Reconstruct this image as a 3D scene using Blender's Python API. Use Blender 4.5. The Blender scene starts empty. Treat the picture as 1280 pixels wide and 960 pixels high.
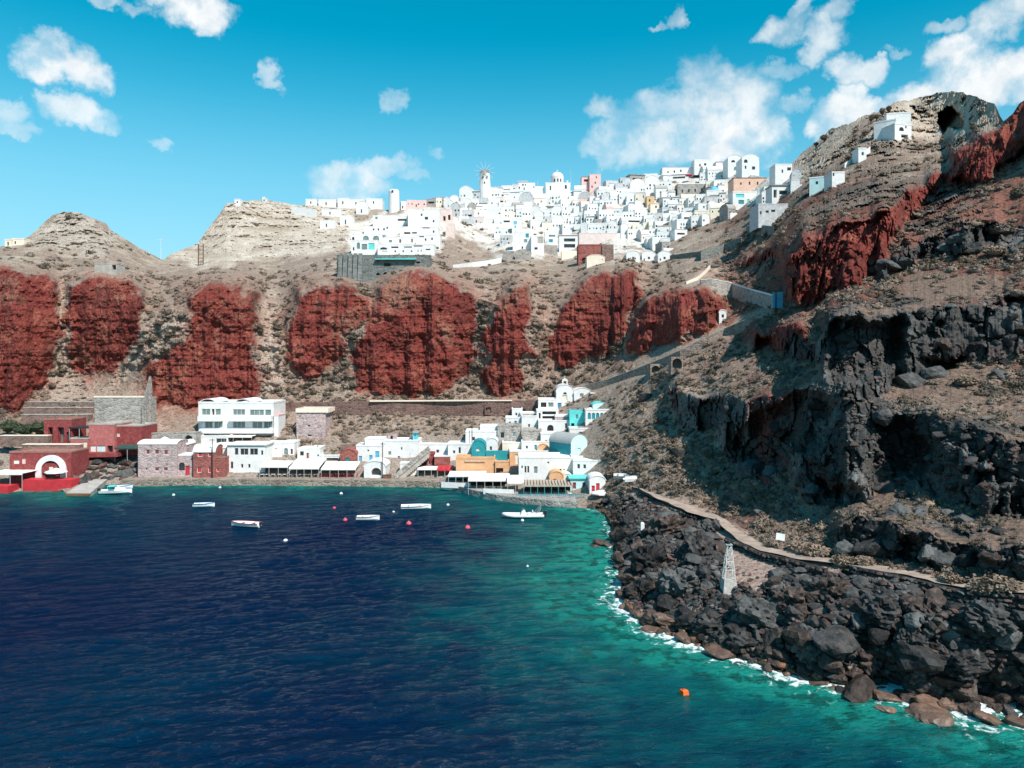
import bpy, math, random
import numpy as np
from mathutils import Vector, Matrix

scene = bpy.context.scene
COL = scene.collection
R = math.radians
# ------------------------------------------------------------------ camera
FP = 950.0            # focal length in photo pixels (1280 wide)
PX, PY = 640.0, 450.0 # principal point: column 640, horizon at row 450
CH = 28.0             # camera height above the sea
cam_d = bpy.data.cameras.new("camera")
cam = bpy.data.objects.new("camera", cam_d)
COL.objects.link(cam)
cam.location = (0, 0, CH)
cam.rotation_euler = (R(90), 0, 0)
cam_d.sensor_width = 36.0
cam_d.lens = FP / 1280.0 * 36.0
cam_d.shift_y = -(480.0 - PY) / 1280.0
cam_d.clip_start = 0.5
cam_d.clip_end = 20000
scene.camera = cam

# ------------------------------------------------------------------ sun, sky, exposure
SUN_EL, SUN_ROT = R(50), R(145)     # rotation clockwise from +Y
to_sun = Vector((math.sin(SUN_ROT) * math.cos(SUN_EL), math.cos(SUN_ROT) * math.cos(SUN_EL), math.sin(SUN_EL)))
sd = bpy.data.lights.new("sun", 'SUN')
sd.energy = 5.0
sd.angle = R(0.5)
sd.color = (1.0, 0.955, 0.89)
so = bpy.data.objects.new("sun", sd)
COL.objects.link(so)
so.rotation_euler = (-to_sun).to_track_quat('-Z', 'Y').to_euler()
so.location = (100, -100, 200)

world = bpy.data.worlds.new("World")
scene.world = world
world.use_nodes = True
wt = world.node_tree
for n in list(wt.nodes):
    wt.nodes.remove(n)


class NT:
    """short helper to wire shader nodes"""
    def __init__(self, tree):
        self.t = tree

    def n(self, kind, **kw):
        nd = self.t.nodes.new(kind)
        for k, v in kw.items():
            setattr(nd, k, v)
        return nd

    def put(self, sock, v):
        if hasattr(v, 'is_output') or isinstance(v, bpy.types.NodeSocket):
            self.t.links.new(v, sock)
        elif isinstance(v, (tuple, list)):
            if len(v) == 3 and sock.type == 'RGBA':
                v = (*v, 1)
            sock.default_value = v
        else:
            sock.default_value = v

    def math(self, op, a, b=None, c=None, clamp=False):
        nd = self.n('ShaderNodeMath', operation=op, use_clamp=clamp)
        self.put(nd.inputs[0], a)
        if b is not None: self.put(nd.inputs[1], b)
        if c is not None: self.put(nd.inputs[2], c)
        return nd.outputs[0]

    def vmath(self, op, a, b=None, s=None):
        nd = self.n('ShaderNodeVectorMath', operation=op)
        self.put(nd.inputs[0], a)
        if b is not None: self.put(nd.inputs[1], b)
        if s is not None: self.put(nd.inputs['Scale'], s)
        return nd.outputs['Value'] if op in ('LENGTH', 'DISTANCE', 'DOT_PRODUCT') else nd.outputs[0]

    def mix(self, f, a, b, blend='MIX'):
        nd = self.n('ShaderNodeMix', data_type='RGBA', blend_type=blend)
        self.put(nd.inputs[0], f); self.put(nd.inputs[6], a); self.put(nd.inputs[7], b)
        return nd.outputs[2]

    def noise(self, vec, scale, detail=4, rough=0.55, dist=0.0, out=0):
        nd = self.n('ShaderNodeTexNoise')
        if vec is not None: self.put(nd.inputs['Vector'], vec)
        self.put(nd.inputs['Scale'], scale); self.put(nd.inputs['Detail'], detail)
        self.put(nd.inputs['Roughness'], rough); self.put(nd.inputs['Distortion'], dist)
        return nd.outputs[out]

    def ramp(self, f, lo, hi, a=0.0, b=1.0, smooth=True):
        nd = self.n('ShaderNodeMapRange', interpolation_type='SMOOTHSTEP' if smooth else 'LINEAR')
        self.put(nd.inputs[0], f); self.put(nd.inputs[1], lo); self.put(nd.inputs[2], hi)
        self.put(nd.inputs[3], a); self.put(nd.inputs[4], b)
        return nd.outputs[0]


W = NT(wt)
sky = W.n('ShaderNodeTexSky', sky_type='NISHITA')
sky.sun_disc = False
sky.sun_elevation = SUN_EL
sky.sun_rotation = SUN_ROT
sky.air_density = 1.0
sky.dust_density = 0.3
sky.ozone_density = 2.0
tc = W.n('ShaderNodeTexCoord')
dirv = tc.outputs['Generated']
hsv = W.n('ShaderNodeHueSaturation')
W.put(hsv.inputs['Hue'], 0.460); W.put(hsv.inputs['Saturation'], 1.58); W.put(hsv.inputs['Value'], 1.52)
W.put(hsv.inputs['Color'], sky.outputs[0])


def pix_dir(px, py):
    return Vector(((px - PX) / FP, 1.0, (PY - py) / FP)).normalized()


# cumulus clouds: (column, row, radius x, radius y, strength) turned into sky directions
CLOUDS = [
    (80, 72, 58, 36, 1.0), (60, 85, 45, 28, .9), (118, 92, 40, 26, .9), (70, 55, 30, 22, .8), (100, 140, 46, 26, .75), (75, 128, 26, 14, .6), (125, 152, 22, 16, .6),
    (10, 145, 36, 22, .5), (25, 165, 40, 12, .45),
    (245, 8, 50, 32, 1.0), (215, -8, 40, 22, .9), (262, 22, 28, 22, .85), (175, 8, 26, 12, .4), (130, -8, 30, 12, .5),
    (343, 92, 15, 20, .5), (345, 108, 18, 10, .5), (496, 125, 15, 14, .36), (200, 176, 20, 12, .36), (543, 192, 12, 10, .26),
    (420, 228, 44, 24, .65), (450, 222, 50, 24, .7), (490, 208, 36, 17, .5), (430, 245, 56, 16, .6), (522, 222, 20, 10, .3),
    (905, 140, 76, 66, .8), (850, 175, 72, 42, .72), (780, 178, 50, 36, .6), (930, 180, 52, 44, .95), (770, 135, 38, 20, .6), (890, 95, 48, 34, .55), (960, 160, 20, 22, .65), (800, 160, 60, 30, .55), (890, 192, 66, 20, .9), (830, 130, 60, 24, .5), (750, 195, 28, 22, .5),
    (845, 20, 15, 18, .7), (825, 30, 20, 7, .45), (985, 35, 38, 26, .8), (998, 12, 17, 17, .7), (965, 42, 22, 20, .6), (1035, 48, 30, 34, .68), (1020, 72, 24, 20, .6), (1050, 15, 20, 22, .5), (1065, 92, 42, 20, .75), (1085, 85, 20, 16, .7), (995, 130, 30, 14, .42), (975, 92, 36, 14, .3), (1118, 64, 20, 8, .3),
    (1215, 98, 64, 46, 1.05), (1255, 92, 60, 36, 1.0), (1290, 88, 50, 38, 1.0), (1060, 140, 44, 28, .9), (1095, 130, 44, 20, .9), (1030, 160, 32, 26, .85), (1150, 120, 56, 26, 1.0), (1070, 118, 22, 18, .8), (1195, 70, 40, 26, .95), (1250, 112, 60, 26, 1.0),
    (1240, 30, 42, 30, .75), (1262, 8, 42, 22, .75), (1216, 52, 40, 14, .6), (1180, 40, 22, 14, .4),
]
rc = random.Random(5)
for k in range(16):  # the same kind of small cumulus round the rest of the sky
    a = R(50 + 260 * (k + rc.random()) / 16)
    CLOUDS.append(('d', a, R(rc.uniform(8, 30)), rc.uniform(40, 90), rc.uniform(24, 46), rc.uniform(.5, 1)))
wn = W.n('ShaderNodeTexNoise'); W.put(wn.inputs['Vector'], dirv); W.put(wn.inputs['Scale'], 14.0); W.put(wn.inputs['Detail'], 6.0); W.put(wn.inputs['Roughness'], 0.62)
warp = W.vmath('SCALE', W.vmath('SUBTRACT', wn.outputs['Color'], (0.5, 0.5, 0.5)), s=0.07)
wn2 = W.n('ShaderNodeTexNoise'); W.put(wn2.inputs['Vector'], dirv); W.put(wn2.inputs['Scale'], 60.0); W.put(wn2.inputs['Detail'], 4.0)
warp = W.vmath('ADD', warp, W.vmath('SCALE', W.vmath('SUBTRACT', wn2.outputs['Color'], (0.5, 0.5, 0.5)), s=0.022))
wd = W.vmath('ADD', dirv, warp)
cover = None
for c in CLOUDS:
    if c[0] == 'd':
        d = Vector((math.sin(c[1]) * math.cos(c[2]), math.cos(c[1]) * math.cos(c[2]), math.sin(c[2])))
        rx, ry, st = c[3] / FP, c[4] / FP, c[5]
    else:
        d = pix_dir(c[0], c[1])
        s = d.y
        rx, ry, st = c[2] / FP * s, c[3] / FP * s, c[4]
    right = Vector((d.y, -d.x, 0)).normalized()
    up = right.cross(d)
    v = W.vmath('SUBTRACT', wd, tuple(d))
    a = W.math('MULTIPLY', W.vmath('DOT_PRODUCT', v, tuple(right)), 1 / (rx * 0.98))
    b = W.math('MULTIPLY', W.vmath('DOT_PRODUCT', v, tuple(up)), 1 / (ry * 0.98))
    front = W.ramp(W.vmath('DOT_PRODUCT', dirv, tuple(d)), 0.0, 0.3)
    r2 = W.math('ADD', W.math('MULTIPLY', a, a), W.math('MULTIPLY', b, b))
    m = W.math('MULTIPLY', W.ramp(r2, 1.0, 0.08, 0.0, st), front)
    cover = m if cover is None else W.math('MAXIMUM', cover, m)
fine = W.noise(dirv, 26.0, 6, 0.55)
cover = W.math('MULTIPLY', cover, W.ramp(fine, 0.30, 0.62, 0.36, 1.1), clamp=True)
puff = W.noise(wd, 24.0, 5, 0.6)
ccol = W.mix(W.ramp(puff, 0.35, 0.65), (8.8, 9.2, 9.5), (10.6, 10.6, 10.5))
sepd = W.n('ShaderNodeSeparateXYZ'); W.put(sepd.inputs[0], dirv)
clear = W.mix(W.ramp(sepd.outputs['Z'], 0.40, 0.10, 0.0, 0.62), hsv.outputs[0], (3.9, 7.2, 9.2))
skyc = W.mix(W.math('MULTIPLY', cover, 0.94), clear, ccol)
bg = W.n('ShaderNodeBackground')
W.put(bg.inputs['Color'], skyc)
W.put(bg.inputs['Strength'], 0.082)
wo = W.n('ShaderNodeOutputWorld')
wt.links.new(bg.outputs[0], wo.inputs[0])
world.cycles.sampling_method = 'MANUAL'
world.cycles.sample_map_resolution = 512

scene.view_settings.view_transform = 'Standard'
scene.view_settings.look = 'None'
scene.view_settings.exposure = 0.3
scene.view_settings.gamma = 1.0
scene.render.engine = 'CYCLES'
scene.cycles.use_denoising = True
scene.cycles.max_bounces = 4
scene.cycles.diffuse_bounces = 2
scene.cycles.glossy_bounces = 2
scene.cycles.transmission_bounces = 2
scene.cycles.caustics_reflective = False
scene.cycles.caustics_refractive = False

# ================================================================== noise in numpy
def _h(ix, iy, iz, seed):
    n = (ix.astype(np.int64) * 374761393 + iy.astype(np.int64) * 668265263 + iz.astype(np.int64) * 2147483647 + seed * 974634777) & 0xFFFFFFFF
    n = ((n ^ (n >> 13)) * 1274126177) & 0xFFFFFFFF
    n = ((n ^ (n >> 16)) * 2246822519) & 0xFFFFFFFF
    return ((n ^ (n >> 15)) & 0xFFFFFF).astype(np.float32) / float(0x1000000)


def vnoise(p, seed=0):
    i = np.floor(p).astype(np.int64)
    f = (p - i).astype(np.float32)
    u = f * f * (3 - 2 * f)
    x, y, z = i[..., 0], i[..., 1], i[..., 2]
    out = 0
    for dx in (0, 1):
        wx = u[..., 0] if dx else 1 - u[..., 0]
        for dy in (0, 1):
            wy = u[..., 1] if dy else 1 - u[..., 1]
            for dz in (0, 1):
                wz = u[..., 2] if dz else 1 - u[..., 2]
                out = out + wx * wy * wz * _h(x + dx, y + dy, z + dz, seed)
    return out * 2 - 1


def fbm(p, octaves=4, gain=0.5, seed=0, ridged=False):
    a, s, out = 1.0, 0.0, 0
    for o in range(octaves):
        n = vnoise(p * (2.03 ** o) + o * 17.3, seed + o)
        if ridged:
            n = 1 - 2 * np.abs(n)
        out = out + a * n
        s += a
        a *= gain
    return out / s


def worley(p, seed=0):
    """distance to the nearest and second nearest cell point, and the nearest cell's random value"""
    i = np.floor(p).astype(np.int64)
    f1 = np.full(p.shape[:-1], 9.0, np.float32); f2 = f1.copy(); val = np.zeros_like(f1)
    for dx in (-1, 0, 1):
        for dy in (-1, 0, 1):
            for dz in (-1, 0, 1):
                cx, cy, cz = i[..., 0] + dx, i[..., 1] + dy, i[..., 2] + dz
                qx = cx + _h(cx, cy, cz, seed) - p[..., 0]
                qy = cy + _h(cx, cy, cz, seed + 1) - p[..., 1]
                qz = cz + _h(cx, cy, cz, seed + 2) - p[..., 2]
                d = (qx * qx + qy * qy + qz * qz).astype(np.float32)
                m = d < f1
                f2 = np.where(m, f1, np.minimum(f2, d))
                val = np.where(m, _h(cx, cy, cz, seed + 3), val)
                f1 = np.where(m, d, f1)
    return np.sqrt(f1), np.sqrt(f2), val


def sstep(a, b, x):
    t = np.clip((x - a) / (b - a), 0, 1)
    return t * t * (3 - 2 * t)


def poly_sdf(poly, X, Y, pad=60):
    """signed distance in pixels, positive inside; only worked out near the polygon"""
    P = np.array(poly, float)
    out = np.full(X.shape, -1e3, np.float32)
    m = (X > P[:, 0].min() - pad) & (X < P[:, 0].max() + pad) & (Y > P[:, 1].min() - pad) & (Y < P[:, 1].max() + pad)
    if not m.any():
        return out
    x, y = X[m], Y[m]
    d = np.full(x.shape, 1e9); inside = np.zeros(x.shape, bool)
    for k in range(len(P)):
        ax, ay = P[k]; bx, by = P[(k + 1) % len(P)]
        ex, ey = bx - ax, by - ay
        t = np.clip(((x - ax) * ex + (y - ay) * ey) / (ex * ex + ey * ey + 1e-9), 0, 1)
        d = np.minimum(d, (x - ax - t * ex) ** 2 + (y - ay - t * ey) ** 2)
        c = ((ay > y) != (by > y)) & (x < ex * (y - ay) / (ey if ey else 1e-9) + ax)
        inside ^= c
    d = np.sqrt(d)
    out[m] = np.where(inside, d, -d)
    return out


# ================================================================== terrain seen from the bay
SHORE = [(-420, 618), (-160, 617), (0, 616), (30, 613), (78, 612), (84, 618), (112, 616), (130, 606), (160, 606), (300, 606), (420, 606), (520, 607), (548, 609), (575, 613), (600, 619), (640, 627), (690, 632), (720, 634),
         (736, 636), (756, 641), (764, 652), (768, 676), (772, 696), (775, 715), (777, 735), (780, 752), (792, 768), (820, 786), (850, 797), (900, 812), (960, 833), (1000, 846), (1045, 852), (1065, 846), (1100, 852), (1128, 866), (1165, 868), (1200, 876), (1240, 872), (1280, 884), (1440, 915), (1800, 955)]
SKYLINE = [(-420, 300), (-160, 312), (0, 308), (28, 301), (40, 292), (66, 268), (78, 265), (95, 264.5), (110, 270), (132, 279), (142, 291), (160, 301), (185, 315), (205, 325), (212, 318), (236, 309), (248, 303), (265, 279), (275, 266), (284, 254), (300, 251),
           (330, 250), (372, 256), (420, 259), (470, 262), (500, 262), (560, 255), (600, 247), (650, 243), (700, 240), (760, 235), (800, 229), (860, 222), (920, 217), (960, 222), (985, 208), (1000, 194), (1012, 183), (1027, 172), (1042, 160), (1060, 156), (1075, 148), (1098, 138), (1120, 128), (1150, 120), (1180, 114.5), (1205, 115),
           (1222, 121), (1243, 130), (1250, 146), (1254, 152), (1266, 142), (1274, 130), (1282, 124), (1300, 112), (1360, 90), (1440, 70), (1800, 30)]
# anchors: column -> (row, distance) pairs from bottom to top
ANCH = {
    -420: [(590, 176), (500, 212), (345, 245), (300, 285)],
    -160: [(590, 174), (520, 200), (490, 215), (345, 245), (312, 288)],
    0: [(590, 173), (552, 184), (520, 199), (490, 213), (340, 243), (308, 285)],
    100: [(590, 173), (552, 184), (520, 197), (495, 212), (345, 242), (320, 268), (265, 290)],
    200: [(596, 174), (553, 186), (505, 206), (350, 245), (325, 300)],
    250: [(596, 174), (553, 187), (505, 206), (350, 246), (330, 305), (300, 345)],
    300: [(596, 174), (550, 187), (500, 208), (360, 248), (330, 305), (252, 370)],
    400: [(596, 174), (550, 188), (500, 208), (360, 246), (330, 300), (258, 390)],
    500: [(597, 175), (550, 189), (500, 208), (490, 215), (345, 245), (318, 318), (262, 385)],
    600: [(600, 171), (560, 181), (520, 200), (500, 209), (480, 216), (345, 248), (325, 322), (246, 392)],
    700: [(610, 158), (560, 175), (520, 193), (480, 210), (345, 254), (325, 326), (240, 402)],
    750: [(620, 147), (580, 158), (520, 180), (480, 198), (400, 232), (330, 318), (236, 402)],
    800: [(730, 92), (700, 99), (650, 117), (625, 131), (560, 149), (500, 171), (440, 195), (400, 216), (345, 262), (318, 310), (229, 402)],
    900: [(730, 80), (680, 93), (650, 107), (600, 121), (540, 135), (480, 150), (420, 170), (385, 192), (345, 222), (300, 262), (260, 320), (218, 392)],
    1000: [(760, 72), (700, 80), (660, 91), (600, 102), (520, 117), (440, 136), (380, 158), (300, 182), (250, 222), (196, 305)],
    1100: [(800, 64), (720, 72.5), (680, 80), (600, 92), (500, 105), (400, 120), (320, 140), (260, 168), (200, 218), (165, 250), (137, 275)],
    1200: [(800, 61), (735, 66.5), (700, 71), (600, 83), (500, 95), (400, 108), (300, 128), (225, 162), (195, 215), (116, 258)],
    1250: [(800, 60), (740, 63.5), (700, 69), (600, 80), (500, 92), (400, 105), (300, 122), (210, 145), (165, 172)],
    1280: [(800, 59.5), (742, 62), (700, 68), (600, 79), (500, 90), (400, 102), (300, 118), (200, 140), (125, 155)],
    1440: [(800, 56.5), (745, 59), (700, 64), (600, 74), (500, 84), (400, 95), (300, 108), (200, 125), (70, 150)],
    1800: [(750, 55), (600, 67), (400, 86), (200, 112), (30, 140)],
}
sx, sy = np.array(SHORE, float).T
kx, ky = np.array(SKYLINE, float).T


def shore_row(x): return np.interp(x, sx, sy)
def sky_row(x): return np.interp(x, kx, ky)


pts = []
for x, rows in ANCH.items():
    pts += [(x, y, d) for y, d in rows]
for x in np.linspace(-420, 1800, 75):
    y = float(shore_row(x))
    pts.append((x, y, CH * FP / (y - PY)))
pts = np.array(pts, float)
S_ = 100.0


def _tps_u(r2):
    return 0.5 * r2 * np.log(r2 + 1e-9)


_A = pts[:, :2] / S_
_n = len(pts)
_K = _tps_u(((_A[:, None] - _A[None]) ** 2).sum(-1)) + np.eye(_n) * 0.02
_P = np.c_[np.ones(_n), _A]
_M = np.block([[_K, _P], [_P.T, np.zeros((3, 3))]])
_sol = np.linalg.solve(_M, np.r_[np.log(pts[:, 2]), 0, 0, 0])


def base_depth(X, Y):
    x, y = X.ravel() / S_, Y.ravel() / S_
    out = _sol[_n] + _sol[_n + 1] * x + _sol[_n + 2] * y
    for k in range(_n):
        out += _sol[k] * _tps_u((x - _A[k, 0]) ** 2 + (y - _A[k, 1]) ** 2)
    return np.exp(out).reshape(X.shape)


# rock regions, outlined as they are seen from the bay
RED = [
    [(-420, 350), (-160, 340), (0, 334), (55, 344), (72, 360), (75, 430), (68, 462), (40, 488), (20, 515), (-160, 520), (-420, 520)],
    [(86, 356), (105, 350), (140, 350), (165, 356), (180, 378), (184, 398), (178, 425), (160, 445), (135, 468), (105, 470), (86, 460)],
    [(232, 366), (262, 358), (300, 358), (320, 370), (324, 395), (320, 440), (328, 478), (324, 500), (260, 506), (192, 504), (184, 470), (190, 452), (215, 435), (240, 418), (246, 392)],
    [(362, 388), (374, 368), (392, 358), (425, 356), (448, 364), (462, 384), (458, 402), (430, 415), (436, 440), (398, 462), (385, 478), (366, 466), (358, 430)],
    [(470, 372), (478, 352), (500, 343), (545, 341), (572, 350), (588, 372), (598, 400), (594, 432), (606, 442), (592, 466), (558, 486), (520, 496), (470, 494), (442, 488), (438, 445), (458, 405)],
    [(622, 388), (640, 362), (656, 356), (666, 366), (667, 400), (664, 420), (672, 442), (650, 452), (612, 456), (606, 432), (612, 400)],
    [(602, 468), (616, 456), (634, 452), (658, 466), (656, 484), (630, 491), (604, 488)],
    [(700, 388), (716, 364), (742, 346), (775, 338), (796, 338), (801, 356), (798, 378), (786, 398), (778, 424), (762, 440), (735, 454), (704, 462), (686, 448), (688, 420)],
    [(792, 398), (806, 376), (830, 365), (860, 362), (890, 366), (908, 380), (904, 400), (882, 412), (848, 428), (812, 440), (781, 446), (786, 424)],
    [(982, 318), (1000, 298), (1030, 284), (1075, 272), (1112, 260), (1135, 240), (1180, 214), (1195, 190), (1240, 160), (1282, 122), (1440, 64), (1440, 190), (1300, 178), (1262, 205), (1225, 226), (1180, 234), (1142, 262), (1118, 300), (1092, 345), (1052, 366), (1000, 384), (978, 376)],
    [(934, 416), (960, 408), (1000, 402), (1016, 410), (985, 434), (938, 442)],
    [(922, 326), (950, 312), (986, 302), (984, 318), (948, 328), (926, 332)],
]
BASALT = [
    [(1028, 396), (1060, 390), (1130, 390), (1200, 386), (1280, 374), (1440, 360), (1440, 440), (1280, 448), (1200, 456), (1150, 470), (1085, 498), (1032, 500)],
    [(836, 486), (880, 494), (940, 498), (1000, 486), (1030, 470), (1085, 480), (1060, 530), (1000, 570), (965, 602), (930, 596), (905, 565), (905, 536), (880, 542), (846, 530)],
    [(985, 560), (1020, 545), (1075, 500), (1130, 515), (1180, 522), (1280, 555), (1440, 560), (1440, 650), (1280, 645), (1200, 632), (1150, 612), (1110, 606), (1060, 632), (1010, 628), (990, 600)],
    [(1042, 660), (1075, 650), (1110, 656), (1160, 665), (1200, 682), (1280, 685), (1440, 690), (1440, 730), (1280, 726), (1200, 714), (1150, 712), (1100, 698), (1050, 690)],
    [(1092, 338), (1120, 318), (1165, 296), (1200, 282), (1250, 280), (1254, 304), (1190, 322), (1140, 326), (1100, 352)],
    [(984, 424), (1010, 418), (1036, 424), (1034, 450), (1004, 458), (980, 446)],
]
PALE = [
    [(205, 326), (236, 306), (265, 275), (284, 248), (420, 250), (446, 264), (440, 300), (415, 318), (330, 326), (260, 332)],
    [(30, 306), (66, 268), (95, 262), (142, 288), (150, 304), (128, 312), (140, 330), (106, 312), (60, 312)],
    [(1088, 175), (1105, 150), (1130, 125), (1180, 112), (1240, 124), (1252, 150), (1215, 166), (1180, 172), (1120, 178)],
    [(74, 346), (86, 346), (88, 400), (86, 470), (76, 470), (75, 400)],
    [(60, 470), (100, 458), (116, 458), (116, 500), (60, 505)],
    [(330, 360), (345, 360), (350, 420), (356, 480), (330, 500), (326, 440)],
    [(190, 400), (240, 398), (240, 416), (200, 440), (160, 470), (140, 490), (120, 490), (150, 460)],
    [(975, 200), (1000, 192), (1045, 158), (1075, 150), (1060, 185), (1030, 215), (990, 240)],
]
PATH = [[(790, 612), (812, 614), (870, 632), (925, 662), (962, 688), (1060, 704), (1140, 715), (1210, 734), (1290, 738), (1440, 745), (1440, 756), (1290, 748), (1205, 744), (1130, 726), (1050, 712), (950, 700), (905, 672), (888, 650), (840, 636), (800, 624)],
        [(905, 690), (925, 686), (966, 704), (976, 728), (940, 735), (905, 728)]]
ROAD = [[(700, 488), (740, 476), (800, 452), (850, 430), (900, 408), (960, 386), (970, 384), (968, 392), (905, 420), (860, 446), (815, 468), (760, 486), (720, 494)],
        [(848, 356), (880, 340), (888, 345), (880, 352), (900, 352), (968, 378), (962, 388), (920, 372), (878, 358)]]

gx = np.r_[np.arange(-420, -24, 8.0), np.arange(-24, 1304, 1.2), np.arange(1306, 1800, 8.0)]
NV = 440
gv = np.linspace(0, 1, NV)
GX = np.repeat(gx[None], NV, 0)
YS, YT = shore_row(gx), sky_row(gx)
# rough skyline so ridges are not ruled lines
_sk = np.c_[gx * 0.11, gx * 0, gx * 0]
YT = YT + (1.6 + 3.2 * sstep(990, 1010, gx) * sstep(1262, 1240, gx)) * fbm(_sk, 4, 0.6, 3)
GY = YS[None] + (YT - YS)[None] * gv[:, None]
lnD0 = np.log(base_depth(GX, GY))
lnD0 = np.maximum.accumulate(lnD0, 0)


def unproj(X, Y, D):
    return np.stack([(X - PX) / FP * D, D, CH - (Y - PY) / FP * D], -1)


P0 = unproj(GX, GY, np.exp(lnD0))
wx1 = GX + 11 * fbm(np.stack([GX / 16, GY / 16, GX * 0], -1), 4, 0.55, 11)
wy1 = GY + 11 * fbm(np.stack([GX / 16, GY / 16, GX * 0 + 9], -1), 4, 0.55, 12)
D0 = np.exp(lnD0)


def masks(polys, soft=3.0):
    best = np.full(GX.shape, -1e3, np.float32)
    for p in polys:
        best = np.maximum(best, poly_sdf(p, wx1, wy1, 30))
    return sstep(-soft, soft, best), best


m_red, s_red = masks(RED)
m_bas, s_bas = masks(BASALT)
m_pale = np.maximum(masks(PALE[:3], 5.0)[0], 0.6 * masks(PALE[3:], 8.0)[0])
m_path, _ = masks(PATH, 2.0)
m_road, _ = masks(ROAD, 2.0)
m_cave_pre = masks([[(1166, 140), (1178, 130), (1200, 126), (1216, 140), (1214, 162), (1188, 172), (1170, 168)]], 2.0)[0]
# boulder shore between the water and the path
ROCKSHORE = [[(735, 630), (800, 616), (850, 640), (890, 655), (905, 676), (960, 704), (1050, 716), (1130, 730), (1205, 748), (1290, 752), (1440, 760), (1440, 940), (1100, 900), (960, 845), (850, 810), (770, 770), (735, 690)]]
m_shore, _ = masks(ROCKSHORE, 4.0)
m_bas2 = np.maximum(m_bas, 0)
# steep faces: distance grows slowly there, benches above catch up again
dl = np.diff(lnD0, axis=0, prepend=lnD0[:1])
wgt = 1 - 0.93 * m_red - 1.05 * m_bas
wgt = np.maximum(wgt, -0.12)
step_px = np.abs(YT - YS) / (NV - 1)
leak_off = step_px / 42.0
dev = np.zeros_like(lnD0)
cur = np.zeros(len(gx))
for i in range(1, NV):
    lk = leak_off * (1 - np.clip(m_red[i] + m_bas[i], 0, 1) * 0.85)
    cur = cur * (1 - lk) + dl[i] * (wgt[i] - 1)
    cliff = np.clip(m_red[i] + m_bas[i], 0, 1)
    for _ in range(7):   # screes fan out sideways above and below the faces
        sm = cur.copy(); sm[1:-1] = 0.25 * cur[:-2] + 0.5 * cur[1:-1] + 0.25 * cur[2:]
        cur = np.where(cliff > 0.5, cur, sm)
    dev[i] = cur
k = np.array([1, 2, 3, 2, 1.0]); k /= k.sum()
dev = np.apply_along_axis(lambda r: np.convolve(np.pad(r, 2, mode='edge'), k, 'valid'), 1, dev)
lnD1 = lnD0 + dev
D1 = np.exp(lnD1)
P1 = unproj(GX, GY, D1)

# relief in metres along the line of sight (negative = nearer)
near = sstep(840, 960, GX) * sstep(200, 260, GY + 0 * GX)
rel = np.zeros_like(D1)
big = fbm(P1 / 26.0, 3, 0.5, 21)
med = fbm(P1 / 7.0, 4, 0.55, 22)
fine = fbm(P1 / 1.7, 3, 0.6, 23)
gul = fbm(np.stack([P1[..., 0] / 5.0, P1[..., 1] / 40.0, P1[..., 2] / 26.0], -1), 4, 0.55, 24, ridged=True)
strat = fbm(np.stack([P1[..., 0] / 18.0, P1[..., 1] / 30.0, P1[..., 2] / 1.8], -1), 3, 0.55, 25)
f1, f2, cell = worley(P1 / np.array([3.6, 5.2, 5.4]) + 0.55 * med[..., None] + 0.25 * fine[..., None], 31)
g1, g2, cell2 = worley(P1 / np.array([1.5, 2.2, 1.7]) + 0.45 * fine[..., None] + 0.6 * big[..., None], 41)
crack = 1 - sstep(0.0, 0.16, f2 - f1)
crack2 = 1 - sstep(0.0, 0.2, g2 - g1)
rel += m_red * (2.2 * big - 1.7 * gul + 1.4 * med + 0.8 * fine + 0.55 * strat - 0.8 * sstep(0, 25, s_red) - 0.2 * (cell2 - 0.5))
brk = sstep(-0.25, 0.3, fbm(P1 / 11.0, 3, 0.5, 51))      # massive faces here, rubble there
crack *= brk; crack2 *= 1 - 0.8 * brk
rel += m_bas * (2.6 * big - 4.6 * (cell - 0.5) * (0.4 + 0.6 * brk) + 1.5 * crack - 2.2 * (cell2 - 0.5) * (1.3 - brk) + 0.6 * crack2 + 2.0 * med + 0.8 * fine)
rough_scrub = (1 - m_red) * (1 - m_bas)
rel += rough_scrub * (0.8 * med + (0.45 + 0.2 * near) * fine + 1.2 * big * sstep(620, 560, GY))
patch = sstep(0.12, 0.34, 0.22 * sstep(980, 1020, GX) * sstep(262, 225, GY) * sstep(1110, 1080, GX) + fbm(P1 / 9.0, 3, 0.5, 61)) * near * rough_scrub * (1 - m_path) * sstep(705, 690, GY)
rel += patch * (-2.4 * (cell2 - 0.35) + 0.8 * crack2)
rel += m_shore * (1 - m_path) * (-1.4 * (cell2 - 0.5) + 0.9 * crack2 - 3.0 * (cell - 0.5) + 1.2 * crack + 1.5 * med)
crag = sstep(0.0, 0.22, fbm(P1 / 12.0, 3, 0.55, 63) + 0.10) * sstep(985, 1015, GX) * sstep(1250, 1220, GX) * sstep(330, 280, GY) * (1 - m_red) * (1 - m_cave_pre)
rel += crag * (-5.0 * (cell - 0.45) - 2.0 * (cell2 - 0.5) + 1.4 * med)
rel += m_pale * (1.4 * strat - 1.6 * gul + 1.2 * fine + 1.5 * med)
# the big red bluff over the bend stands out square to the bay, as does the front of the upper lava band
for poly_, tgt, amt in (([(988, 322), (1005, 298), (1060, 276), (1112, 262), (1140, 300), (1100, 345), (1052, 368), (1000, 386), (984, 376)], 136.0, 0.9), ([(1186, 226), (1200, 192), (1240, 162), (1282, 128), (1320, 120), (1300, 178), (1262, 205), (1225, 226)], 138.0, 0.6)):
    w_ = sstep(-3, 4, poly_sdf(poly_, wx1, wy1, 30))
    rel += w_ * np.clip(tgt - D1, -28, 11 if amt > .8 else 0) * amt
rel += m_red * near * (1.2 * fine - 1.3 * gul * 0.5 - 1.2 * (cell2 - 0.5))
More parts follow.
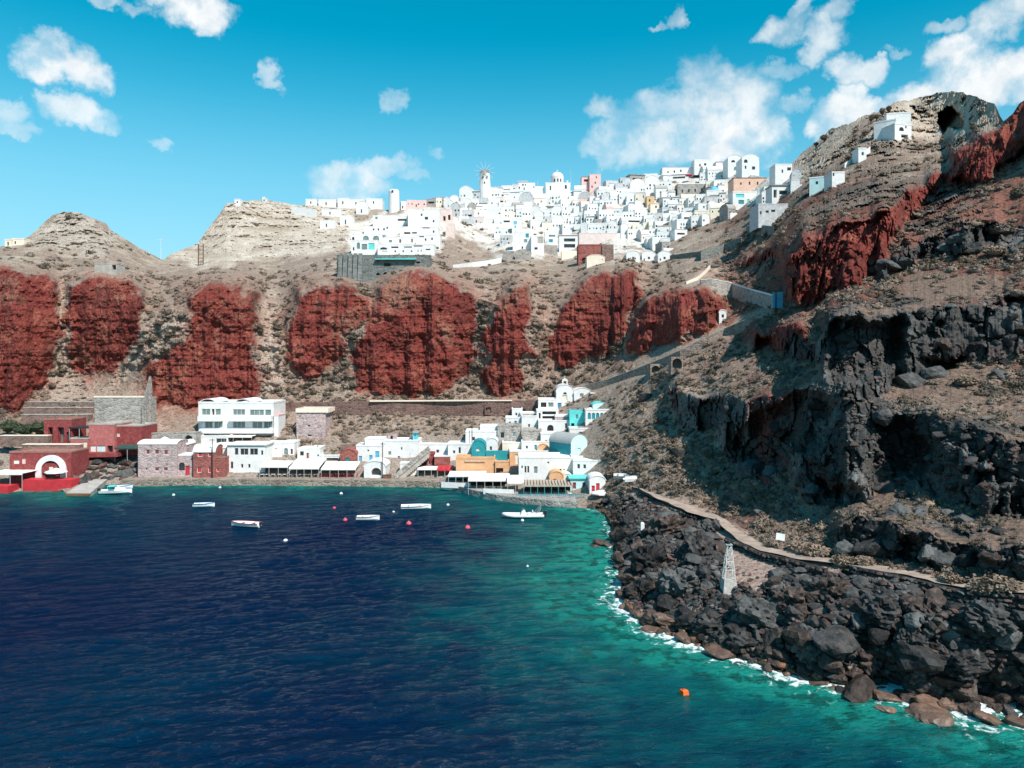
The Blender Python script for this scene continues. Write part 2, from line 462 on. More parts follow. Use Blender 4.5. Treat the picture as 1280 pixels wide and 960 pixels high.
# hollows shaped under the lava ledges so black shadow falls there
SHADOW_HOLLOW = [[(1032, 404), (1060, 398), (1128, 396), (1136, 430), (1122, 456), (1078, 476), (1046, 480), (1034, 450)], [(936, 524), (975, 500), (1010, 484), (1042, 498), (1052, 540), (1006, 566), (985, 560), (968, 592), (940, 590), (914, 562), (922, 540)],
          [(1092, 528), (1132, 520), (1160, 548), (1172, 580), (1150, 596), (1118, 590), (1100, 562)], [(1024, 600), (1062, 606), (1086, 630), (1062, 634), (1040, 626)], [(1150, 452), (1205, 446), (1196, 462), (1160, 470)], [(1255, 372), (1290, 366), (1290, 386), (1262, 388)], [(1214, 588), (1250, 590), (1240, 604), (1218, 604)], [(1120, 672), (1144, 668), (1150, 704), (1128, 706)], [(940, 424), (968, 420), (974, 438), (944, 442)]]
m_hol, s_hol = masks(SHADOW_HOLLOW, 3.5)
rel += m_hol * (4.0 + 3.0 * med + 0.42 * np.clip(s_hol, 0, 14))
rel -= 3.0 * sstep(-2, 10, poly_sdf([(786, 660), (815, 640), (860, 650), (892, 668), (902, 700), (890, 728), (850, 742), (800, 738), (786, 700)], wx1, wy1, 30)) * (1 + 0.6 * med)
flat_ = np.clip(m_path + m_road, 0, 1)
rel *= 1 - 0.85 * flat_
# the paved village and town ground is calmer
VILL = [[(-160, 570), (180, 552), (420, 556), (560, 545), (680, 510), (770, 492), (755, 560), (735, 640), (560, 620), (-160, 640)]]
TOWNG = [[(436, 320), (440, 285), (470, 268), (560, 252), (650, 238), (760, 232), (860, 218), (960, 212), (992, 206), (988, 240), (900, 264), (842, 300), (770, 322), (630, 322), (560, 284), (548, 318)]]
m_town, _ = masks(TOWNG, 6.0)
m_vill, _ = masks(VILL, 6.0)
rel *= 1 - 0.6 * m_vill
# the big cave in the pale cliff on the summit
CAVE = [[(1172, 146), (1178, 138), (1192, 133), (1203, 138), (1207, 150), (1203, 158), (1188, 162), (1176, 166)]]
m_cave, _ = masks(CAVE, 1.5)
rel += m_cave * 22.0
D2 = D1 + rel * np.clip(D1 / 150, 0.55, 1.3)
D2 = np.maximum(D2, 40)
PT = unproj(GX, GY, D2)

# ---- material colour of the ground, point by point
def mixc(a, b, t):
    return a + (np.asarray(b, np.float32) - a) * t[..., None]


n_a = fbm(P1 / 5.0, 5, 0.6, 71)
n_b = fbm(P1 / 1.1, 3, 0.6, 72)
n_c = fbm(P1 / 16.0, 4, 0.55, 73)
col = np.zeros(GX.shape + (3,), np.float32) + np.array((0.27, 0.207, 0.168), np.float32)
col = mixc(col, (0.38, 0.305, 0.255), sstep(0.0, 0.5, n_a))
col = mixc(col, (0.145, 0.110, 0.082), sstep(0.05, 0.3, n_b + 0.3 * n_a) * 0.8)
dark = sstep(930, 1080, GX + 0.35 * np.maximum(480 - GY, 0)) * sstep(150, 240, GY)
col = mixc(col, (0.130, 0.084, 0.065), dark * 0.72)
m_rust, _ = masks([[(1040, 372), (1095, 340), (1118, 300), (1142, 262), (1230, 225), (1300, 176), (1440, 180), (1440, 300), (1280, 285), (1180, 276), (1130, 318), (1100, 352)], [(800, 372), (985, 330), (978, 400), (900, 460), (860, 470), (940, 410)], [(860, 560), (890, 545), (880, 580), (850, 600), (840, 590)], [(905, 584), (935, 592), (900, 604)]], 12.0)
col = mixc(col, (0.20, 0.068, 0.048), m_rust * (0.45 + 0.4 * sstep(-0.3, 0.3, n_a)))
col = mixc(col, (0.145, 0.055, 0.042), sstep(0.02, 0.35, n_c - 0.15 * n_a + 0.18 * sstep(980, 1050, GX) * sstep(430, 330, GY)) * near * 0.85)
uptop = sstep(360, 330, GY) * (1 - near)
col = mixc(col, (0.40, 0.34, 0.275), uptop * sstep(-0.1, 0.4, n_a) * 0.6)
pale = np.zeros_like(col) + np.array((0.44, 0.38, 0.32), np.float32)
pale = mixc(pale, (0.33, 0.27, 0.21), sstep(0.0, 0.5, strat + 0.4 * n_b))
pale = mixc(pale, (0.55, 0.49, 0.43), sstep(0.1, 0.5, n_a))
pale = mixc(pale, (0.27, 0.225, 0.19), sstep(-0.1, 0.35, -gul + 0.4 * n_a) * 0.55)
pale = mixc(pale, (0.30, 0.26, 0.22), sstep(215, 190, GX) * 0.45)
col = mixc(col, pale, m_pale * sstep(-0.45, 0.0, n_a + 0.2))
col = mixc(col, (0.15, 0.125, 0.105), crag * sstep(0.35, 0.8, cell) * 0.8)
red = np.zeros_like(col) + np.array((0.182, 0.041, 0.033), np.float32)
red = mixc(red, (0.25, 0.082, 0.058), sstep(0.0, 0.5, n_a + 0.5 * n_b))
red = mixc(red, (0.075, 0.017, 0.014), sstep(0.14, 0.5, strat * 0.25 + n_b * 0.55 + 0.6 * fbm(P1 / 0.6, 2, 0.6, 75)))
red = mixc(red, (0.23, 0.125, 0.09), sstep(0.12, 0.45, n_c + 0.3 * n_b) * 0.7)
halo = sstep(-42, 2, s_red) * (1 - m_red)
col = mixc(col, (0.27, 0.085, 0.055), halo * sstep(-0.2, 0.5, n_a + 0.2) * 0.42 * sstep(325, 350, GY + 60 * near))
red = mixc(red, (0.105, 0.026, 0.022), sstep(0.0, 0.4, fbm(P1 / 11.0, 3, 0.5, 77)) * 0.6)
red = mixc(red, (0.26, 0.135, 0.098), sstep(0.05, 0.45, -gul + 0.5 * n_b) * 0.28)
m_redc = sstep(-0.35, 0.35, np.clip(s_red / 11.0, -2, 2) + 1.0 * n_a + 0.4 * n_b)
col = mixc(col, red, m_redc)
bas = np.zeros_like(col) + np.array((0.062, 0.060, 0.058), np.float32)
bas = mixc(bas, (0.17, 0.17, 0.165), sstep(0.35, 0.9, cell) * sstep(-0.3, 0.3, n_a))
bas = mixc(bas, (0.17, 0.055, 0.045), sstep(0.10, 0.4, n_c) * 0.75)
col = mixc(col, bas, np.clip(m_bas + patch * 0.9, 0, 1))
col = mixc(col, mixc(bas, (0.10, 0.075, 0.06), sstep(0, .5, n_a) * 0.6), m_shore * 0.95)
col = mixc(col, (0.16, 0.095, 0.06), m_shore * sstep(14, 3, (YS - GY) - 4 * n_a))
col = mixc(col, (0.36, 0.255, 0.215), m_path * (0.85 + 0.15 * n_b))
col = mixc(col, (0.33, 0.265, 0.22), m_road * (0.8 + 0.2 * n_b))
col = mixc(col, (0.27, 0.235, 0.21), m_vill * 0.5)
col = mixc(col, (0.60, 0.57, 0.53), m_town * sstep(-0.45, 0.05, n_a) * 0.9)
summit = sstep(1010, 1060, GX) * sstep(250, 200, GY) * m_pale
col = mixc(col, (0.36, 0.26, 0.18), summit * 0.55 * sstep(-0.3, 0.3, n_a + n_c))
col = mixc(col, (0.22, 0.165, 0.12), m_cave)
col = np.clip(col * (1 + 0.16 * n_b[..., None]), 0.01, 0.9)


def mesh_from(name, verts, faces, smooth=False):
    me = bpy.data.meshes.new(name)
    verts = np.asarray(verts, np.float32); faces = np.asarray(faces, np.int32)
    me.vertices.add(len(verts)); me.vertices.foreach_set('co', verts.ravel())
    k = faces.shape[1]
    me.loops.add(faces.size); me.loops.foreach_set('vertex_index', faces.ravel())
    me.polygons.add(len(faces))
    me.polygons.foreach_set('loop_start', np.arange(len(faces), dtype=np.int32) * k)
    me.polygons.foreach_set('loop_total', np.full(len(faces), k, np.int32))
    me.polygons.foreach_set('use_smooth', np.full(len(faces), smooth, bool))
    me.update(calc_edges=True)
    return me


def grid_faces(nr, nc):
    a = (np.arange(nr - 1)[:, None] * nc + np.arange(nc - 1)[None]).ravel()
    return np.c_[a, a + 1, a + nc + 1, a + nc]


def set_color(me, colr, name='Col'):
    at = me.attributes.new(name, 'FLOAT_COLOR', 'POINT')
    rgba = np.ones((len(me.vertices), 4), np.float32)
    rgba[:, :colr.shape[1]] = colr
    at.data.foreach_set('color', rgba.ravel())


# add the sea bed in front and the back of the ridge behind
rows_front = []
for dz, df in ((-9.0, -14.0), (-4.0, -5.0), (-1.2, -1.0)):
    b = unproj(gx, YS, CH * FP / (YS - PY) + df)
    b[:, 2] = dz
    rows_front.append(b)
back = []
for fac, drop in ((1.03, 1.0), (1.10, 6.0), (1.35, 60.0), (1.6, 140.0)):
    b = unproj(gx, YT, D2[-1] * fac)
    b[:, 2] = PT[-1, :, 2] - drop
    back.append(b)
ALL = np.concatenate([np.stack(rows_front), PT, np.stack(back)], 0)
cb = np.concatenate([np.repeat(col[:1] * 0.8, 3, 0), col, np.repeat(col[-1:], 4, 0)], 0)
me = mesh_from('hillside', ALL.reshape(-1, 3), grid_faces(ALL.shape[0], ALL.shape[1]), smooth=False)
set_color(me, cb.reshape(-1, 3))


def mat(name):
    m = bpy.data.materials.new(name)
    m.use_nodes = True
    t = m.node_tree
    b = t.nodes['Principled BSDF']
    return m, NT(t), b


def ground_material():
    m, N, b = mat('volcanic_ground')
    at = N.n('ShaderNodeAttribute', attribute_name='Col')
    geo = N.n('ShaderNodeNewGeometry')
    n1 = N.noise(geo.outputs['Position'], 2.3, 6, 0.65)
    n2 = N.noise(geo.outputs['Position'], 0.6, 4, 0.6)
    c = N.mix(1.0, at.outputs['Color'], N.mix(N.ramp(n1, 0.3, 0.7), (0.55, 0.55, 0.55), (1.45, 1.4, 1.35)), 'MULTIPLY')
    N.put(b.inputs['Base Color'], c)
    N.put(b.inputs['Roughness'], 0.95)
    N.put(b.inputs['Specular IOR Level'], 0.15)
    bp = N.n('ShaderNodeBump')
    N.put(bp.inputs['Strength'], 0.7); N.put(bp.inputs['Distance'], 0.35)
    N.put(bp.inputs['Height'], N.math('ADD', n1, N.math('MULTIPLY', n2, 1.5)))
    N.put(b.inputs['Normal'], bp.outputs[0])
    return m


M_GROUND = ground_material()
me.materials.append(M_GROUND)
hill = bpy.data.objects.new('hillside', me)
COL.objects.link(hill)
hill['kind'] = 'structure'


def terr(x, y, smooth=True):
    """ground point seen at a pixel"""
    xs = float(np.clip(x, gx[0], gx[-1]))
    j = int(np.clip(np.searchsorted(gx, xs) - 1, 0, len(gx) - 2))
    t = (xs - gx[j]) / (gx[j + 1] - gx[j])
    ds = []
    src = D1 if smooth else D2
    for q in (j, j + 1):
        v = (YS[q] - y) / (YS[q] - YT[q])
        v = min(max(v, 0.0), 1.0) * (NV - 1)
        i = min(int(v), NV - 2)
        ds.append(src[i, q] + (src[i + 1, q] - src[i, q]) * (v - i))
    return ds[0] + (ds[1] - ds[0]) * t


def at(x, y, D=None):
    if D is None:
        D = terr(x, y)
    return Vector(((x - PX) / FP * D, D, CH - (y - PY) / FP * D))


# ================================================================== sea
def seg_dist(px, py, line):
    d = np.full(px.shape, 1e9)
    for (ax, ay), (bx, by) in zip(line[:-1], line[1:]):
        ex, ey = bx - ax, by - ay
        t = np.clip(((px - ax) * ex + (py - ay) * ey) / (ex * ex + ey * ey + 1e-9), 0, 1)
        d = np.minimum(d, np.hypot(px - ax - t * ex, py - ay - t * ey))
    return d


def make_sea():
    ax = np.r_[-6000, -3000, -1200, -600, -400, np.arange(-260, -135, 3.0), np.arange(-135, 62, .42), np.arange(63, 121, 3.0), 200, 400, 800, 2000, 6000]
    ay = np.r_[-6000, -2000, -600, -200, -50, 0, np.arange(15, 40, 1.5), np.arange(40, 90, .30), np.arange(90, 178, .42), np.arange(179, 200, 3.0), 300, 800, 3000, 9000]
    X, Y = np.meshgrid(ax, ay)
    z = np.zeros_like(X)
    inn = (np.abs(X) < 300) & (Y > 10) & (Y < 200)
    sw = fbm(np.stack([X / 7.0 + Y / 16.0, Y / 3.6, X * 0], -1), 3, 0.5, 5)
    ca, sa = math.cos(R(-14)), math.sin(R(-14))
    U, V_ = X * ca - Y * sa, X * sa + Y * ca
    w1 = fbm(np.stack([U / 2.6, V_ / 1.25, X * 0], -1), 3, 0.55, 8)
    w2 = fbm(np.stack([U / 7.5 + 3, V_ / 4.0, X * 0 + 5], -1), 2, 0.5, 9)
    gust = 0.55 + 0.75 * sstep(-0.3, 0.4, fbm(np.stack([X / 26, Y / 34, X * 0], -1), 3, 0.5, 10))
    z += np.where(inn, sw * 0.12 + gust * (0.19 * w1 + 0.24 * w2), 0)
    shore_w = [tuple(unproj(np.array(a), np.array(b), np.array(CH * FP / (b - PY)))[:2]) for a, b in SHORE]
    rs = [p for p, (a, b) in zip(shore_w, SHORE) if a >= 735]
    ls = [p for p, (a, b) in zip(shore_w, SHORE) if a <= 740]
    dr = seg_dist(X, Y, rs)
    dl_ = seg_dist(X, Y, ls)
    wob = fbm(np.stack([X / 9.0, Y / 9.0, X * 0], -1), 4, 0.55, 6)
    fr = np.exp(-np.maximum(dr - 1.0 + 4.5 * wob, 0) / 11.5)
    fl = np.exp(-np.maximum(dl_ + 6 * wob, 0) / 13.0) * 0.62
    shal = np.maximum(fr, fl)
    shal = np.clip(np.where(inn, shal, 0), 0, 1)
    me = mesh_from('sea', np.stack([X, Y, z], -1).reshape(-1, 3), grid_faces(*X.shape), smooth=True)
    foam = np.where(inn, (1 - 0.6 * sstep(88, 108, Y)) * np.exp(-np.maximum(dr + 1.6 * wob - 0.4, 0) / (2.0 + 2.2 * sstep(26, 38, X))), 0)
    set_color(me, np.stack([shal, foam, np.where(inn, fr, 0)], -1).reshape(-1, 3), 'Shore')
    m, N, b = mat('sea_water')
    at_ = N.n('ShaderNodeAttribute', attribute_name='Shore')
    sp = N.n('ShaderNodeSeparateColor')
    N.put(sp.inputs[0], at_.outputs['Color'])
    geo = N.n('ShaderNodeNewGeometry')
    pos = geo.outputs['Position']
    bed = N.noise(pos, 0.16, 5, 0.6)
    bed2 = N.noise(pos, 0.5, 4, 0.6)
    s = sp.outputs[0]
    s2 = N.math('ADD', s, N.math('MULTIPLY', N.math('SUBTRACT', bed, 0.5), N.math('MULTIPLY', N.math('MULTIPLY', s, N.math('SUBTRACT', 1.15, s)), 3.4)), clamp=True)
    deep = N.mix(N.ramp(N.noise(pos, 0.018, 3, 0.5), 0.38, 0.62), (0.0001, 0.0098, 0.036), (0.0004, 0.020, 0.046))
    c = N.mix(N.ramp(s2, 0.03, 0.42), deep, (0.002, 0.070, 0.080))
    c = N.mix(N.ramp(s2, 0.36, 0.78), c, (0.008, 0.185, 0.150))
    rocks = N.math('MULTIPLY', N.ramp(bed2, 0.48, 0.60), N.ramp(s2, 0.25, 0.6))
    c = N.mix(N.math('MULTIPLY', rocks, 0.8), c, (0.004, 0.050, 0.044))
    fn = N.noise(pos, 0.9, 8, 0.68, 0.8)
    fm = N.ramp(N.math('ADD', N.math('MULTIPLY', fn, 1.3), N.math('MULTIPLY', sp.outputs[1], 0.42)), 0.82, 1.02)
    fm = N.math('MULTIPLY', fm, N.ramp(sp.outputs[1], 0.06, 0.35))
    c = N.mix(fm, c, (0.78, 0.84, 0.84))
    mp = N.n('ShaderNodeMapping'); N.put(mp.inputs['Scale'], (0.55, 1.0, 1.0)); N.put(mp.inputs['Rotation'], (0, 0, R(-14))); N.put(mp.inputs['Vector'], pos)
    w1 = N.noise(mp.outputs[0], 0.9, 5, 0.66, 0.5)
    w2 = N.noise(mp.outputs[0], 3.2, 3, 0.6, 0.3)
    hgt = N.math('ADD', w1, N.math('MULTIPLY', w2, 0.34))
    bp = N.n('ShaderNodeBump')
    N.put(bp.inputs['Strength'], 1.0); N.put(bp.inputs['Distance'], 0.55)
    N.put(bp.inputs['Height'], hgt)
    # body colour of the water under a damped surface reflection
    df = N.n('ShaderNodeBsdfDiffuse'); N.put(df.inputs['Color'], c); N.put(df.inputs['Normal'], bp.outputs[0])
    gl = N.n('ShaderNodeBsdfGlossy'); N.put(gl.inputs['Roughness'], 0.10); N.put(gl.inputs['Normal'], bp.outputs[0])
    fz = N.n('ShaderNodeFresnel'); N.put(fz.inputs['IOR'], 1.333); N.put(fz.inputs['Normal'], bp.outputs[0])
    mx = N.n('ShaderNodeMixShader')
    N.put(mx.inputs[0], N.math('MULTIPLY', N.math('MULTIPLY', fz.outputs[0], 0.42), N.math('SUBTRACT', 1.0, fm)))
    N.t.links.new(df.outputs[0], mx.inputs[1]); N.t.links.new(gl.outputs[0], mx.inputs[2])
    N.t.links.new(mx.outputs[0], N.t.nodes['Material Output'].inputs['Surface'])
    N.t.nodes.remove(b)
    me.materials.append(m)
    o = bpy.data.objects.new('sea', me)
    COL.objects.link(o)
    o['kind'] = 'structure'


make_sea()


# ================================================================== builders
def link(o, parent=None):
    COL.objects.link(o)
    if parent is not None:
        o.parent = parent
    return o


def tag(o, label=None, cat=None, group=None, kind=None):
    if label: o['label'] = label
    if cat: o['category'] = cat
    if group: o['group'] = group
    if kind: o['kind'] = kind
    return o


def thing(name, label, cat, loc=(0, 0, 0), rotz=0.0, group=None):
    o = bpy.data.objects.new(name, None)
    o.empty_display_size = 0.3
    o.location = loc
    o.rotation_euler = (0, 0, rotz)
    link(o)
    return tag(o, label, cat, group)


def part(name, me, parent, loc=(0, 0, 0), label=None, rot=None):
    o = bpy.data.objects.new(name, me)
    o.location = loc
    if rot: o.rotation_euler = rot
    link(o, parent)
    if label: o['label'] = label
    return o


class MB:
    def __init__(self):
        self.v, self.f = [], []

    def poly(self, *pts):
        b = len(self.v)
        self.v += [tuple(p) for p in pts]
        self.f.append(tuple(range(b, b + len(pts))))
        return self

    def box(self, x0, x1, y0, y1, z0, z1, skip=''):
        b = len(self.v)
        self.v += [(x0, y0, z0), (x1, y0, z0), (x1, y1, z0), (x0, y1, z0), (x0, y0, z1), (x1, y0, z1), (x1, y1, z1), (x0, y1, z1)]
        F = {'d': (3, 2, 1, 0), 'u': (4, 5, 6, 7), 'f': (0, 1, 5, 4), 'r': (1, 2, 6, 5), 'b': (2, 3, 7, 6), 'l': (3, 0, 4, 7)}
        self.f += [tuple(b + i for i in q) for k, q in F.items() if k not in skip]
        return self

    def tube(self, a, c, r0, r1=None, n=6):
        r1 = r0 if r1 is None else r1
        a, c = Vector(a), Vector(c)
        d = (c - a).normalized()
        u = d.orthogonal().normalized(); w = d.cross(u)
        b = len(self.v)
        for p, r in ((a, r0), (c, r1)):
            for k in range(n):
                t = 2 * math.pi * k / n
                self.v.append(tuple(p + (u * math.cos(t) + w * math.sin(t)) * r))
        for k in range(n):
            self.f.append((b + k, b + (k + 1) % n, b + n + (k + 1) % n, b + n + k))
        self.f.append(tuple(b + k for k in range(n))[::-1]); self.f.append(tuple(b + n + k for k in range(n)))
        return self

    def lathe(self, prof, n=16, c=(0, 0, 0), cap=True):
        b = len(self.v)
        for r, z in prof:
            for k in range(n):
                t = 2 * math.pi * k / n
                self.v.append((c[0] + r * math.cos(t), c[1] + r * math.sin(t), c[2] + z))
        for i in range(len(prof) - 1):
            for k in range(n):
                k2 = (k + 1) % n
                self.f.append((b + i * n + k, b + i * n + k2, b + (i + 1) * n + k2, b + (i + 1) * n + k))
        if cap:
            self.f.append(tuple(b + k for k in range(n))[::-1])
            self.f.append(tuple(b + (len(prof) - 1) * n + k for k in range(n)))
        return self

    def loft(self, rings, close=True, cap=True):
        b = len(self.v); n = len(rings[0])
        for r in rings: self.v += [tuple(p) for p in r]
        for i in range(len(rings) - 1):
            for k in range(n if close else n - 1):
                k2 = (k + 1) % n
                self.f.append((b + i * n + k, b + i * n + k2, b + (i + 1) * n + k2, b + (i + 1) * n + k))
        if cap:
            self.f.append(tuple(b + k for k in range(n))[::-1])
            e = b + (len(rings) - 1) * n
            self.f.append(tuple(e + k for k in range(n)))
        return self

    def mesh(self, name, m, smooth=False):
        me = bpy.data.meshes.new(name)
        me.from_pydata(self.v, [], self.f)
        if m: me.materials.append(m)
        if smooth:
            for p in me.polygons: p.use_smooth = True
        return me

    def build(self, name, m, parent, loc=(0, 0, 0), label=None, smooth=False):
        return part(name, self.mesh(name, m, smooth), parent, loc, label)


# ------------------------------------------------------------------ materials
_mats = {}


def surf(name, c, rough=0.8, var=0.18, scale=1.2, bump=0.0, spec=0.3, c2=None, c2amt=0.5, rnd=0.0):
    """procedural surface: base colour broken up by two noises, optional second colour in blotches, fine relief"""
    if name in _mats: return _mats[name]
    m, N, b = mat(name)
    geo = N.n('ShaderNodeNewGeometry')
    pos = geo.outputs['Position']
    n1 = N.noise(pos, scale, 5, 0.62)
    n2 = N.noise(pos, scale * 5, 3, 0.6)
    cc = N.mix(N.ramp(n1, 0.32, 0.68), tuple(x * (1 - var) for x in c), tuple(min(x * (1 + var), 0.95) for x in c))
    if c2 is not None:
        cc = N.mix(N.math('MULTIPLY', N.ramp(N.noise(pos, scale * 1.7, 6, 0.65), 0.5, 0.62), c2amt), cc, c2)
    if rnd:
        oi = N.n('ShaderNodeObjectInfo')
        k = N.ramp(oi.outputs['Random'], 0, 1, 1 - rnd, 1 + rnd, False)
        sc = N.n('ShaderNodeCombineColor')
        for i in range(3): N.put(sc.inputs[i], k)
        cc = N.mix(1.0, cc, sc.outputs[0], 'MULTIPLY')
    N.put(b.inputs['Base Color'], cc)
    N.put(b.inputs['Roughness'], rough)
    N.put(b.inputs['Specular IOR Level'], spec)
    if bump:
        bp = N.n('ShaderNodeBump')
        N.put(bp.inputs['Strength'], 0.8); N.put(bp.inputs['Distance'], bump)
        N.put(bp.inputs['Height'], N.math('ADD', n1, N.math('MULTIPLY', n2, 0.5)))
        N.put(b.inputs['Normal'], bp.outputs[0])
    _mats[name] = m
    return m


def masonry(name, c, mortar, scale=1.6, bump=0.08):
    """rubble stonework: cells of differing tone with pale joints, for walls too far off to tell the stones apart"""
    if name in _mats: return _mats[name]
    m, N, b = mat(name)
    geo = N.n('ShaderNodeNewGeometry')
    mp = N.n('ShaderNodeMapping'); N.put(mp.inputs['Scale'], (1, 1, 1.5)); N.put(mp.inputs['Vector'], geo.outputs['Position'])
    vo = N.n('ShaderNodeTexVoronoi'); N.put(vo.inputs['Scale'], scale); N.put(vo.inputs['Vector'], mp.outputs[0])
    ve = N.n('ShaderNodeTexVoronoi', feature='DISTANCE_TO_EDGE'); N.put(ve.inputs['Scale'], scale); N.put(ve.inputs['Vector'], mp.outputs[0])
    sp = N.n('ShaderNodeSeparateColor'); N.put(sp.inputs[0], vo.outputs['Color'])
    n1 = N.noise(geo.outputs['Position'], 0.5, 4, 0.6)
    cc = N.mix(sp.outputs[0], tuple(x * 0.62 for x in c), tuple(x * 1.4 for x in c))
    cc = N.mix(N.ramp(n1, 0.35, 0.7, 0.0, 0.35), cc, mortar)
    cc = N.mix(N.ramp(ve.outputs['Distance'], 0.10, 0.02, 0.0, 0.7), cc, mortar)
    N.put(b.inputs['Base Color'], cc)
    N.put(b.inputs['Roughness'], 0.92)
    N.put(b.inputs['Specular IOR Level'], 0.15)
    bp = N.n('ShaderNodeBump'); N.put(bp.inputs['Strength'], 0.9); N.put(bp.inputs['Distance'], bump)
    N.put(bp.inputs['Height'], N.ramp(ve.outputs['Distance'], 0.0, 0.15))
    N.put(b.inputs['Normal'], bp.outputs[0])
    _mats[name] = m
    return m


WHITE = surf('white_limewash', (0.73, 0.72, 0.70), 0.85, 0.06, 0.7, 0.02, c2=(0.56, 0.53, 0.50), c2amt=0.3)
CREAM = surf('cream_plaster', (0.78, 0.68, 0.55), 0.85, 0.06, 0.7, 0.02)
PINK = surf('pink_plaster', (0.74, 0.47, 0.43), 0.85, 0.07, 0.7, 0.02)
PEACH = surf('peach_plaster', (0.66, 0.43, 0.33), 0.85, 0.08, 0.7, 0.02)
OCHRE = surf('ochre_plaster', (0.62, 0.43, 0.25), 0.85, 0.08, 0.7, 0.02)
ORANGE = surf('orange_plaster', (0.66, 0.36, 0.19), 0.85, 0.09, 0.8, 0.02, c2=(0.62, 0.42, 0.26), c2amt=0.5)
TEAL = surf('teal_paint_and_shade', (0.02, 0.26, 0.30), 0.7, 0.12, 1.0, 0.01)
AQUA = surf('turquoise_paint', (0.12, 0.60, 0.58), 0.75, 0.08, 0.8, 0.02)
PALEAQUA = surf('pale_turquoise_sun_and_shade_plaster', (0.50, 0.70, 0.70), 0.85, 0.08, 0.8, 0.02)
BLUE = surf('blue_paint', (0.03, 0.22, 0.45), 0.6, 0.1, 1.0)
SKYBLUE = surf('sky_blue_paint', (0.10, 0.42, 0.60), 0.6, 0.1, 1.0)
REDP = surf('red_paint', (0.50, 0.035, 0.045), 0.6, 0.12, 1.0)
MAROON = surf('maroon_and_shade_plaster', (0.24, 0.045, 0.045), 0.85, 0.15, 0.9, 0.02, c2=(0.34, 0.12, 0.10), c2amt=0.5)
BRICKRED = masonry('red_scoria_masonry', (0.30, 0.085, 0.075), (0.36, 0.17, 0.14), 1.5)
PINKSTONE = masonry('pink_stone_masonry', (0.40, 0.29, 0.28), (0.58, 0.48, 0.46), 1.3)
GREYSTONE = masonry('grey_stone_masonry', (0.30, 0.275, 0.25), (0.46, 0.42, 0.38), 1.2)
BROWNSTONE = masonry('brown_stone_masonry', (0.20, 0.125, 0.105), (0.29, 0.21, 0.18), 1.3)
DARKSTONE = masonry('dark_green_grey_masonry', (0.15, 0.165, 0.155), (0.25, 0.25, 0.23), 1.0)
CONCRETE = surf('weathered_concrete', (0.42, 0.38, 0.34), 0.9, 0.14, 0.7, 0.03, c2=(0.30, 0.27, 0.24), c2amt=0.6)
GLASS = surf('dark_window_glass', (0.035, 0.042, 0.045), 0.15, 0.3, 0.6, spec=0.5)
SHADE = surf('interior_shade_plaster', (0.16, 0.14, 0.125), 0.9, 0.3, 1.5)  # dark tone stands for the dimness inside open doorways
GREENGLASS = surf('greenish_window_glass', (0.16, 0.22, 0.21), 0.2, 0.2, 0.6, spec=0.5)
WOOD = surf('weathered_brown_wood', (0.16, 0.085, 0.05), 0.8, 0.25, 2.5, 0.01)
DARKWOOD_SHADE = surf('stained_wood_and_shade', (0.05, 0.032, 0.025), 0.8, 0.25, 2.5, 0.01)  # stained wood on poles; painted shade on the taverna fronts
CANVAS = surf('white_canvas', (0.78, 0.75, 0.70), 0.9, 0.05, 1.0, 0.01)
BLACKCLOTH = surf('charcoal_canvas', (0.03, 0.03, 0.034), 0.9, 0.2, 1.0)
GREYMETAL = surf('grey_painted_steel', (0.34, 0.34, 0.34), 0.5, 0.12, 3.0)
WHITEMETAL = surf('white_painted_steel', (0.62, 0.61, 0.58), 0.6, 0.1, 3.0, c2=(0.36, 0.25, 0.18), c2amt=0.4)
HULL = surf('white_gelcoat', (0.80, 0.80, 0.80), 0.35, 0.04, 1.0, spec=0.5)
HULLIN = surf('pale_grey_deck', (0.42, 0.43, 0.43), 0.7, 0.1, 2.0)
RUBBER = surf('grey_inflatable_fabric', (0.62, 0.63, 0.63), 0.6, 0.05, 1.0)
ENGINE = surf('black_outboard_cowling', (0.02, 0.02, 0.022), 0.4, 0.2, 1.0)
PINKBUOY = surf('faded_pink_plastic', (0.72, 0.09, 0.13), 0.5, 0.1, 2.0)
WHITEBUOY = surf('white_plastic', (0.78, 0.78, 0.76), 0.5, 0.05, 2.0)
ORANGEBUOY = surf('orange_plastic', (0.75, 0.14, 0.03), 0.5, 0.1, 2.0)
TERRACOTTA = surf('reddish_roof_earth', (0.30, 0.15, 0.12), 0.9, 0.2, 1.2, 0.03)
THATCH = surf('bleached_reed_matting', (0.42, 0.36, 0.29), 0.95, 0.2, 3.0, 0.03)

PATHM = surf('trodden_pink_dust', (0.35, 0.265, 0.215), 0.95, 0.22, 0.6, 0.05)
ROCK = surf('dark_basalt', (0.030, 0.029, 0.029), 0.8, 0.55, 0.9, 0.2, 0.3, c2=(0.085, 0.066, 0.056), c2amt=0.6, rnd=0.45)
ROCKG = surf('grey_green_basalt', (0.070, 0.070, 0.068), 0.75, 0.45, 0.9, 0.2, 0.3, c2=(0.125, 0.115, 0.105), c2amt=0.5, rnd=0.35)
ROCKB = surf('brown_lava', (0.045, 0.032, 0.027), 0.75, 0.45, 1.0, 0.2, 0.35, c2=(0.12, 0.075, 0.056), c2amt=0.7, rnd=0.4)
ROCKR = surf('red_scoria_block', (0.10, 0.052, 0.045), 0.9, 0.35, 1.0, 0.14, 0.2, c2=(0.13, 0.09, 0.08), c2amt=0.6, rnd=0.4)
ROCKT = surf('wet_tan_rock', (0.14, 0.088, 0.064), 0.5, 0.3, 1.1, 0.12, 0.5, c2=(0.12, 0.05, 0.03), c2amt=0.7, rnd=0.25)
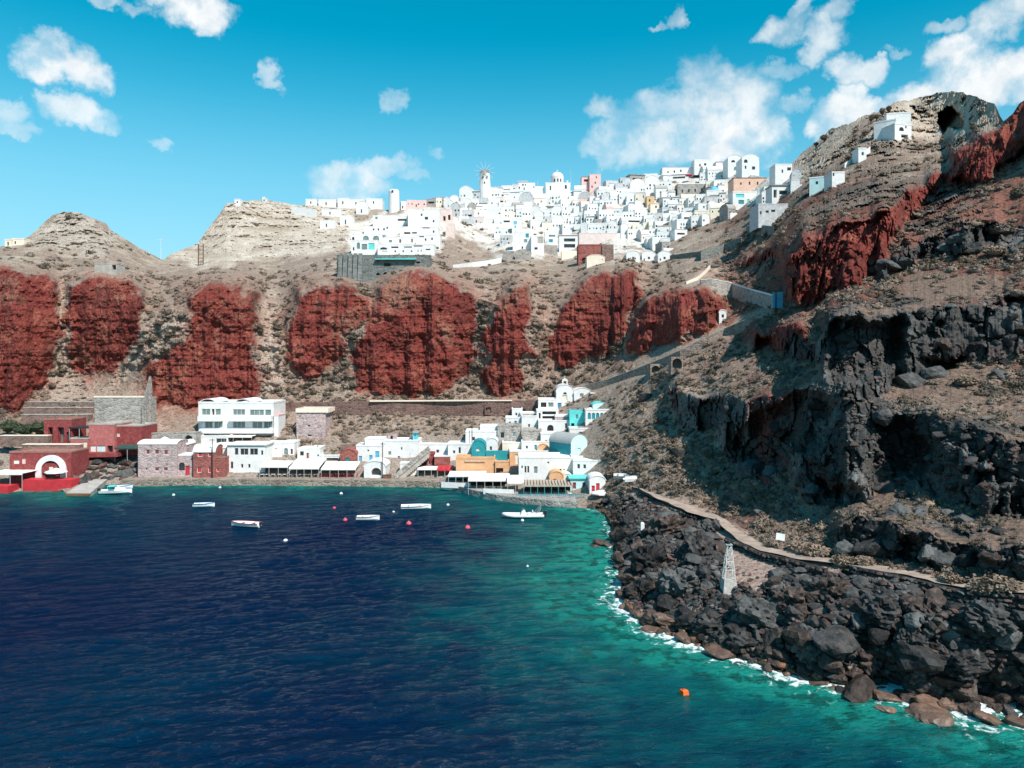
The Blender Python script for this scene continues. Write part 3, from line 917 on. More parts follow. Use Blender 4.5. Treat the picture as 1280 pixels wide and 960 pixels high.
ROCKO = surf('orange_stained_rock', (0.22, 0.10, 0.055), 0.6, 0.3, 1.2, 0.1, 0.4, c2=(0.2, 0.09, 0.05), c2amt=0.6, rnd=0.2)
BRUSH = surf('dry_brush', (0.185, 0.142, 0.112), 0.95, 0.3, 1.0, 0, 0.1, rnd=0.25)
BRUSHD = surf('dark_brush', (0.10, 0.080, 0.058), 0.95, 0.3, 1.0, 0, 0.1, rnd=0.25)
BRUSHG = surf('golden_dry_grass', (0.24, 0.178, 0.132), 0.95, 0.25, 1.0, 0, 0.1, rnd=0.2)
LEAFG = surf('dusty_green_leaves', (0.055, 0.072, 0.040), 0.8, 0.35, 1.0, 0, 0.2)

rng = random.Random(11)
nrg = np.random.default_rng(4)

# ------------------------------------------------------------------ rocks
import bmesh


def ico(sub):
    bm = bmesh.new()
    bmesh.ops.create_icosphere(bm, subdivisions=sub, radius=1.0)
    v = np.array([x.co[:] for x in bm.verts]); f = np.array([[x.index for x in q.verts] for q in bm.faces])
    bm.free()
    return v, f


ICO = {k: ico(k) for k in (1, 2, 3, 4)}


def rock_verts(seed, sub, flat=0.85):
    v, f = ICO[sub]
    r_ = np.random.default_rng(seed)
    nn = r_.normal(size=(10, 3)); nn /= np.linalg.norm(nn, axis=1)[:, None]
    c = r_.uniform(0.55, 1.0, 10)
    dots = v @ nn.T
    rad = np.where(dots > 0.05, c[None] / np.maximum(dots, 0.05), 9).min(1)
    rad = np.minimum(rad, 1.25)
    rad = rad * (1 + 0.20 * fbm(v * 2.1 + seed * 7.1, 4, 0.65, seed, True) * 0.6 + 0.10 * fbm(v * 4.6 + seed, 2, 0.6, seed))
    s = np.array([r_.uniform(0.85, 1.2), r_.uniform(0.85, 1.2), r_.uniform(0.65, 0.95)])
    return v * rad[:, None] * s, f


def sample(arr, x, y):
    j = int(np.clip(np.searchsorted(gx, x), 0, len(gx) - 1))
    v = (YS[j] - y) / (YS[j] - YT[j])
    i = int(np.clip(v * (NV - 1), 0, NV - 1))
    return float(arr[i, j])


def in_poly(poly, x, y):
    c = False
    for (ax, ay), (bx, by) in zip(poly, poly[1:] + poly[:1]):
        if (ay > y) != (by > y) and x < (bx - ax) * (y - ay) / (by - ay) + ax:
            c = not c
    return c


ROCKMESH = {}
for key, m, sub in (('dark', ROCK, 3), ('grey', ROCKG, 3), ('brown', ROCKB, 3), ('red', ROCKR, 3), ('tan', ROCKT, 3), ('orange', ROCKO, 3)):
    ROCKMESH[key] = []
    for q in range(6):
        v, f = rock_verts(hash_seed := (sum(map(ord, key)) * 7 + q), sub)
        me = mesh_from('boulder', v, f)
        me.materials.append(m)
        ROCKMESH[key].append(me)

def crag_verts(seed):
    v, f = ICO[4]
    r_ = np.random.default_rng(seed + 900)
    c1, c2, val = worley(v * 2.1 + seed * 3.3, seed)
    b1, b2, _ = worley(v * 4.7 + seed * 1.7, seed + 5)
    rad = 0.78 + 0.42 * (val - 0.35) + 0.16 * fbm(v * 2.4 + seed, 4, 0.6, seed, True) - 0.16 * (1 - sstep(0, .22, c2 - c1)) - 0.07 * (1 - sstep(0, .2, b2 - b1)) + 0.07 * vnoise(v * 8 + seed, seed)
    return v * rad[:, None] * np.array([r_.uniform(.9, 1.15), r_.uniform(.9, 1.1), r_.uniform(.75, 1.0)]), f


ROCKMESH['crag'] = []
for q in range(8):
    v, f = crag_verts(q)
    me = mesh_from('boulder', v, f)
    me.materials.append((ROCK, ROCK, ROCKG, ROCKB)[q % 4])
    ROCKMESH['crag'].append(me)
BOULDERS = []   # (x, y, px width, px height, kind)
FIXED = [(796, 741, 34, 32, 'brown'), (826, 733, 26, 26, 'brown'), (820, 700, 30, 26, 'brown'), (840, 699, 24, 24, 'red'), (864, 664, 26, 18, 'grey'), (836, 648, 26, 20, 'grey'), (783, 668, 46, 24, 'brown'), (800, 684, 30, 18, 'brown'), (756, 680, 34, 10, 'brown'), (772, 672, 30, 20, 'brown'), (745, 682, 18, 6, 'brown'), (774, 655, 20, 14, 'brown'),
         (850, 722, 26, 22, 'dark'), (888, 672, 26, 24, 'grey'), (870, 700, 24, 22, 'grey'), (1003, 800, 52, 58, 'brown'), (1052, 803, 60, 50, 'dark'), (1040, 830, 46, 38, 'brown'), (1074, 862, 66, 38, 'brown'), (1108, 872, 38, 20, 'tan'),
         (1144, 818, 66, 60, 'dark'), (1188, 790, 38, 36, 'grey'), (1212, 822, 40, 36, 'grey'), (1032, 736, 44, 44, 'dark'), (1142, 742, 42, 28, 'dark'), (1166, 880, 48, 22, 'tan'), (1160, 896, 48, 24, 'tan'), (1208, 888, 46, 32, 'brown'), (1232, 897, 40, 18, 'tan'),
         (1275, 904, 28, 18, 'tan'), (1108, 886, 26, 14, 'tan'), (990, 838, 18, 13, 'orange'), (977, 832, 15, 11, 'orange'), (1026, 853, 34, 10, 'tan'), (1010, 840, 16, 10, 'orange'), (870, 798, 24, 14, 'orange'), (955, 828, 22, 13, 'orange'), (1010, 730, 26, 26, 'grey'),
         (975, 762, 38, 34, 'grey'), (965, 800, 40, 40, 'dark'), (1095, 790, 44, 34, 'dark'), (1240, 775, 36, 30, 'dark'), (1262, 800, 40, 34, 'grey'), (1250, 840, 48, 40, 'dark'), (1180, 850, 56, 30, 'brown'), (1225, 860, 44, 28, 'dark'), (1270, 862, 44, 36, 'dark'),
         (930, 790, 44, 34, 'dark'), (890, 770, 36, 28, 'dark'), (860, 775, 34, 26, 'dark'), (835, 775, 36, 22, 'tan'), (900, 812, 40, 16, 'tan'), (1090, 745, 32, 26, 'dark'), (1110, 752, 24, 24, 'red'), (1165, 765, 30, 26, 'dark'), (1060, 745, 32, 30, 'grey'), (1004, 762, 28, 22, 'brown'),
         (1072, 775, 34, 26, 'grey'), (1220, 760, 30, 22, 'grey'), (1275, 770, 30, 26, 'grey'), (812, 786, 26, 12, 'tan'), (782, 757, 24, 12, 'tan'), (1200, 770, 26, 20, 'dark'), (1130, 772, 28, 22, 'dark'), (1128, 868, 30, 16, 'brown'), (1195, 745, 20, 14, 'red')]
FIXED = [(x, y, w * .82, h * .8, k) for x, y, w, h, k in FIXED]
BOULDERS += FIXED
# fused crags standing out of the boulder apron
CRAGS = [(835, 662, 62, 44), (872, 690, 54, 52), (884, 664, 40, 34), (812, 704, 56, 46), (850, 728, 54, 40), (800, 742, 44, 38), (950, 772, 62, 46), (990, 750, 50, 40), (1036, 742, 56, 44), (1098, 762, 64, 40), (1160, 764, 54, 38), (1232, 772, 64, 44), (925, 800, 54, 36), (1012, 806, 50, 46), (1200, 830, 60, 44), (1262, 835, 54, 44), (1080, 820, 56, 40), (888, 780, 50, 30), (1140, 800, 40, 36)]
BOULDERS += [(x, y, w, h, 'crag') for x, y, w, h in CRAGS]
acc = [(x, y, max(w, h) * 0.42) for x, y, w, h, _ in FIXED] + [(x, y, w * .34) for x, y, w, h in CRAGS]
tries = 0
SP = ROCKSHORE[0]
while len(BOULDERS) < 1150 and tries < 22000:
    tries += 1
    x, y = rng.uniform(738, 1345), rng.uniform(615, 910)
    if not in_poly(SP, x, y) or y > shore_row(x) + (14 if x > 1020 and tries % 3 == 0 else 3) or sample(m_path, x, y) > 0.3:
        continue
    pxm = FP / terr(x, y)            # pixels in a metre there
    r = pxm * min(0.30 + rng.expovariate(1 / 0.24), 1.1) if tries < 9000 else pxm * rng.uniform(0.22, 0.42)
    if x < 800 and y < 640: r *= 0.8
    if 880 < x < 985 and 735 < y < 775: r *= 0.62
    if any((x - a) ** 2 + (y - b) ** 2 < ((r + c) * 0.56) ** 2 for a, b, c in acc):
        continue
    acc.append((x, y, r))
    edge = shore_row(x) - y
    if edge < 16: kd = rng.choice(['tan', 'brown', 'brown', 'dark'] if rng.random() < .5 else ['brown', 'dark'])
    elif edge < 55: kd = rng.choice(['brown', 'brown', 'dark', 'dark', 'grey'])
    else: kd = rng.choice(['dark', 'dark', 'dark', 'dark', 'grey', 'brown', 'brown'] if x > 900 else ['dark', 'dark', 'grey', 'brown'])
    BOULDERS.append((x, y, 2 * r * rng.uniform(.95, 1.3), 2 * r * rng.uniform(.8, 1.0), kd))
SP2 = [(85, 578), (112, 572), (172, 562), (172, 598), (132, 600), (95, 606)]
for _ in range(900):
    x, y = rng.uniform(84, 173), rng.uniform(560, 606)
    if not in_poly(SP2, x, y): continue
    r = rng.uniform(2.5, 7.5)
    if any((x - a) ** 2 + (y - b) ** 2 < ((r + c) * 0.6) ** 2 for a, b, c in acc): continue
    acc.append((x, y, r))
    BOULDERS.append((x, y, 2.3 * r, 2 * r, rng.choice(['dark', 'grey', 'brown', 'red'])))
NSHORE = len(BOULDERS)
# loose blocks on the hillside, mostly under and above the lava bands
HILLB = [(1200, 300, 26, 22, 'grey'), (1215, 312, 30, 14, 'grey'), (1182, 310, 18, 18, 'grey'), (1110, 332, 24, 18, 'grey'), (1132, 330, 18, 14, 'grey'), (1060, 690, 30, 30, 'grey'), (1090, 690, 34, 34, 'dark'), (1160, 690, 26, 22, 'grey'), (1180, 700, 30, 22, 'grey'),
         (1120, 640, 34, 30, 'grey'), (1150, 642, 28, 24, 'grey'), (1185, 642, 18, 18, 'grey'), (1205, 650, 22, 18, 'grey'), (1170, 468, 34, 26, 'grey'), (1140, 478, 40, 30, 'grey'), (1250, 470, 26, 14, 'grey'), (1050, 520, 26, 20, 'grey'), (1105, 520, 30, 20, 'grey'), (1000, 596, 22, 26, 'grey'), (1012, 612, 20, 22, 'grey'),
         (935, 585, 26, 24, 'grey'), (965, 590, 24, 18, 'grey'), (988, 625, 18, 14, 'grey'), (1098, 700, 20, 12, 'tan'), (1122, 703, 18, 11, 'grey'), (978, 672, 14, 10, 'grey'), (805, 498, 24, 14, 'dark'), (845, 568, 30, 16, 'dark'), (886, 672, 18, 12, 'grey'), (950, 640, 14, 9, 'grey')]
BOULDERS += HILLB
acc = [(x, y, max(w, h) * .4) for x, y, w, h, _ in HILLB]
for _ in range(5000):
    if len(BOULDERS) > NSHORE + 200: break
    x, y = rng.uniform(800, 1300), rng.uniform(270, 715)
    if y < sky_row(x) + 20 or y > 0.5 * (x - 800) + 640: continue
    if sample(m_path, x, y) > .2 or sample(m_red, x, y) > .3 or sample(m_shore, x, y) > .2: continue
    dens = 0.9 if sample(m_bas, x, y) > .3 else (0.75 if sample(patch, x, y) > 0.2 else 0.12)
    if rng.random() > dens: continue
    pxm = FP / terr(x, y)
    r = pxm * min(0.25 + rng.expovariate(1 / 0.3), 1.0)
    if any((x - a) ** 2 + (y - b) ** 2 < ((r + c) * 0.8) ** 2 for a, b, c in acc): continue
    acc.append((x, y, r))
    BOULDERS.append((x, y, 2 * r * rng.uniform(.95, 1.3), 2 * r * rng.uniform(.8, 1.05), rng.choice(['grey', 'dark', 'dark', 'dark', 'dark', 'brown'])))

order = sorted(range(len(BOULDERS)), key=lambda k: -BOULDERS[k][2] * BOULDERS[k][3])
single = set(order[:300])
assert len(order) > 300
LOOK = {'dark': 'charcoal basalt', 'grey': 'grey basalt', 'brown': 'dark brown lava', 'red': 'reddish scoria', 'tan': 'wet tan', 'orange': 'orange stained', 'crag': 'jagged black lava'}
BZONES = [('under the red houses', lambda x, y: x < 300), ('in the surf below the path', lambda x, y: y > shore_row(x) - 14 and x > 1040), ('in the surf below the beacon', lambda x, y: y > shore_row(x) - 14 and 830 < x <= 1040), ('in the water off the headland', lambda x, y: y > shore_row(x) - 12),
          ('beside the lattice beacon', lambda x, y: 840 < x < 960 and 655 < y < 775), ('under the path retaining wall', lambda x, y: x >= 960 and 700 < y < 790), ('on the shore above the surf', lambda x, y: x >= 840 and y > 740),
          ('on the headland corner', lambda x, y: x < 850 and y > 610), ('at the cliff foot above the path', lambda x, y: y > 600), ('on the dark lava bands', lambda x, y: y > 440), ('on the upper hillside', lambda x, y: True)]
zone_n = {}
restv, restf, restm, nb = [], [], [], 0
RKEYS = ['dark', 'grey', 'brown', 'red', 'tan', 'orange']


def rock_matrix(x, y, w, h):
    D = CH * FP / (y - PY) if y > shore_row(x) else terr(x, y, False)
    mw, mh = w * D / FP / 2, h * D / FP / 2
    p = at(x, y, D - 0.15 * mw)
    return p, mw, mh


for k in order:
    x, y, w, h, kd = BOULDERS[k]
    p, mw, mh = rock_matrix(x, y, w, h)
    if k in single:
        o = bpy.data.objects.new('boulder', rng.choice(ROCKMESH[kd]))
        o.location = p
        o.scale = (mw, mw * rng.uniform(.8, 1.1), mh * 1.15)
        o.rotation_euler = (rng.uniform(-.3, .3), rng.uniform(-.3, .3), rng.uniform(0, 6.28))
        link(o)
        zn = next(z for z, fn in BZONES if fn(x, y))
        size = 'huge' if w > 50 else 'large' if w > 30 else 'middling' if w > 20 else 'small'
        o['_look'] = f'{size} {LOOK[kd]} boulder'
        o['_zone'] = zn
        o['_x'] = x
        tag(o, None, 'boulder', 'boulders ' + zn)
    else:
        v, f = rock_verts(k % 40, 2)
        a = rng.uniform(0, 6.28); c_, s_ = math.cos(a), math.sin(a)
        v = v * np.array([mw, mw, mh])
        v = np.c_[v[:, 0] * c_ - v[:, 1] * s_, v[:, 0] * s_ + v[:, 1] * c_, v[:, 2]] + np.array(p)
        restv.append(v); restf.append(f + nb); nb += len(v); restm.append(np.full(len(f), RKEYS.index(kd if kd != 'crag' else 'dark')))
ORD = ['', 'second ', 'third ', 'fourth ', 'fifth ', 'sixth ', 'seventh ', 'eighth ', 'ninth ', 'tenth ', 'eleventh ', 'twelfth ', 'thirteenth ', 'fourteenth ', 'fifteenth ', 'sixteenth ', 'seventeenth ', 'eighteenth ', 'nineteenth ', 'twentieth ']


def nth(i):
    if i == 0: return 'leftmost'
    if i < len(ORD): return ORD[i].strip() + ' from the left'
    u = ['', 'first', 'second', 'third', 'fourth', 'fifth', 'sixth', 'seventh', 'eighth', 'ninth']
    t = {20: 'twenty', 30: 'thirty', 40: 'forty', 50: 'fifty'}
    q = i + 1
    return (t[q // 10 * 10] + ('-' + u[q % 10] if q % 10 else 'th')) + ' from the left'


def number_labels(objs):
    """things of one look in one place: told apart by their order along the shore or slope"""
    by = {}
    for o in objs: by.setdefault((o['_look'], o['_zone']), []).append(o)
    for (lk, zn), os_ in by.items():
        os_.sort(key=lambda o: o['_x'])
        for i, o in enumerate(os_):
            o['label'] = f'{lk} {zn}' if len(os_) == 1 else f'{lk} {zn}, {nth(i)}'
            for q in ('_look', '_zone', '_x'):
                del o[q]


number_labels([o for o in COL.objects if '_look' in o])
# small rubble between the boulders
for _ in range(5200):
    x, y = rng.uniform(738, 1350), rng.uniform(440, 905)
    sh = in_poly(SP, x, y)
    if y > shore_row(x) + 2 or (not sh and (y < 300 or sample(m_bas, x, y) + sample(patch, x, y) < .4)) or (sample(m_path, x, y) > .3 and (y < 700 or x > 990 or rng.random() < .5)): continue
    pxm = FP / terr(x, y)
    r = pxm * rng.uniform(0.1, 0.34)
    p, mw, mh = rock_matrix(x, y, 2 * r, 1.6 * r)
    v, f = rock_verts(rng.randrange(30), 1)
    v = v * np.array([mw, mw, mh]) + np.array(p)
    restv.append(v); restf.append(f + nb); nb += len(v)
    kd = 'tan' if sh and shore_row(x) - y < 14 else rng.choice(['dark', 'dark', 'grey', 'brown', 'red'])
    restm.append(np.full(len(f), RKEYS.index(kd)))
me = mesh_from('rock_rubble', np.concatenate(restv), np.concatenate(restf))
for kd, m in zip(RKEYS, (ROCK, ROCKG, ROCKB, ROCKR, ROCKT, ROCKO)): me.materials.append(m)
me.polygons.foreach_set('material_index', np.concatenate(restm).astype(np.int32))
o = bpy.data.objects.new('rock_rubble', me); link(o)
tag(o, 'small broken lava rubble filling the gaps between the shore boulders', 'rubble', kind='stuff')

# ------------------------------------------------------------------ brush


def brush_arrays(seed, nleaf, core=2, leaf=0.16):
    r_ = np.random.default_rng(seed)
    v, f = ICO[core]
    lump = 0.80 + 0.22 * fbm(v * 1.7 + seed, 2, 0.5, seed)
    cv = v * lump[:, None] * np.array([0.95, 0.95, 0.62])
    fv, ff = [cv], [np.c_[f, f[:, 2]]]
    d = r_.normal(size=(nleaf, 3)); d[:, 2] = np.abs(d[:, 2]) * 0.9; d /= np.linalg.norm(d, axis=1)[:, None]
    rad = (0.82 + 0.25 * fbm(d * 1.7 + seed, 2, 0.5, seed)) * r_.uniform(0.86, 1.1, nleaf)
    c = d * rad[:, None] * np.array([1, 1, 0.7])
    u = np.cross(d, r_.normal(size=(nleaf, 3))); u /= np.linalg.norm(u, axis=1)[:, None]
    w = d * 0.7 + np.cross(d, u) * 0.7
    s = leaf * r_.uniform(0.6, 1.4, (nleaf, 1))
    q = np.stack([c - u * s * .5, c + u * s * .5, c + u * s * .35 + w * s * 1.3, c - u * s * .35 + w * s * 1.3], 1).reshape(-1, 3)
    b = len(cv)
    fv.append(q); ff.append((np.arange(nleaf)[:, None] * 4 + np.arange(4)[None]) + b)
    return fv, ff


def brush_mesh(name, seed, nleaf, m, leaf=0.10):
    fv, ff = brush_arrays(seed, nleaf, 2, leaf)
    core = bpy.data.meshes.new(name)
    verts = np.concatenate(fv)
    faces = [tuple(int(i) for i in r[:3]) for r in ff[0]] + [tuple(int(i) for i in r) for r in ff[1]]
    core.from_pydata(verts.tolist(), [], faces)
    core.materials.append(m)
    return core


BM = {'dry': [brush_mesh('brush', 50 + q, 420, BRUSH) for q in range(5)], 'dark': [brush_mesh('brush', 60 + q, 260, BRUSHD) for q in range(3)],
      'golden': [brush_mesh('brush', 70 + q, 420, BRUSHG, 0.14) for q in range(3)], 'green': [brush_mesh('brush', 80 + q, 300, LEAFG) for q in range(3)]}
SHRUBS = [(1250, 724, 50, 26, 'golden'), (1230, 730, 34, 18, 'golden'), (1190, 718, 30, 18, 'golden'), (1178, 722, 18, 14, 'golden'), (1055, 698, 34, 12, 'golden'), (1080, 698, 30, 13, 'golden'), (1020, 685, 36, 16, 'golden'), (1000, 680, 28, 14, 'golden'), (970, 672, 22, 12, 'golden'),
          (850, 569, 34, 18, 'dark'), (898, 568, 26, 20, 'dark'), (909, 610, 12, 13, 'dark'), (882, 632, 24, 16, 'dark'), (866, 616, 22, 14, 'dark'), (815, 600, 34, 20, 'dry'), (770, 585, 32, 18, 'dry'), (780, 560, 40, 22, 'dry'), (800, 545, 36, 20, 'dry'), (880, 605, 36, 16, 'dry'), (850, 600, 40, 18, 'dry'),
          (965, 325, 16, 10, 'green'), (915, 300, 26, 16, 'green'), (905, 306, 18, 12, 'green'), (800, 502, 26, 14, 'dark')]
acc = [(x, y, w * .45) for x, y, w, h, _ in SHRUBS]


def can_grow(x, y):
    return sample(m_bas, x, y) < .25 and sample(m_red, x, y) < .2 and sample(m_path, x, y) < .2 and sample(m_road, x, y) < .2 and sample(m_shore, x, y) < .15


KEEP = [(240, 500, 350, 600), (365, 510, 410, 550), (100, 455, 240, 615), (0, 560, 100, 620), (340, 570, 755, 640), (440, 545, 752, 640), (620, 478, 752, 560), (560, 500, 640, 600), (435, 225, 560, 320), (560, 225, 850, 322), (800, 190, 1000, 290)]
for _ in range(60000):
    if len(SHRUBS) >= 300: break
    x, y = rng.uniform(-10, 1290), rng.uniform(150, 735)
    if y < sky_row(x) + 6 or y > shore_row(x) - 6 or not can_grow(x, y): continue
    if any(a < x < c and b < y < d for a, b, c, d in KEEP): continue
    D = terr(x, y); pxm = FP / D
    if D > 230 and rng.random() < .93: continue
    r = pxm * min(0.75 + rng.expovariate(1 / 0.45), 2.3)
    if D < 110: r *= 0.75
    if any((x - a) ** 2 + (y - b) ** 2 < ((r + c) * 0.8) ** 2 for a, b, c in acc): continue
    acc.append((x, y, r))
    SHRUBS.append((x, y, 2 * r, 1.1 * r, rng.choice(['dry', 'dry', 'dry', 'dark', 'golden'] if D < 150 else ['dry', 'dry', 'dark', 'dark'])))
SZ = [('beside the coastal path', lambda x, y: x > 800 and y > 640), ('above the harbour end of the path', lambda x, y: x > 735 and 540 < y), ('beside the lava bands', lambda x, y: x > 800 and 440 < y), ('beside the stepped road', lambda x, y: x > 735 and 330 < y),
      ('on the summit slope', lambda x, y: x > 860), ('behind the harbour houses', lambda x, y: y > 488), ('between the red cliffs', lambda x, y: y > 345), ('above the red cliffs', lambda x, y: True)]
SL = {'dry': 'rounded olive brown shrub', 'dark': 'dark thorny shrub', 'golden': 'golden dry grass tussock', 'green': 'dusty green bush'}
for x, y, w, h, kd in SHRUBS:
    D = terr(x, y, False)
    mw, mh = w * D / FP / 2, h * D / FP / 2
    o = bpy.data.objects.new('grass_tussock' if kd == 'golden' else 'shrub', rng.choice(BM[kd]))
    o.location = at(x, y + h * .35, D - (1.6 if kd == 'golden' and w > 24 else 0))
    o.scale = (mw, mw * rng.uniform(.85, 1.1), max(mh * 1.25, mw * .7))
    o.rotation_euler = (0, 0, rng.uniform(0, 6.28))
    link(o)
    zn = next(z for z, fn in SZ if fn(x, y))
    o['_look'] = ('broad ' if w > 30 else 'small ' if w < 16 else '') + SL[kd]; o['_zone'] = zn; o['_x'] = x
    tag(o, None, 'grass tussock' if kd == 'golden' else 'shrub', 'brush ' + zn)
number_labels([o for o in COL.objects if '_look' in o])
# the countless small cushions of brush
sv, sf, smi, nb = [], [], [], 0
protos = [brush_arrays(90 + q, 46, 1, 0.17) for q in range(6)]
cnt = 0
for _ in range(60000):
    if cnt > 6400: break
    x, y = rng.uniform(-60, 1370), rng.uniform(140, 735)
    if y < sky_row(x) + 3 or y > shore_row(x) - 4 or not can_grow(x, y): continue
    if sample(m_vill, x, y) > .5 and rng.random() < .5: continue
    if sample(m_town, x, y) > .5 and rng.random() < .6: continue
    if any(a < x < c and b < y < d for a, b, c, d in KEEP[:6]): continue
    if sample(m_pale, x, y) > .4 and rng.random() < .9: continue
    if sample(n_c, x, y) < 0.02 and (y < 345 or x > 1000) and rng.random() < .88: continue
    cnt += 1
    D = terr(x, y, False)
    mw = min(0.35 + rng.expovariate(1 / 0.3), 1.5) * (1.25 if D > 200 else 0.8 if D < 110 else 1)
    fv, ff = protos[rng.randrange(6)]
    p = np.array(at(x, y, D)); a = rng.uniform(0, 6.28); c_, s_ = math.cos(a), math.sin(a)
    q = np.concatenate(fv) * np.array([mw, mw, mw * rng.uniform(.75, 1.1)])
    q = np.c_[q[:, 0] * c_ - q[:, 1] * s_, q[:, 0] * s_ + q[:, 1] * c_, q[:, 2]] + p
    fc = np.concatenate(ff)
    sv.append(q); sf.append(fc + nb); nb += len(q)
    smi.append(np.full(len(fc), rng.choice([0, 0, 0, 1, 1, 2] if D < 240 else [0, 0, 1, 1])))
V, F, MI = np.concatenate(sv), np.concatenate(sf), np.concatenate(smi)
tri = F[:, 2] == F[:, 3]
me = bpy.data.meshes.new('hillside_scrub')
ln = np.where(tri, 3, 4)
me.vertices.add(len(V)); me.vertices.foreach_set('co', V.astype(np.float32).ravel())
flat = F.ravel()[np.c_[np.ones((len(F), 3), bool), ~tri].ravel()]
me.loops.add(len(flat)); me.loops.foreach_set('vertex_index', flat.astype(np.int32))
me.polygons.add(len(F))
me.polygons.foreach_set('loop_start', np.r_[0, np.cumsum(ln)[:-1]].astype(np.int32))
me.polygons.foreach_set('loop_total', ln.astype(np.int32))
for m in (BRUSH, BRUSHD, BRUSHG): me.materials.append(m)
me.polygons.foreach_set('material_index', MI.astype(np.int32))
me.update(calc_edges=True)
o = bpy.data.objects.new('hillside_scrub', me); link(o)
tag(o, 'low dry scrub growing thickly over the slopes', 'scrub', kind='stuff')


# ================================================================== buildings
_pane_cache = {}


def box_mesh(name, w, d, h, m):
    key = (name, round(w, 2), round(d, 2), round(h, 2), m.name)
    if key not in _pane_cache:
        _pane_cache[key] = MB().box(-w / 2, w / 2, -d / 2, d / 2, 0, h).mesh(name, m)
    return _pane_cache[key]


def arch_pts(x0, x1, z0, z1, n=8):
    """outline of an arched opening, from the left foot over the crown to the right foot"""
    r = (x1 - x0) / 2; rise = min(r, (z1 - z0) * 0.8); zs = z1 - rise; c = (x0 + x1) / 2
    return [(x0, z0)] + [(c - r * math.cos(math.pi * k / n), zs + rise * math.sin(math.pi * k / n)) for k in range(n + 1)] + [(x1, z0)]


def facade(mb, w, h, holes, rev, vault=0.0, base=-2.0, deep=0.22):
    """front wall at y=0 with real openings and reveals; vault adds a half-round gable of that rise"""
    xs = sorted({-w / 2, w / 2} | {q for o in holes for q in o[:2]})
    zs = sorted({base, h} | {q for o in holes for q in o[2:4]})
    for a, b in zip(xs[:-1], xs[1:]):
        for c, d in zip(zs[:-1], zs[1:]):
            mx, mz = (a + b) / 2, (c + d) / 2
            if any(o[0] < mx < o[1] and o[2] < mz < o[3] for o in holes): continue
            mb.poly((a, 0, c), (b, 0, c), (b, 0, d), (a, 0, d))
    rev0 = rev
    for o in holes:
        x0, x1, z0, z1 = o[:4]
        rev = deep if o[4].endswith('o') else rev0
        if o[4].startswith('a'):
            pts = arch_pts(x0, x1, z0, z1)
            mid = len(pts) // 2
            mb.poly((x0, 0, z1), *[(p[0], 0, p[1]) for p in pts[1:mid + 1]][::-1])
            mb.poly((x1, 0, z1), *[(p[0], 0, p[1]) for p in pts[mid:-1]][::-1])
            for p, q in zip(pts[:-1], pts[1:]):
                mb.poly((p[0], 0, p[1]), (q[0], 0, q[1]), (q[0], rev, q[1]), (p[0], rev, p[1]))
            mb.poly((x0, 0, z0), (x1, 0, z0), (x1, rev, z0), (x0, rev, z0))
        else:
            for p, q in (((x0, z0), (x1, z0)), ((x1, z0), (x1, z1)), ((x1, z1), (x0, z1)), ((x0, z1), (x0, z0))):
                mb.poly((p[0], 0, p[1]), (q[0], 0, q[1]), (q[0], rev, q[1]), (p[0], rev, p[1]))
    if vault:
        n = 14
        mb.poly(*[(-w / 2 * math.cos(math.pi * k / n), 0, h + vault * math.sin(math.pi * k / n)) for k in range(n + 1)][::-1])


def shell(w, d, h, holes=(), rev=0.22, vault=0.0, base=-2.0, vx=0.0):
    mb = MB()
    facade(mb, w, h, list(holes), rev, vault, base, min(1.3, d - .15))
    mb.poly((w / 2, 0, base), (w / 2, d, base), (w / 2, d, h), (w / 2, 0, h))
    mb.poly((-w / 2, d, base), (-w / 2, 0, base), (-w / 2, 0, h), (-w / 2, d, h))
    mb.poly((w / 2, d, base), (-w / 2, d, base), (-w / 2, d, h), (w / 2, d, h))
    if vault:
        n = 14
        mb.poly(*[(-w / 2 * math.cos(math.pi * k / n), d, h + vault * math.sin(math.pi * k / n)) for k in range(n + 1)])
    if vx:
        n = 10
        for s in (-1, 1):
            p = [(s * w / 2, d / 2 - d / 2 * math.cos(math.pi * k / n), h + vx * math.sin(math.pi * k / n)) for k in range(n + 1)]
            mb.poly(*(p if s < 0 else p[::-1]))
    return mb


def flat_roof(w, d, h, par=0.35, t=0.22, over=0.06):
    mb = MB()
    mb.box(-w / 2 + t, w / 2 - t, t, d - t, h - 0.12, h + 0.03)
    o = over
    mb.box(-w / 2 - o, w / 2 + o, -o, t, h, h + par)
    mb.box(-w / 2 - o, w / 2 + o, d - t, d + o, h, h + par)
    mb.box(-w / 2 - o, -w / 2 + t, t, d - t, h, h + par)
    mb.box(w / 2 - t, w / 2 + o, t, d - t, h, h + par)
    return mb


def slab_roof(w, d, h, t=0.25, over=0.35):
    return MB().box(-w / 2 - over, w / 2 + over, -over, d + 0.05, h, h + t)


def vault_roof(w, d, h, rise, t=0.14, over=0.10, n=14):
    mb = MB(); rings = []
    for y in (-over, d + over):
        out = [((w / 2 + t) * -math.cos(math.pi * k / n), y, h - 0.06 + (rise + t) * math.sin(math.pi * k / n)) for k in range(n + 1)]
        inn = [((w / 2 + .01) * -math.cos(math.pi * k / n), y, h - 0.06 + (rise + .01) * math.sin(math.pi * k / n)) for k in range(n + 1)]
        rings.append(out + inn[::-1])
    return mb.loft(rings)


def vaultx_roof(w, d, h, rise, t=0.14, over=0.10, n=12):
    mb = MB(); rings = []
    for x in (-w / 2 - over, w / 2 + over):
        out = [(x, d / 2 - (d / 2 + t) * math.cos(math.pi * k / n), h - 0.06 + (rise + t) * math.sin(math.pi * k / n)) for k in range(n + 1)]
        inn = [(x, d / 2 - (d / 2 + .01) * math.cos(math.pi * k / n), h - 0.06 + (rise + .01) * math.sin(math.pi * k / n)) for k in range(n + 1)]
        rings.append(out + inn[::-1])
    return mb.loft(rings)


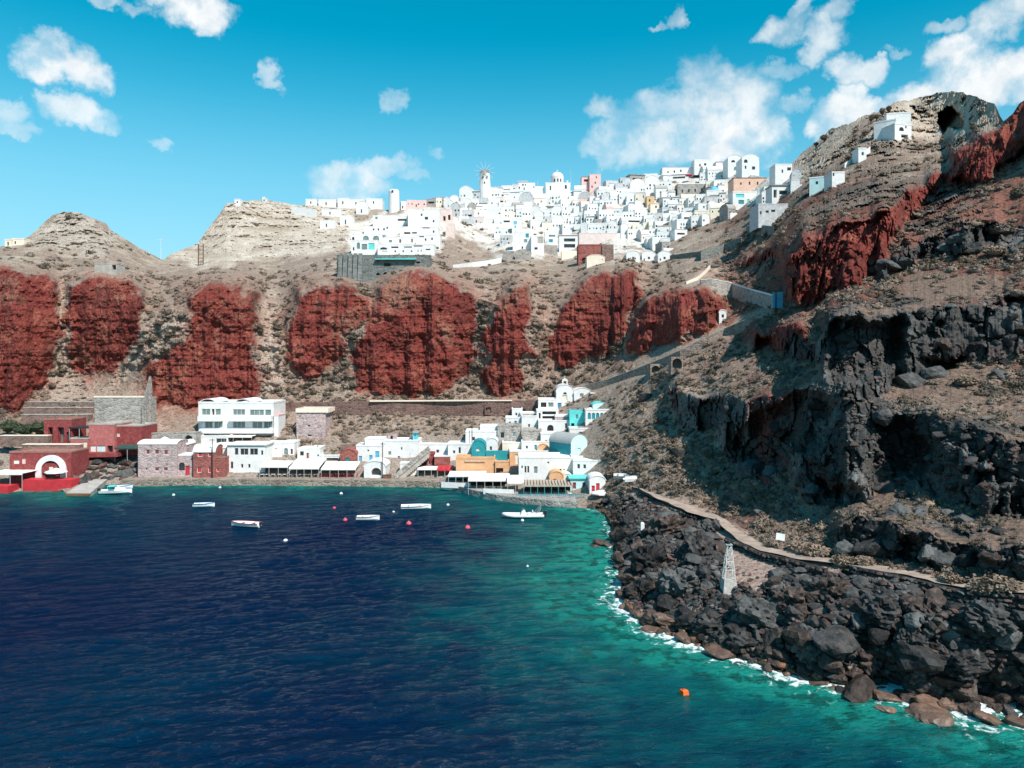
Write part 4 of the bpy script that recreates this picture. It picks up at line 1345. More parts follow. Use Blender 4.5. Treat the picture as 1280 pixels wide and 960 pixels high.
def dome_mb(r, h0, drum=0.0, rise=None, n=18, cx=0.0, cy=0.0):
    rise = rise or r
    prof = [(r * 1.0, 0.0), (r * 1.0, drum)] + [(r * 1.02 * math.cos(a), drum + rise * math.sin(a)) for a in np.linspace(0.0, 1.50, 8)]
    return MB().lathe(prof, n, (cx, cy, h0))


def gable_roof(w, d, h, rise, over=0.3, t=0.14):
    mb = MB(); rings = []
    for y in (-over, d + over):
        x = w / 2 + over; z = h - rise * over / (w / 2)
        rings.append([(-x, y, z), (0, y, h + rise), (x, y, z), (x, y, z + t), (0, y, h + rise + t), (-x, y, z + t)])
    return mb.loft(rings)


def opening(parent, o, m_frame, big):
    """the piece that fills one opening: window (frame with its pane) or door"""
    x0, x1, z0, z1, kind = o[:5]
    mm = o[5] if len(o) > 5 and o[5] is not None else GLASS
    w, h = x1 - x0, z1 - z0
    cx = (x0 + x1) / 2
    y = 0.20
    arch = kind.startswith('a')
    if kind.endswith('o'):      # open doorway: dark panel painted as shade at the recess back
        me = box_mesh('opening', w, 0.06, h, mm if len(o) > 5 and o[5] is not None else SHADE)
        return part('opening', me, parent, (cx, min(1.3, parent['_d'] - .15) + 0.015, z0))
    if arch:
        pts = arch_pts(-w / 2, w / 2, 0, h)
        mb = MB(); n = len(pts)
        mb.loft([[(p[0], -0.03, p[1]) for p in pts], [(p[0], 0.03, p[1]) for p in pts]])
        p = mb.build('door' if 'd' in kind else 'window', mm, parent, (cx, y, z0))
    elif big and 'd' not in kind:
        t = min(0.12, w * 0.14)
        fr = MB().box(-w / 2, w / 2, -0.05, 0.05, 0, t).box(-w / 2, w / 2, -0.05, 0.05, h - t, h).box(-w / 2, -w / 2 + t, -0.05, 0.05, t, h - t).box(w / 2 - t, w / 2, -0.05, 0.05, t, h - t)
        nm = max(1, round(w / 1.1))
        for k in range(1, nm):
            xx = -w / 2 + w * k / nm
            fr.box(xx - 0.04, xx + 0.04, -0.045, 0.045, t, h - t)
        p = fr.build('window', m_frame, parent, (cx, y - 0.04, z0))
        part('pane', box_mesh('pane', w - t, 0.03, h - t, mm), p, (0, 0.03, t / 2))
    else:
        p = part('door' if 'd' in kind else 'window', box_mesh('door' if 'd' in kind else 'window', w, 0.06, h, mm), parent, (cx, y, z0))
        if 'd' in kind and big:
            part('handle', box_mesh('handle', 0.06, 0.08, 0.2, GREYMETAL), p, (w * 0.36, -0.06, h * 0.45))
    return p


def building(name, label, cat, x0, x1, yt, yb, wall=None, roof='flat', roofm=None, wins=(), D=None, depth=6.0, yaw=0.0, group=None, frame=None, big=True, rise=None, par=0.35, base=-2.0, dD=-0.5, over=0.06):
    """one house: its front spans columns x0..x1 and rows yt (wall top) .. yb (ground) as seen from the bay"""
    wall = wall or WHITE
    cx = (x0 + x1) / 2
    D = (terr(cx, yb) if D is None else D) + dD
    s = D / FP
    w, h = (x1 - x0) * s / max(math.cos(yaw), .3), (yb - yt) * s
    root = thing(name, label, cat, at(cx, yb, D), yaw, group)
    hl = []
    for q in wins:
        hx0, hx1 = (q[0] - cx) * s, (q[2] - cx) * s
        hz0, hz1 = (yb - q[3]) * s, (yb - q[1]) * s
        hx0, hx1 = max(hx0, -w / 2 + .05), min(hx1, w / 2 - .05)
        hz0, hz1 = max(hz0, 0.0), min(hz1, h - 0.05)
        if hx1 - hx0 < .1 or hz1 - hz0 < .1: continue
        hl.append((hx0, hx1, hz0, hz1, q[4], q[5] if len(q) > 5 else None))
    va = (rise or w / 2 * .9) if roof == 'vault' else 0
    vx = (rise or min(depth / 2, 2.2)) if roof == 'vaultx' else 0
    shell(w, depth, h, hl, vault=va, base=base, vx=vx).build('wall', wall, root)
    roofm = roofm or wall
    if roof == 'flat': rm = flat_roof(w, depth, h, par, over=over)
    elif roof == 'slab': rm = slab_roof(w, depth, h)
    elif roof == 'vault': rm = vault_roof(w, depth, h, va)
    elif roof == 'vaultx': rm = vaultx_roof(w, depth, h, vx)
    elif roof == 'gable':
        r_ = rise or w * .25
        rm = gable_roof(w, depth, h, r_)
        MB().poly((-w / 2, 0, h), (w / 2, 0, h), (0, 0, h + r_)).poly((w / 2, depth, h), (-w / 2, depth, h), (0, depth, h + r_)).build('gable', wall, root)
    elif roof == 'dome':
        rm = flat_roof(w, depth, h, par)
    else: rm = None
    if rm: rm.build('roof', roofm, root, smooth=False)
    root['_w'], root['_d'], root['_h'] = w, depth, h
    for o in hl: opening(root, o, frame or WHITEMETAL, big)
    return root


def awning(name, label, x0, x1, yback, yfront, yfloor, D, depth=4.0, m=None, posts=4, group=None, cat='awning', drop=True, pm=None, slats=0, yaw=0.0):
    """canopy sloping from a wall down to a row of posts; D is the distance of its front edge"""
    m = m or CANVAS
    s = D / FP; w = (x1 - x0) * s
    root = thing(name, label, cat, at((x0 + x1) / 2, yfloor, D), yaw, group)
    zf = (yfloor - yfront) * s
    zb = CH - (yback - PY) / FP * (D + depth) - root.location.z
    mb = MB()
    nseg = max(2, posts)
    rings = []
    for k in range(nseg * 2 + 1):       # cloth sags a little between the posts
        x = -w / 2 + w * k / (nseg * 2)
        sag = -0.10 if k % 2 else 0.0
        rings.append([(x, 0, zf + sag), (x, depth * .5, (zf + zb) / 2 + sag - .05), (x, depth, zb), (x, depth, zb + .06), (x, depth * .5, (zf + zb) / 2 + sag + .01), (x, 0, zf + sag + .06)])
    mb.loft(rings)
    if drop: mb.box(-w / 2, w / 2, -0.03, -0.003, zf - 0.3, zf + 0.02)
    mb.build('canopy', m, root)
    if slats:
        for k in range(slats):
            x = -w / 2 + w * (k + .5) / slats
            part('slat', box_mesh('slat', .10, depth, .08, WOOD), root, (x, depth / 2, zf + .08), rot=None)
    for k in range(posts):
        x = -w / 2 + .1 + (w - .2) * k / max(1, posts - 1)
        part('post', box_mesh('post', .11, .11, zf + .6, pm or GREYMETAL), root, (x, .06, -.6))
    return root


def slab_wall(name, label, cat, ptsl, m, thick=0.7, base=-1.2, group=None, coping=None, kind=None, D=None):
    """a wall following the ground: list of (column, top row, foot row[, distance])"""
    P = []
    for q in ptsl:
        d = (q[3] if len(q) > 3 else (D or terr(q[0], q[2]))) - .3
        a, b = at(q[0], q[2], d), at(q[0], q[1], d)
        P.append((a.x, a.y, a.z, b.z))
    o = P[len(P) // 2]
    root = thing(name, label, cat, o[:3], 0, group)
    rings = [[(x - o[0], y - o[1], z + base - o[2]), (x - o[0], y - o[1], zt - o[2]), (x - o[0], y + thick - o[1], zt - o[2]), (x - o[0], y + thick - o[1], z + base - o[2])] for x, y, z, zt in P]
    MB().loft(rings).build('wall', m, root)
    if coping:
        rings = [[(x - o[0], y - .08 - o[1], zt - o[2] + .003), (x - o[0], y - .08 - o[1], zt + .16 - o[2]), (x - o[0], y + thick + .08 - o[1], zt + .16 - o[2]), (x - o[0], y + thick + .08 - o[1], zt - o[2] + .003)] for x, y, z, zt in P]
        MB().loft(rings).build('coping', coping, root)
    return root


def umbrella(label, x, ytop, ybot, rpx, D, m=None, group='parasols on the terraces'):
    s = D / FP
    h = (ybot - ytop) * s; r = rpx * s
    root = thing('parasol', label, 'parasol', at(x, ybot, D), 0, group)
    part('pole', box_mesh('pole', .08, .08, h, WOOD), root)
    mb = MB(); n = 8; top = (0, 0, h + .05)
    ring = [(r * math.cos(2 * math.pi * k / n + .39), r * math.sin(2 * math.pi * k / n + .39), h * .72) for k in range(n)]
    low = [(p[0], p[1], p[2] - .22) for p in ring]
    for k in range(n):
        k2 = (k + 1) % n
        mb.poly(ring[k], ring[k2], top); mb.poly(low[k], low[k2], ring[k2], ring[k])
    mb.build('canopy', m or CANVAS, root)
    return root


def pole(name, label, x, yt, yb, D=None, r=0.11, arms=(), m=None, cat='utility pole', group=None):
    D = D or terr(x, yb) - .3
    s = D / FP; h = (yb - yt) * s
    root = thing(name, label, cat, at(x, yb, D), 0, group)
    MB().tube((0, 0, -1), (0, 0, h), r, r * .7, 8).build('post', m or DARKWOOD_SHADE, root)
    for z, L in arms:
        part('crossarm', box_mesh('crossarm', L, .1, .12, m or DARKWOOD_SHADE), root, (0, -.1, h - z))
    return root


# ------------------------------------------------------------------ the quay
def quay(name, pts_px, top, back, m):
    rings = []
    for x, y in pts_px:
        d = CH * FP / (y - PY)
        X = (x - PX) / FP * d
        rings.append([(X, d, -3.0), (X, d, top), (X, d + .55, top + .004), (X, d + back, top + .006), (X, d + back, -3.0)])
    me = MB().loft(rings).mesh(name, m)
    o = bpy.data.objects.new(name, me); link(o); tag(o, kind='structure')
    return o


quay('harbour_quay', [(150, 607.5), (200, 606.5), (300, 606.5), (360, 607), (420, 607.5), (470, 608), (520, 608.5), (556, 610)], 1.3, 9.0, masonry('quay_masonry', (0.25, 0.19, 0.15), (0.36, 0.31, 0.27), 0.8, 0.12))
quay('restaurant_platform', [(546, 609), (565, 613), (590, 619.5), (620, 626), (650, 630), (690, 633.5), (722, 635)], 1.2, 8.0, masonry('platform_masonry', (0.27, 0.25, 0.23), (0.42, 0.40, 0.37), 0.9, 0.12))

# the concrete jetty and the boat slip beside it
root = thing('jetty', 'pale concrete jetty sloping down into the water beside the moored motor boat', 'jetty', (0, 0, 0))
j0 = [at(83, 619, 156), at(113, 619, 156)]; j1 = [at(110, 600, 170), at(134, 599, 170)]
def _jr(l, r, t): return [(l.x, l.y, -2.5), (l.x, l.y, t), (r.x, r.y, t), (r.x, r.y, -2.5)]
MB().loft([_jr(j0[0], j0[1], .75), _jr(j1[0], j1[1], 1.35)]).build('deck', CONCRETE, root)
MB().loft([[(j0[0].x, j0[0].y - .25, .1), (j0[0].x, j0[0].y - .25, .6), (j0[1].x, j0[1].y - .25, .6), (j0[1].x, j0[1].y - .25, .1)], [(j0[0].x, j0[0].y - .005, .1), (j0[0].x, j0[0].y - .005, .6), (j0[1].x, j0[1].y - .005, .6), (j0[1].x, j0[1].y - .005, .1)]]).build('fender_edge', WOOD, root)

# ================================================================== harbour village, from the left
G = GLASS
H = building
# --- red waterside restaurant with the white arch
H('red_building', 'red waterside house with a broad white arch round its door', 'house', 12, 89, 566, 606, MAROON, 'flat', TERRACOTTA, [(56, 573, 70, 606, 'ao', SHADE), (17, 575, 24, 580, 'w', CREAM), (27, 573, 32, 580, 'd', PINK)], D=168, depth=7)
D_ = 166.9; s_ = D_ / FP
arch = thing('white_arch', 'thick white arch framing the door of the red waterside house', 'arch', at(63, 606, D_))
ro, ri = [(p[0], p[1]) for p in arch_pts(-19 * s_, 19 * s_, 0, 37 * s_, 14)], [(p[0], p[1]) for p in arch_pts(-12 * s_, 12 * s_, 0, 30 * s_, 14)]
MB().loft([[(a[0], 0, a[1]), (a[0], .5, a[1]), (b[0], .5, b[1]), (b[0], 0, b[1])] for a, b in zip(ro, ri)]).build('surround', WHITE, arch)
pd = MB().box(-12 * s_, 12 * s_, .3, .4, 14 * s_, 27 * s_).build('panel', MAROON, arch)
part('window', box_mesh('window', 5 * s_, .08, 7 * s_, CREAM), pd, (0, .28, 15 * s_))
slab_wall('terrace_wall', 'bright red low terrace wall at the water below the white arch', 'wall', [(28, 600, 612, 163), (58, 600, 612, 163), (89, 600, 612, 163)], REDP, 3.2)
umbrella('square white parasol in front of the white arch on the red terrace', 70, 585, 601, 13, 164.5)
awning('awning', 'white canvas awning over the red deck at the far left edge of the water', -18, 28, 587, 592, 611, 162, 6, posts=4)
slab_wall('terrace_wall', 'red deck front at the far left water edge under a white awning', 'wall', [(-20, 608, 619, 160.5), (10, 608, 618, 160.5)], REDP, 5.0)
# --- the red upper storeys
H('red_house', 'old red house with dark doorways and a flat roof above the arch house', 'house', 55, 90, 525, 554, MAROON, 'flat', TERRACOTTA, [(60, 534, 66, 552, 'o'), (72, 534, 80, 553, 'o'), (83, 540, 88, 553, 'o')], D=181, depth=6)
awning('awning', 'black flat awning over the little terrace between the two red houses', 86, 112, 532, 534, 548, 180, 3.5, BLACKCLOTH, 3)
H('red_house', 'large red plastered house front below the grey ruined wall', 'house', 111, 143, 531, 566, surf('dusty_red_plaster', (0.42, 0.13, 0.12), 0.9, 0.12, 0.8, 0.03, c2=(0.50, 0.24, 0.20), c2amt=0.5), 'flat', CONCRETE, [(113, 557, 120, 566, 'd', WHITE), (121, 557, 132, 566, 'w', PALEAQUA), (134, 557, 141, 566, 'o')], D=180, depth=8)
H('red_house', 'red house block painted shade dark with blank upper wall beside the stone warehouse', 'house', 143.5, 177, 533, 558, MAROON, 'flat', CONCRETE, [(146, 541, 150, 546, 'w', PINK)], D=181, depth=8)  # maroon carries the shade on this part of the red wall
awning('awning', 'dark green awning under the shade dark house block above the rocks', 143, 175, 556, 560, 573, 177.5, 3, surf('dark_green_canvas', (0.03, 0.07, 0.06), .9, .2), 3)
slab_wall('balcony_slab', 'red jutting balcony slab over the dark shore rocks', 'balcony', [(103, 566.5, 572, 177), (147, 566.5, 571, 177)], MAROON, 3.0, base=0)
H('red_wall_house', 'low pink red wall between the upper houses beside the black awning', 'house', 88, 110, 549, 568, surf('dusty_red_plaster', (0, 0, 0)), 'flat', CONCRETE, [(104, 552, 109, 566, 'd', CREAM)], D=179.2, depth=4)
for q, (a, b, y0, y1, d) in enumerate([(29, 116, 503, 509, 204), (29, 116, 510, 517, 200), (27, 110, 519, 527, 195)]):
    slab_wall('terrace_wall', ['topmost', 'middle', 'lowest'][q] + ' of three old stone terrace walls beside the grey ruin', 'wall', [(a, y0, y1 + 1, d), (b, y0, y1 + 1, d)], BROWNSTONE, 2.4, coping=GREYSTONE, group='terrace walls')
for q, (a, b, y0, y1, d) in enumerate([(0, 60, 545, 549, 179), (28, 100, 556, 561, 175)]):
    slab_wall('terrace_wall', ['long low terrace wall below the dark green trees at far left', 'terrace wall along the roof line of the red arch house'][q], 'wall', [(a, y0, y1 + 3, d), (b, y0, y1 + 3, d)], BROWNSTONE, 1.5, coping=CREAM)
# grey ruin with its side wall and pinnacle
ruin = H('ruined_warehouse', 'big roofless grey stone ruin with a blank pale wall', 'ruin', 118, 179, 497, 533, GREYSTONE, 'none', None, [], D=188, depth=7)
w_, d_, h_ = ruin['_w'], ruin['_d'], ruin['_h']
MB().box(-w_ / 2 - .1, w_ / 2 + .1, -.12, .6, h_ + .004, h_ + .4).build('coping', CREAM, ruin)
MB().loft([[(-w_ / 2 - .9, -1.5, -2), (-w_ / 2 - .01, -1.5, -2), (-w_ / 2 - .01, 6, -2), (-w_ / 2 - .9, 6, -2)], [(-w_ / 2 - .9, 5.2, h_), (-w_ / 2 - .01, 5.2, h_), (-w_ / 2 - .01, 6, h_), (-w_ / 2 - .9, 6, h_)]]).build('side_wall', BRICKRED, ruin)
slab_wall('ruined_pinnacle', 'tall tapering stub of ruined wall at the right of the grey ruin', 'ruin', [(177, 506, 536, 187), (180, 494, 535, 188), (183.5, 482, 534, 190), (186.5, 470, 533, 191), (188, 488, 532, 191)], GREYSTONE, 1.0)
# --- the stone houses on the quay
sh = [(182, 562, 187.5, 568, 'w', MAROON), (193, 562, 199, 568, 'w', MAROON), (204.5, 562.5, 210, 568.5, 'w', MAROON), (193, 584, 199, 589, 'w', MAROON), (204, 584, 210, 589, 'w', MAROON), (181.5, 584.5, 184, 587.5, 'w', G)]
H('stone_house', 'pale pinkish stone house with five maroon shutters on the quay', 'house', 172.5, 221, 555, 597, PINKSTONE, 'vaultx', WHITE, sh, D=173.5, depth=6, rise=.7)
H('stone_house', 'small stone house with an arched black window and red door on the quay', 'house', 221.5, 241, 570, 597, PINKSTONE, 'flat', WHITE, [(223.5, 578, 231, 588, 'a', G), (231.5, 582, 237, 594, 'd', REDP)], D=174.2, depth=4)
H('stone_tower', 'narrow stone stair tower behind the quay house with five maroon shutters', 'house', 221, 233, 556, 580, PINKSTONE, 'vault', WHITE, [(223, 562, 226, 571, 'o')], D=178.5, depth=5, rise=.8)
H('red_stone_house', 'red stone house with bright red shutters and white vaulted roof', 'house', 241.5, 269, 565, 597, BRICKRED, 'vaultx', WHITE, [(247, 565.5, 253, 571, 'w', REDP), (260, 566, 264, 571, 'w', REDP), (246, 584, 252, 591, 'w', REDP), (260, 584, 264, 591, 'w', REDP)], D=173, depth=5, rise=1.5, par=.2)
H('red_stone_house', 'dark red side house next to the bright shuttered one', 'house', 269.5, 281, 573, 597, BRICKRED, 'flat', TERRACOTTA, [(270.5, 585, 274, 590, 'w', REDP)], D=173.4, depth=5)
slab_wall('stone_wall', 'long rubble terrace wall with a dark arch above the stone quay houses', 'wall', [(186, 541, 556), (212, 541, 556), (236, 540, 556), (250, 541, 556)], GREYSTONE, 1.5)
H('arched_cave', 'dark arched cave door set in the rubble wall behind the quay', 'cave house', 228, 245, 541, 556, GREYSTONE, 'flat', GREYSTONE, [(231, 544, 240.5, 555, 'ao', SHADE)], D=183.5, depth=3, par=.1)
umbrella('small white parasol on the roof terrace behind the stone quay houses', 206, 546, 553, 5, 181)
# --- white hotel
GG = GREENGLASS
ht = [(252, 511, 263, 519, 'w', GG), (264.5, 511, 268, 519, 'o'), (269, 511, 276, 519, 'w', GG), (291, 511.5, 306.5, 519, 'w', GG), (312, 512, 330, 519.5, 'w', GG), (331, 512, 339, 519.5, 'w', GG), (256, 526.5, 266, 535, 'w', GG), (267.5, 526.5, 278.5, 535, 'w', GG), (291, 526.5, 306.5, 535, 'w', GG), (315.5, 526.5, 328, 535, 'w', GG), (329.5, 526.5, 341, 535, 'w', GG)]
hot = H('white_hotel', 'large white three storey hotel with two rows of wide windows', 'hotel', 248, 342, 504.5, 549, WHITE, 'flat', WHITE, ht, D=191, depth=10, par=.5)
sD = 190.5 / FP
for (x0, x1, y0, y1) in ((250, 279, 519.5, 526), (289, 341, 519.5, 526), (252, 343, 535.5, 541)):
    MB().box((x0 - 295) * sD, (x1 - 295) * sD, -1.6, -.004, (549 - y1) * sD, (549 - y0) * sD).build('balcony', WHITE, hot)
for (x0, x1) in ((250, 268), (294, 312)):
    vault_roof((x1 - x0) * sD, 9, 0, .75).build('roof_vault', WHITE, hot, ((((x0 + x1) / 2) - 295) * sD, .3, hot['_h'] + .35))
H('white_annex', 'small white stair block at the right end of the white hotel', 'house', 342.5, 348, 520, 549, WHITE, 'flat', PINK, [], D=190.5, depth=6)
awning('pergola', 'white framed pergola with dark seating in front of the white hotel', 268, 315, 543.5, 545.5, 556, 186, 4, CANVAS, 5, cat='pergola')
H('white_house', 'low white house block under the pergola of the hotel', 'house', 247, 285, 546, 562, WHITE, 'flat', WHITE, [(270, 548, 283, 554, 'w', G)], D=186.5, depth=5)
# white house with the glazed balcony
H('white_house', 'white house on the quay with three big dark balcony windows', 'house', 284, 331, 556.5, 594, WHITE, 'slab', WHITE, [(293, 560, 298, 569, 'w', G), (300, 560.5, 310.5, 569, 'w', G), (312, 560.5, 322.5, 569, 'w', G), (288, 577, 291.5, 586, 'w', G), (301, 580, 304, 585, 'w', G), (310, 580, 313, 585, 'w', G), (326, 563, 329, 569, 'w', G)], D=176, depth=7)
H('white_house', 'white stepped side house at the left of the glazed balcony house', 'house', 270, 284, 560, 592, WHITE, 'vaultx', WHITE, [(274, 566, 278, 574, 'w', G), (277, 582, 281, 594, 'o')], D=177.5, depth=5, rise=1.0)
H('white_house', 'low white house with a dark door between the balcony house and the ruin', 'house', 331, 352, 555, 580, WHITE, 'flat', WHITE, [(334, 560, 338, 570, 'w', G), (343, 560, 346.5, 569, 'd', CREAM)], D=182, depth=5)
H('white_house', 'white house with an arched niche left of the mast', 'house', 352, 368, 554, 578, WHITE, 'flat', WHITE, [(345, 560, 348, 568, 'w', G), (355, 560, 360, 568, 'aw', GG), (363, 561, 366, 568, 'w', G)], D=183, depth=5)
H('ruined_house', 'square ruined stone house with a pale broken top behind the awnings', 'ruin', 370.5, 407, 516, 549, PINKSTONE, 'none', None, [(384, 531, 388, 534, 'w', G), (384, 543, 390, 546, 'w', G)], D=190.5, depth=7)
H('rubble_cap', 'pale plastered cap on top of the square ruined stone house', 'ruin', 369.5, 410, 510.5, 515.6, CREAM, 'none', None, [], D=190.2, depth=7.5, base=0)
for q, (a, b, t, lab, wn) in enumerate([(372, 386, 562, 'small white house with a maroon door left of the low blue door', [(374.5, 564, 380, 570, 'w', G), (383, 566, 386, 573, 'd', MAROON)]), (386.5, 400, 561, 'small white house with a little blue window behind the white awnings', [(396, 568, 399, 571, 'w', BLUE)]), (400.5, 424, 570, 'low white house with a black window slot behind the parasols', [(408, 572.5, 423, 576.5, 'o')])]):
    H('white_house', lab, 'house', a, b, t, 582, WHITE, 'flat', WHITE, wn, D=181, depth=5)
# awnings of the waterfront tavernas
awning('awning', 'white taverna awning nearest the white balcony house', 324, 360, 576, 583, 597, 172.5, 5, CANVAS, 4, 'white awnings of the waterfront tavernas')
awning('awning', 'wide white taverna awning in the middle of the waterfront', 361, 399, 574, 585, 598, 172, 6, CANVAS, 5, 'white awnings of the waterfront tavernas')
awning('awning', 'white peaked awning over the red chairs beside the arched white house', 401, 445, 577, 586, 598, 172, 5, CANVAS, 5, 'white awnings of the waterfront tavernas')
H('white_house', 'low white taverna kitchen behind the middle awning', 'house', 325, 400, 578, 597, WHITE, 'flat', WHITE, [(332, 586, 338, 596, 'o'), (342, 586, 346, 592, 'w', G), (366, 587, 372, 597, 'o'), (378, 587, 384, 593, 'w', G), (389, 587, 394, 597, 'o')], D=178, depth=4)
H('red_house', 'little red house with a teal door behind the peaked awning', 'house', 425, 444.5, 567, 597, BRICKRED, 'vault', BRICKRED, [(432, 572, 437, 579, 'd', TEAL), (430, 586, 436, 597, 'o')], D=178.5, depth=5, rise=1.0)
H('stone_house', 'low brown stone house front behind the red chairs', 'house', 403, 424.5, 580, 597, BROWNSTONE, 'flat', BROWNSTONE, [(408, 587, 413, 597, 'o'), (417, 587, 421, 592, 'w', G)], D=178.3, depth=4)
# white houses in the centre
H('white_house', 'white house with three sky blue doors above the arched boathouse', 'house', 445, 478, 558, 581, WHITE, 'flat', WHITE, [(448.5, 570, 452.5, 578, 'd', SKYBLUE), (461.5, 569, 465.5, 577, 'd', SKYBLUE), (469, 564, 474, 575, 'd', SKYBLUE), (459, 562, 461.5, 564.5, 'w', G)], D=181, depth=6)
H('white_house', 'upper white house block left of the sky blue doors', 'house', 456, 479, 549.5, 557.5, WHITE, 'flat', WHITE, [], D=184, depth=5)
H('white_house', 'white house with two grey windows right of the three sky blue doors', 'house', 479, 523, 552, 580, WHITE, 'flat', WHITE, [(485, 564, 489, 569, 'w', GG), (501, 559, 503, 562.5, 'w', G), (497, 570, 500, 574, 'w', G)], D=183, depth=7)
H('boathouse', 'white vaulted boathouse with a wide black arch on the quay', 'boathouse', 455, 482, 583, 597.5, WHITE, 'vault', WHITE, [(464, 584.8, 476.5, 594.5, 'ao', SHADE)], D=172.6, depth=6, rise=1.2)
H('crate_hut', 'brown wooden storage box at the foot of the pole on the quay', 'storage box', 478.5, 488, 594, 600, WOOD, 'flat', WOOD, [], D=171.6, depth=1.6, par=.05, base=-.1)
H('white_house', 'long white house below the turquoise hut', 'house', 523, 560, 556, 576, WHITE, 'flat', WHITE, [(545, 562, 549, 568, 'w', G), (531, 565, 533, 568, 'w', G)], D=184, depth=6)
H('turquoise_hut', 'narrow turquoise hut standing alone on the stony slope', 'hut', 516, 521.5, 541, 553, AQUA, 'slab', GREYMETAL, [(517, 543, 520.5, 552, 'd', SKYBLUE)], D=187, depth=2.5)
H('ruined_hut', 'pink ruined hut beside the turquoise hut', 'ruin', 485, 495, 543, 551, PINKSTONE, 'none', None, [(488, 545, 491, 550, 'o')], D=188, depth=3)
H('red_cave_house', 'dark red house front left of the maroon awning', 'house', 524, 541, 569, 585, MAROON, 'flat', MAROON, [(528, 574, 532, 582, 'o'), (535, 576, 538, 581, 'w', G)], D=179, depth=5)
H('red_cave_house', 'brick red house wall above the maroon awning', 'house', 543, 562, 571, 586, BRICKRED, 'flat', WHITE, [], D=178, depth=5)
awning('awning', 'small white canopy at the foot of the stone stairs', 522, 548, 583, 586, 598, 173, 3.5, CANVAS, 4)
awning('awning', 'deep red awning between the white canopy and the orange restaurant', 546, 566, 582, 587, 599, 172, 3.5, REDP, 3)
H('stone_house', 'dim stone shop front under the small white canopy', 'house', 522, 566, 586, 599, GREYSTONE, 'flat', GREYSTONE, [(525, 588, 531, 598, 'o'), (534, 589, 538, 597, 'd', WHITE), (542, 588, 550, 598, 'o'), (554, 589, 562, 598, 'o')], D=177, depth=3)
# stone stairs
D0, D1_ = 172.6, 175.6
st = thing('stone_stairs', 'broad grey stone stairs climbing from the quay to the white houses', 'stairs', at(494, 597, D0))
b0 = st.location.copy(); b1 = at(536, 562, D1_)
NST = 18
for k in range(NST):
    t0, t1 = k / NST, (k + 1) / NST
    xa = (b1.x - b0.x) * t0; xb = (b1.x - b0.x) * t1; za = (b1.z - b0.z) * t1
    ya = (b1.y - b0.y) * t0
    part('step', box_mesh('step', xb - xa, 3.2, 2.0, CONCRETE), st, ((xa + xb) / 2, ya + 1.6, za - 2.0))
MB().loft([[(0, -.35, -.5), (0, -.01, -.5), (0, -.01, .9), (0, -.35, .9)], [(b1.x - b0.x, b1.y - b0.y - .35, b1.z - b0.z - .5), (b1.x - b0.x, b1.y - b0.y - .01, b1.z - b0.z - .5), (b1.x - b0.x, b1.y - b0.y - .01, b1.z - b0.z + .9), (b1.x - b0.x, b1.y - b0.y - .35, b1.z - b0.z + .9)]]).build('parapet', GREYSTONE, st)
H('stair_vault', 'white wall with a small dark arch under the stone stairs', 'wall', 500, 522, 580, 598, WHITE, 'flat', WHITE, [(503, 583, 514.5, 591, 'ao', SHADE), (517, 586, 521, 597, 'd', CREAM)], D=175.3, depth=2.5)
# upper walls right of centre
H('white_house', 'long white house wall rising to the right behind the teal vault', 'house', 560, 605, 556, 581, WHITE, 'flat', WHITE, [(573, 559, 576, 567, 'w', G), (592, 547, 595, 552, 'w', G), (566, 563, 569, 567, 'w', G)], D=180, depth=6)
H('white_house', 'white house block above the teal vault', 'house', 582, 622, 540, 563, WHITE, 'flat', WHITE, [(590, 546, 594, 551, 'w', G), (612, 556, 622, 561, 'w', GG)], D=183.5, depth=6)
H('white_house', 'white house stepping up the slope behind the grey stone house', 'house', 600, 640, 534, 552, WHITE, 'flat', WHITE, [(606, 540, 609, 545, 'w', G)], D=188, depth=6)
H('grey_house', 'grey stone house with a boarded window in the steep lane', 'house', 622, 652, 532.5, 552, GREYSTONE, 'flat', GREYSTONE, [(625, 540, 631, 548, 'w', G), (640, 540, 645, 546, 'w', GG)], D=183, depth=5)
H('grey_house', 'square grey stone block right of the boarded stone house', 'house', 653, 677, 538.5, 556, GREYSTONE, 'flat', CONCRETE, [], D=180, depth=5)
H('teal_vault_house', 'teal vaulted chapel like house with an arched white window', 'house', 589.5, 607, 560, 573, TEAL, 'vault', TEAL, [(595, 557.5, 600, 564, 'a', WHITE)], D=174.5, depth=5, rise=1.75)
slab_wall('terrace_wall', 'teal terrace wall above the orange restaurant', 'wall', [(607.5, 563.5, 573.5, 174), (635, 563.5, 573.5, 173.5)], TEAL, .6)
H('orange_restaurant', 'long orange restaurant front above the white awnings', 'restaurant', 570, 618.5, 573.5, 594, ORANGE, 'flat', ORANGE, [], D=171, depth=4, par=.5)
H('orange_house', 'small orange block with a dark opening beside the long orange front', 'house', 619, 636, 578, 594, ORANGE, 'flat', ORANGE, [(620, 585, 629, 592, 'o')], D=170.5, depth=4)
H('orange_house', 'orange house with a white flat roof terrace behind it', 'house', 637, 686, 565, 584, ORANGE, 'flat', WHITE, [(644, 568, 648, 580, 'w', CREAM)], D=173, depth=7)
H('orange_vault', 'orange vaulted house end beside the tall teal house', 'house', 672, 686, 562, 568, ORANGE, 'vault', ORANGE, [], D=176, depth=7, rise=1.3)
H('white_house', 'long low white roofed house behind the orange house', 'house', 628, 672, 554.5, 566, CREAM, 'flat', WHITE, [], D=178.5, depth=6)
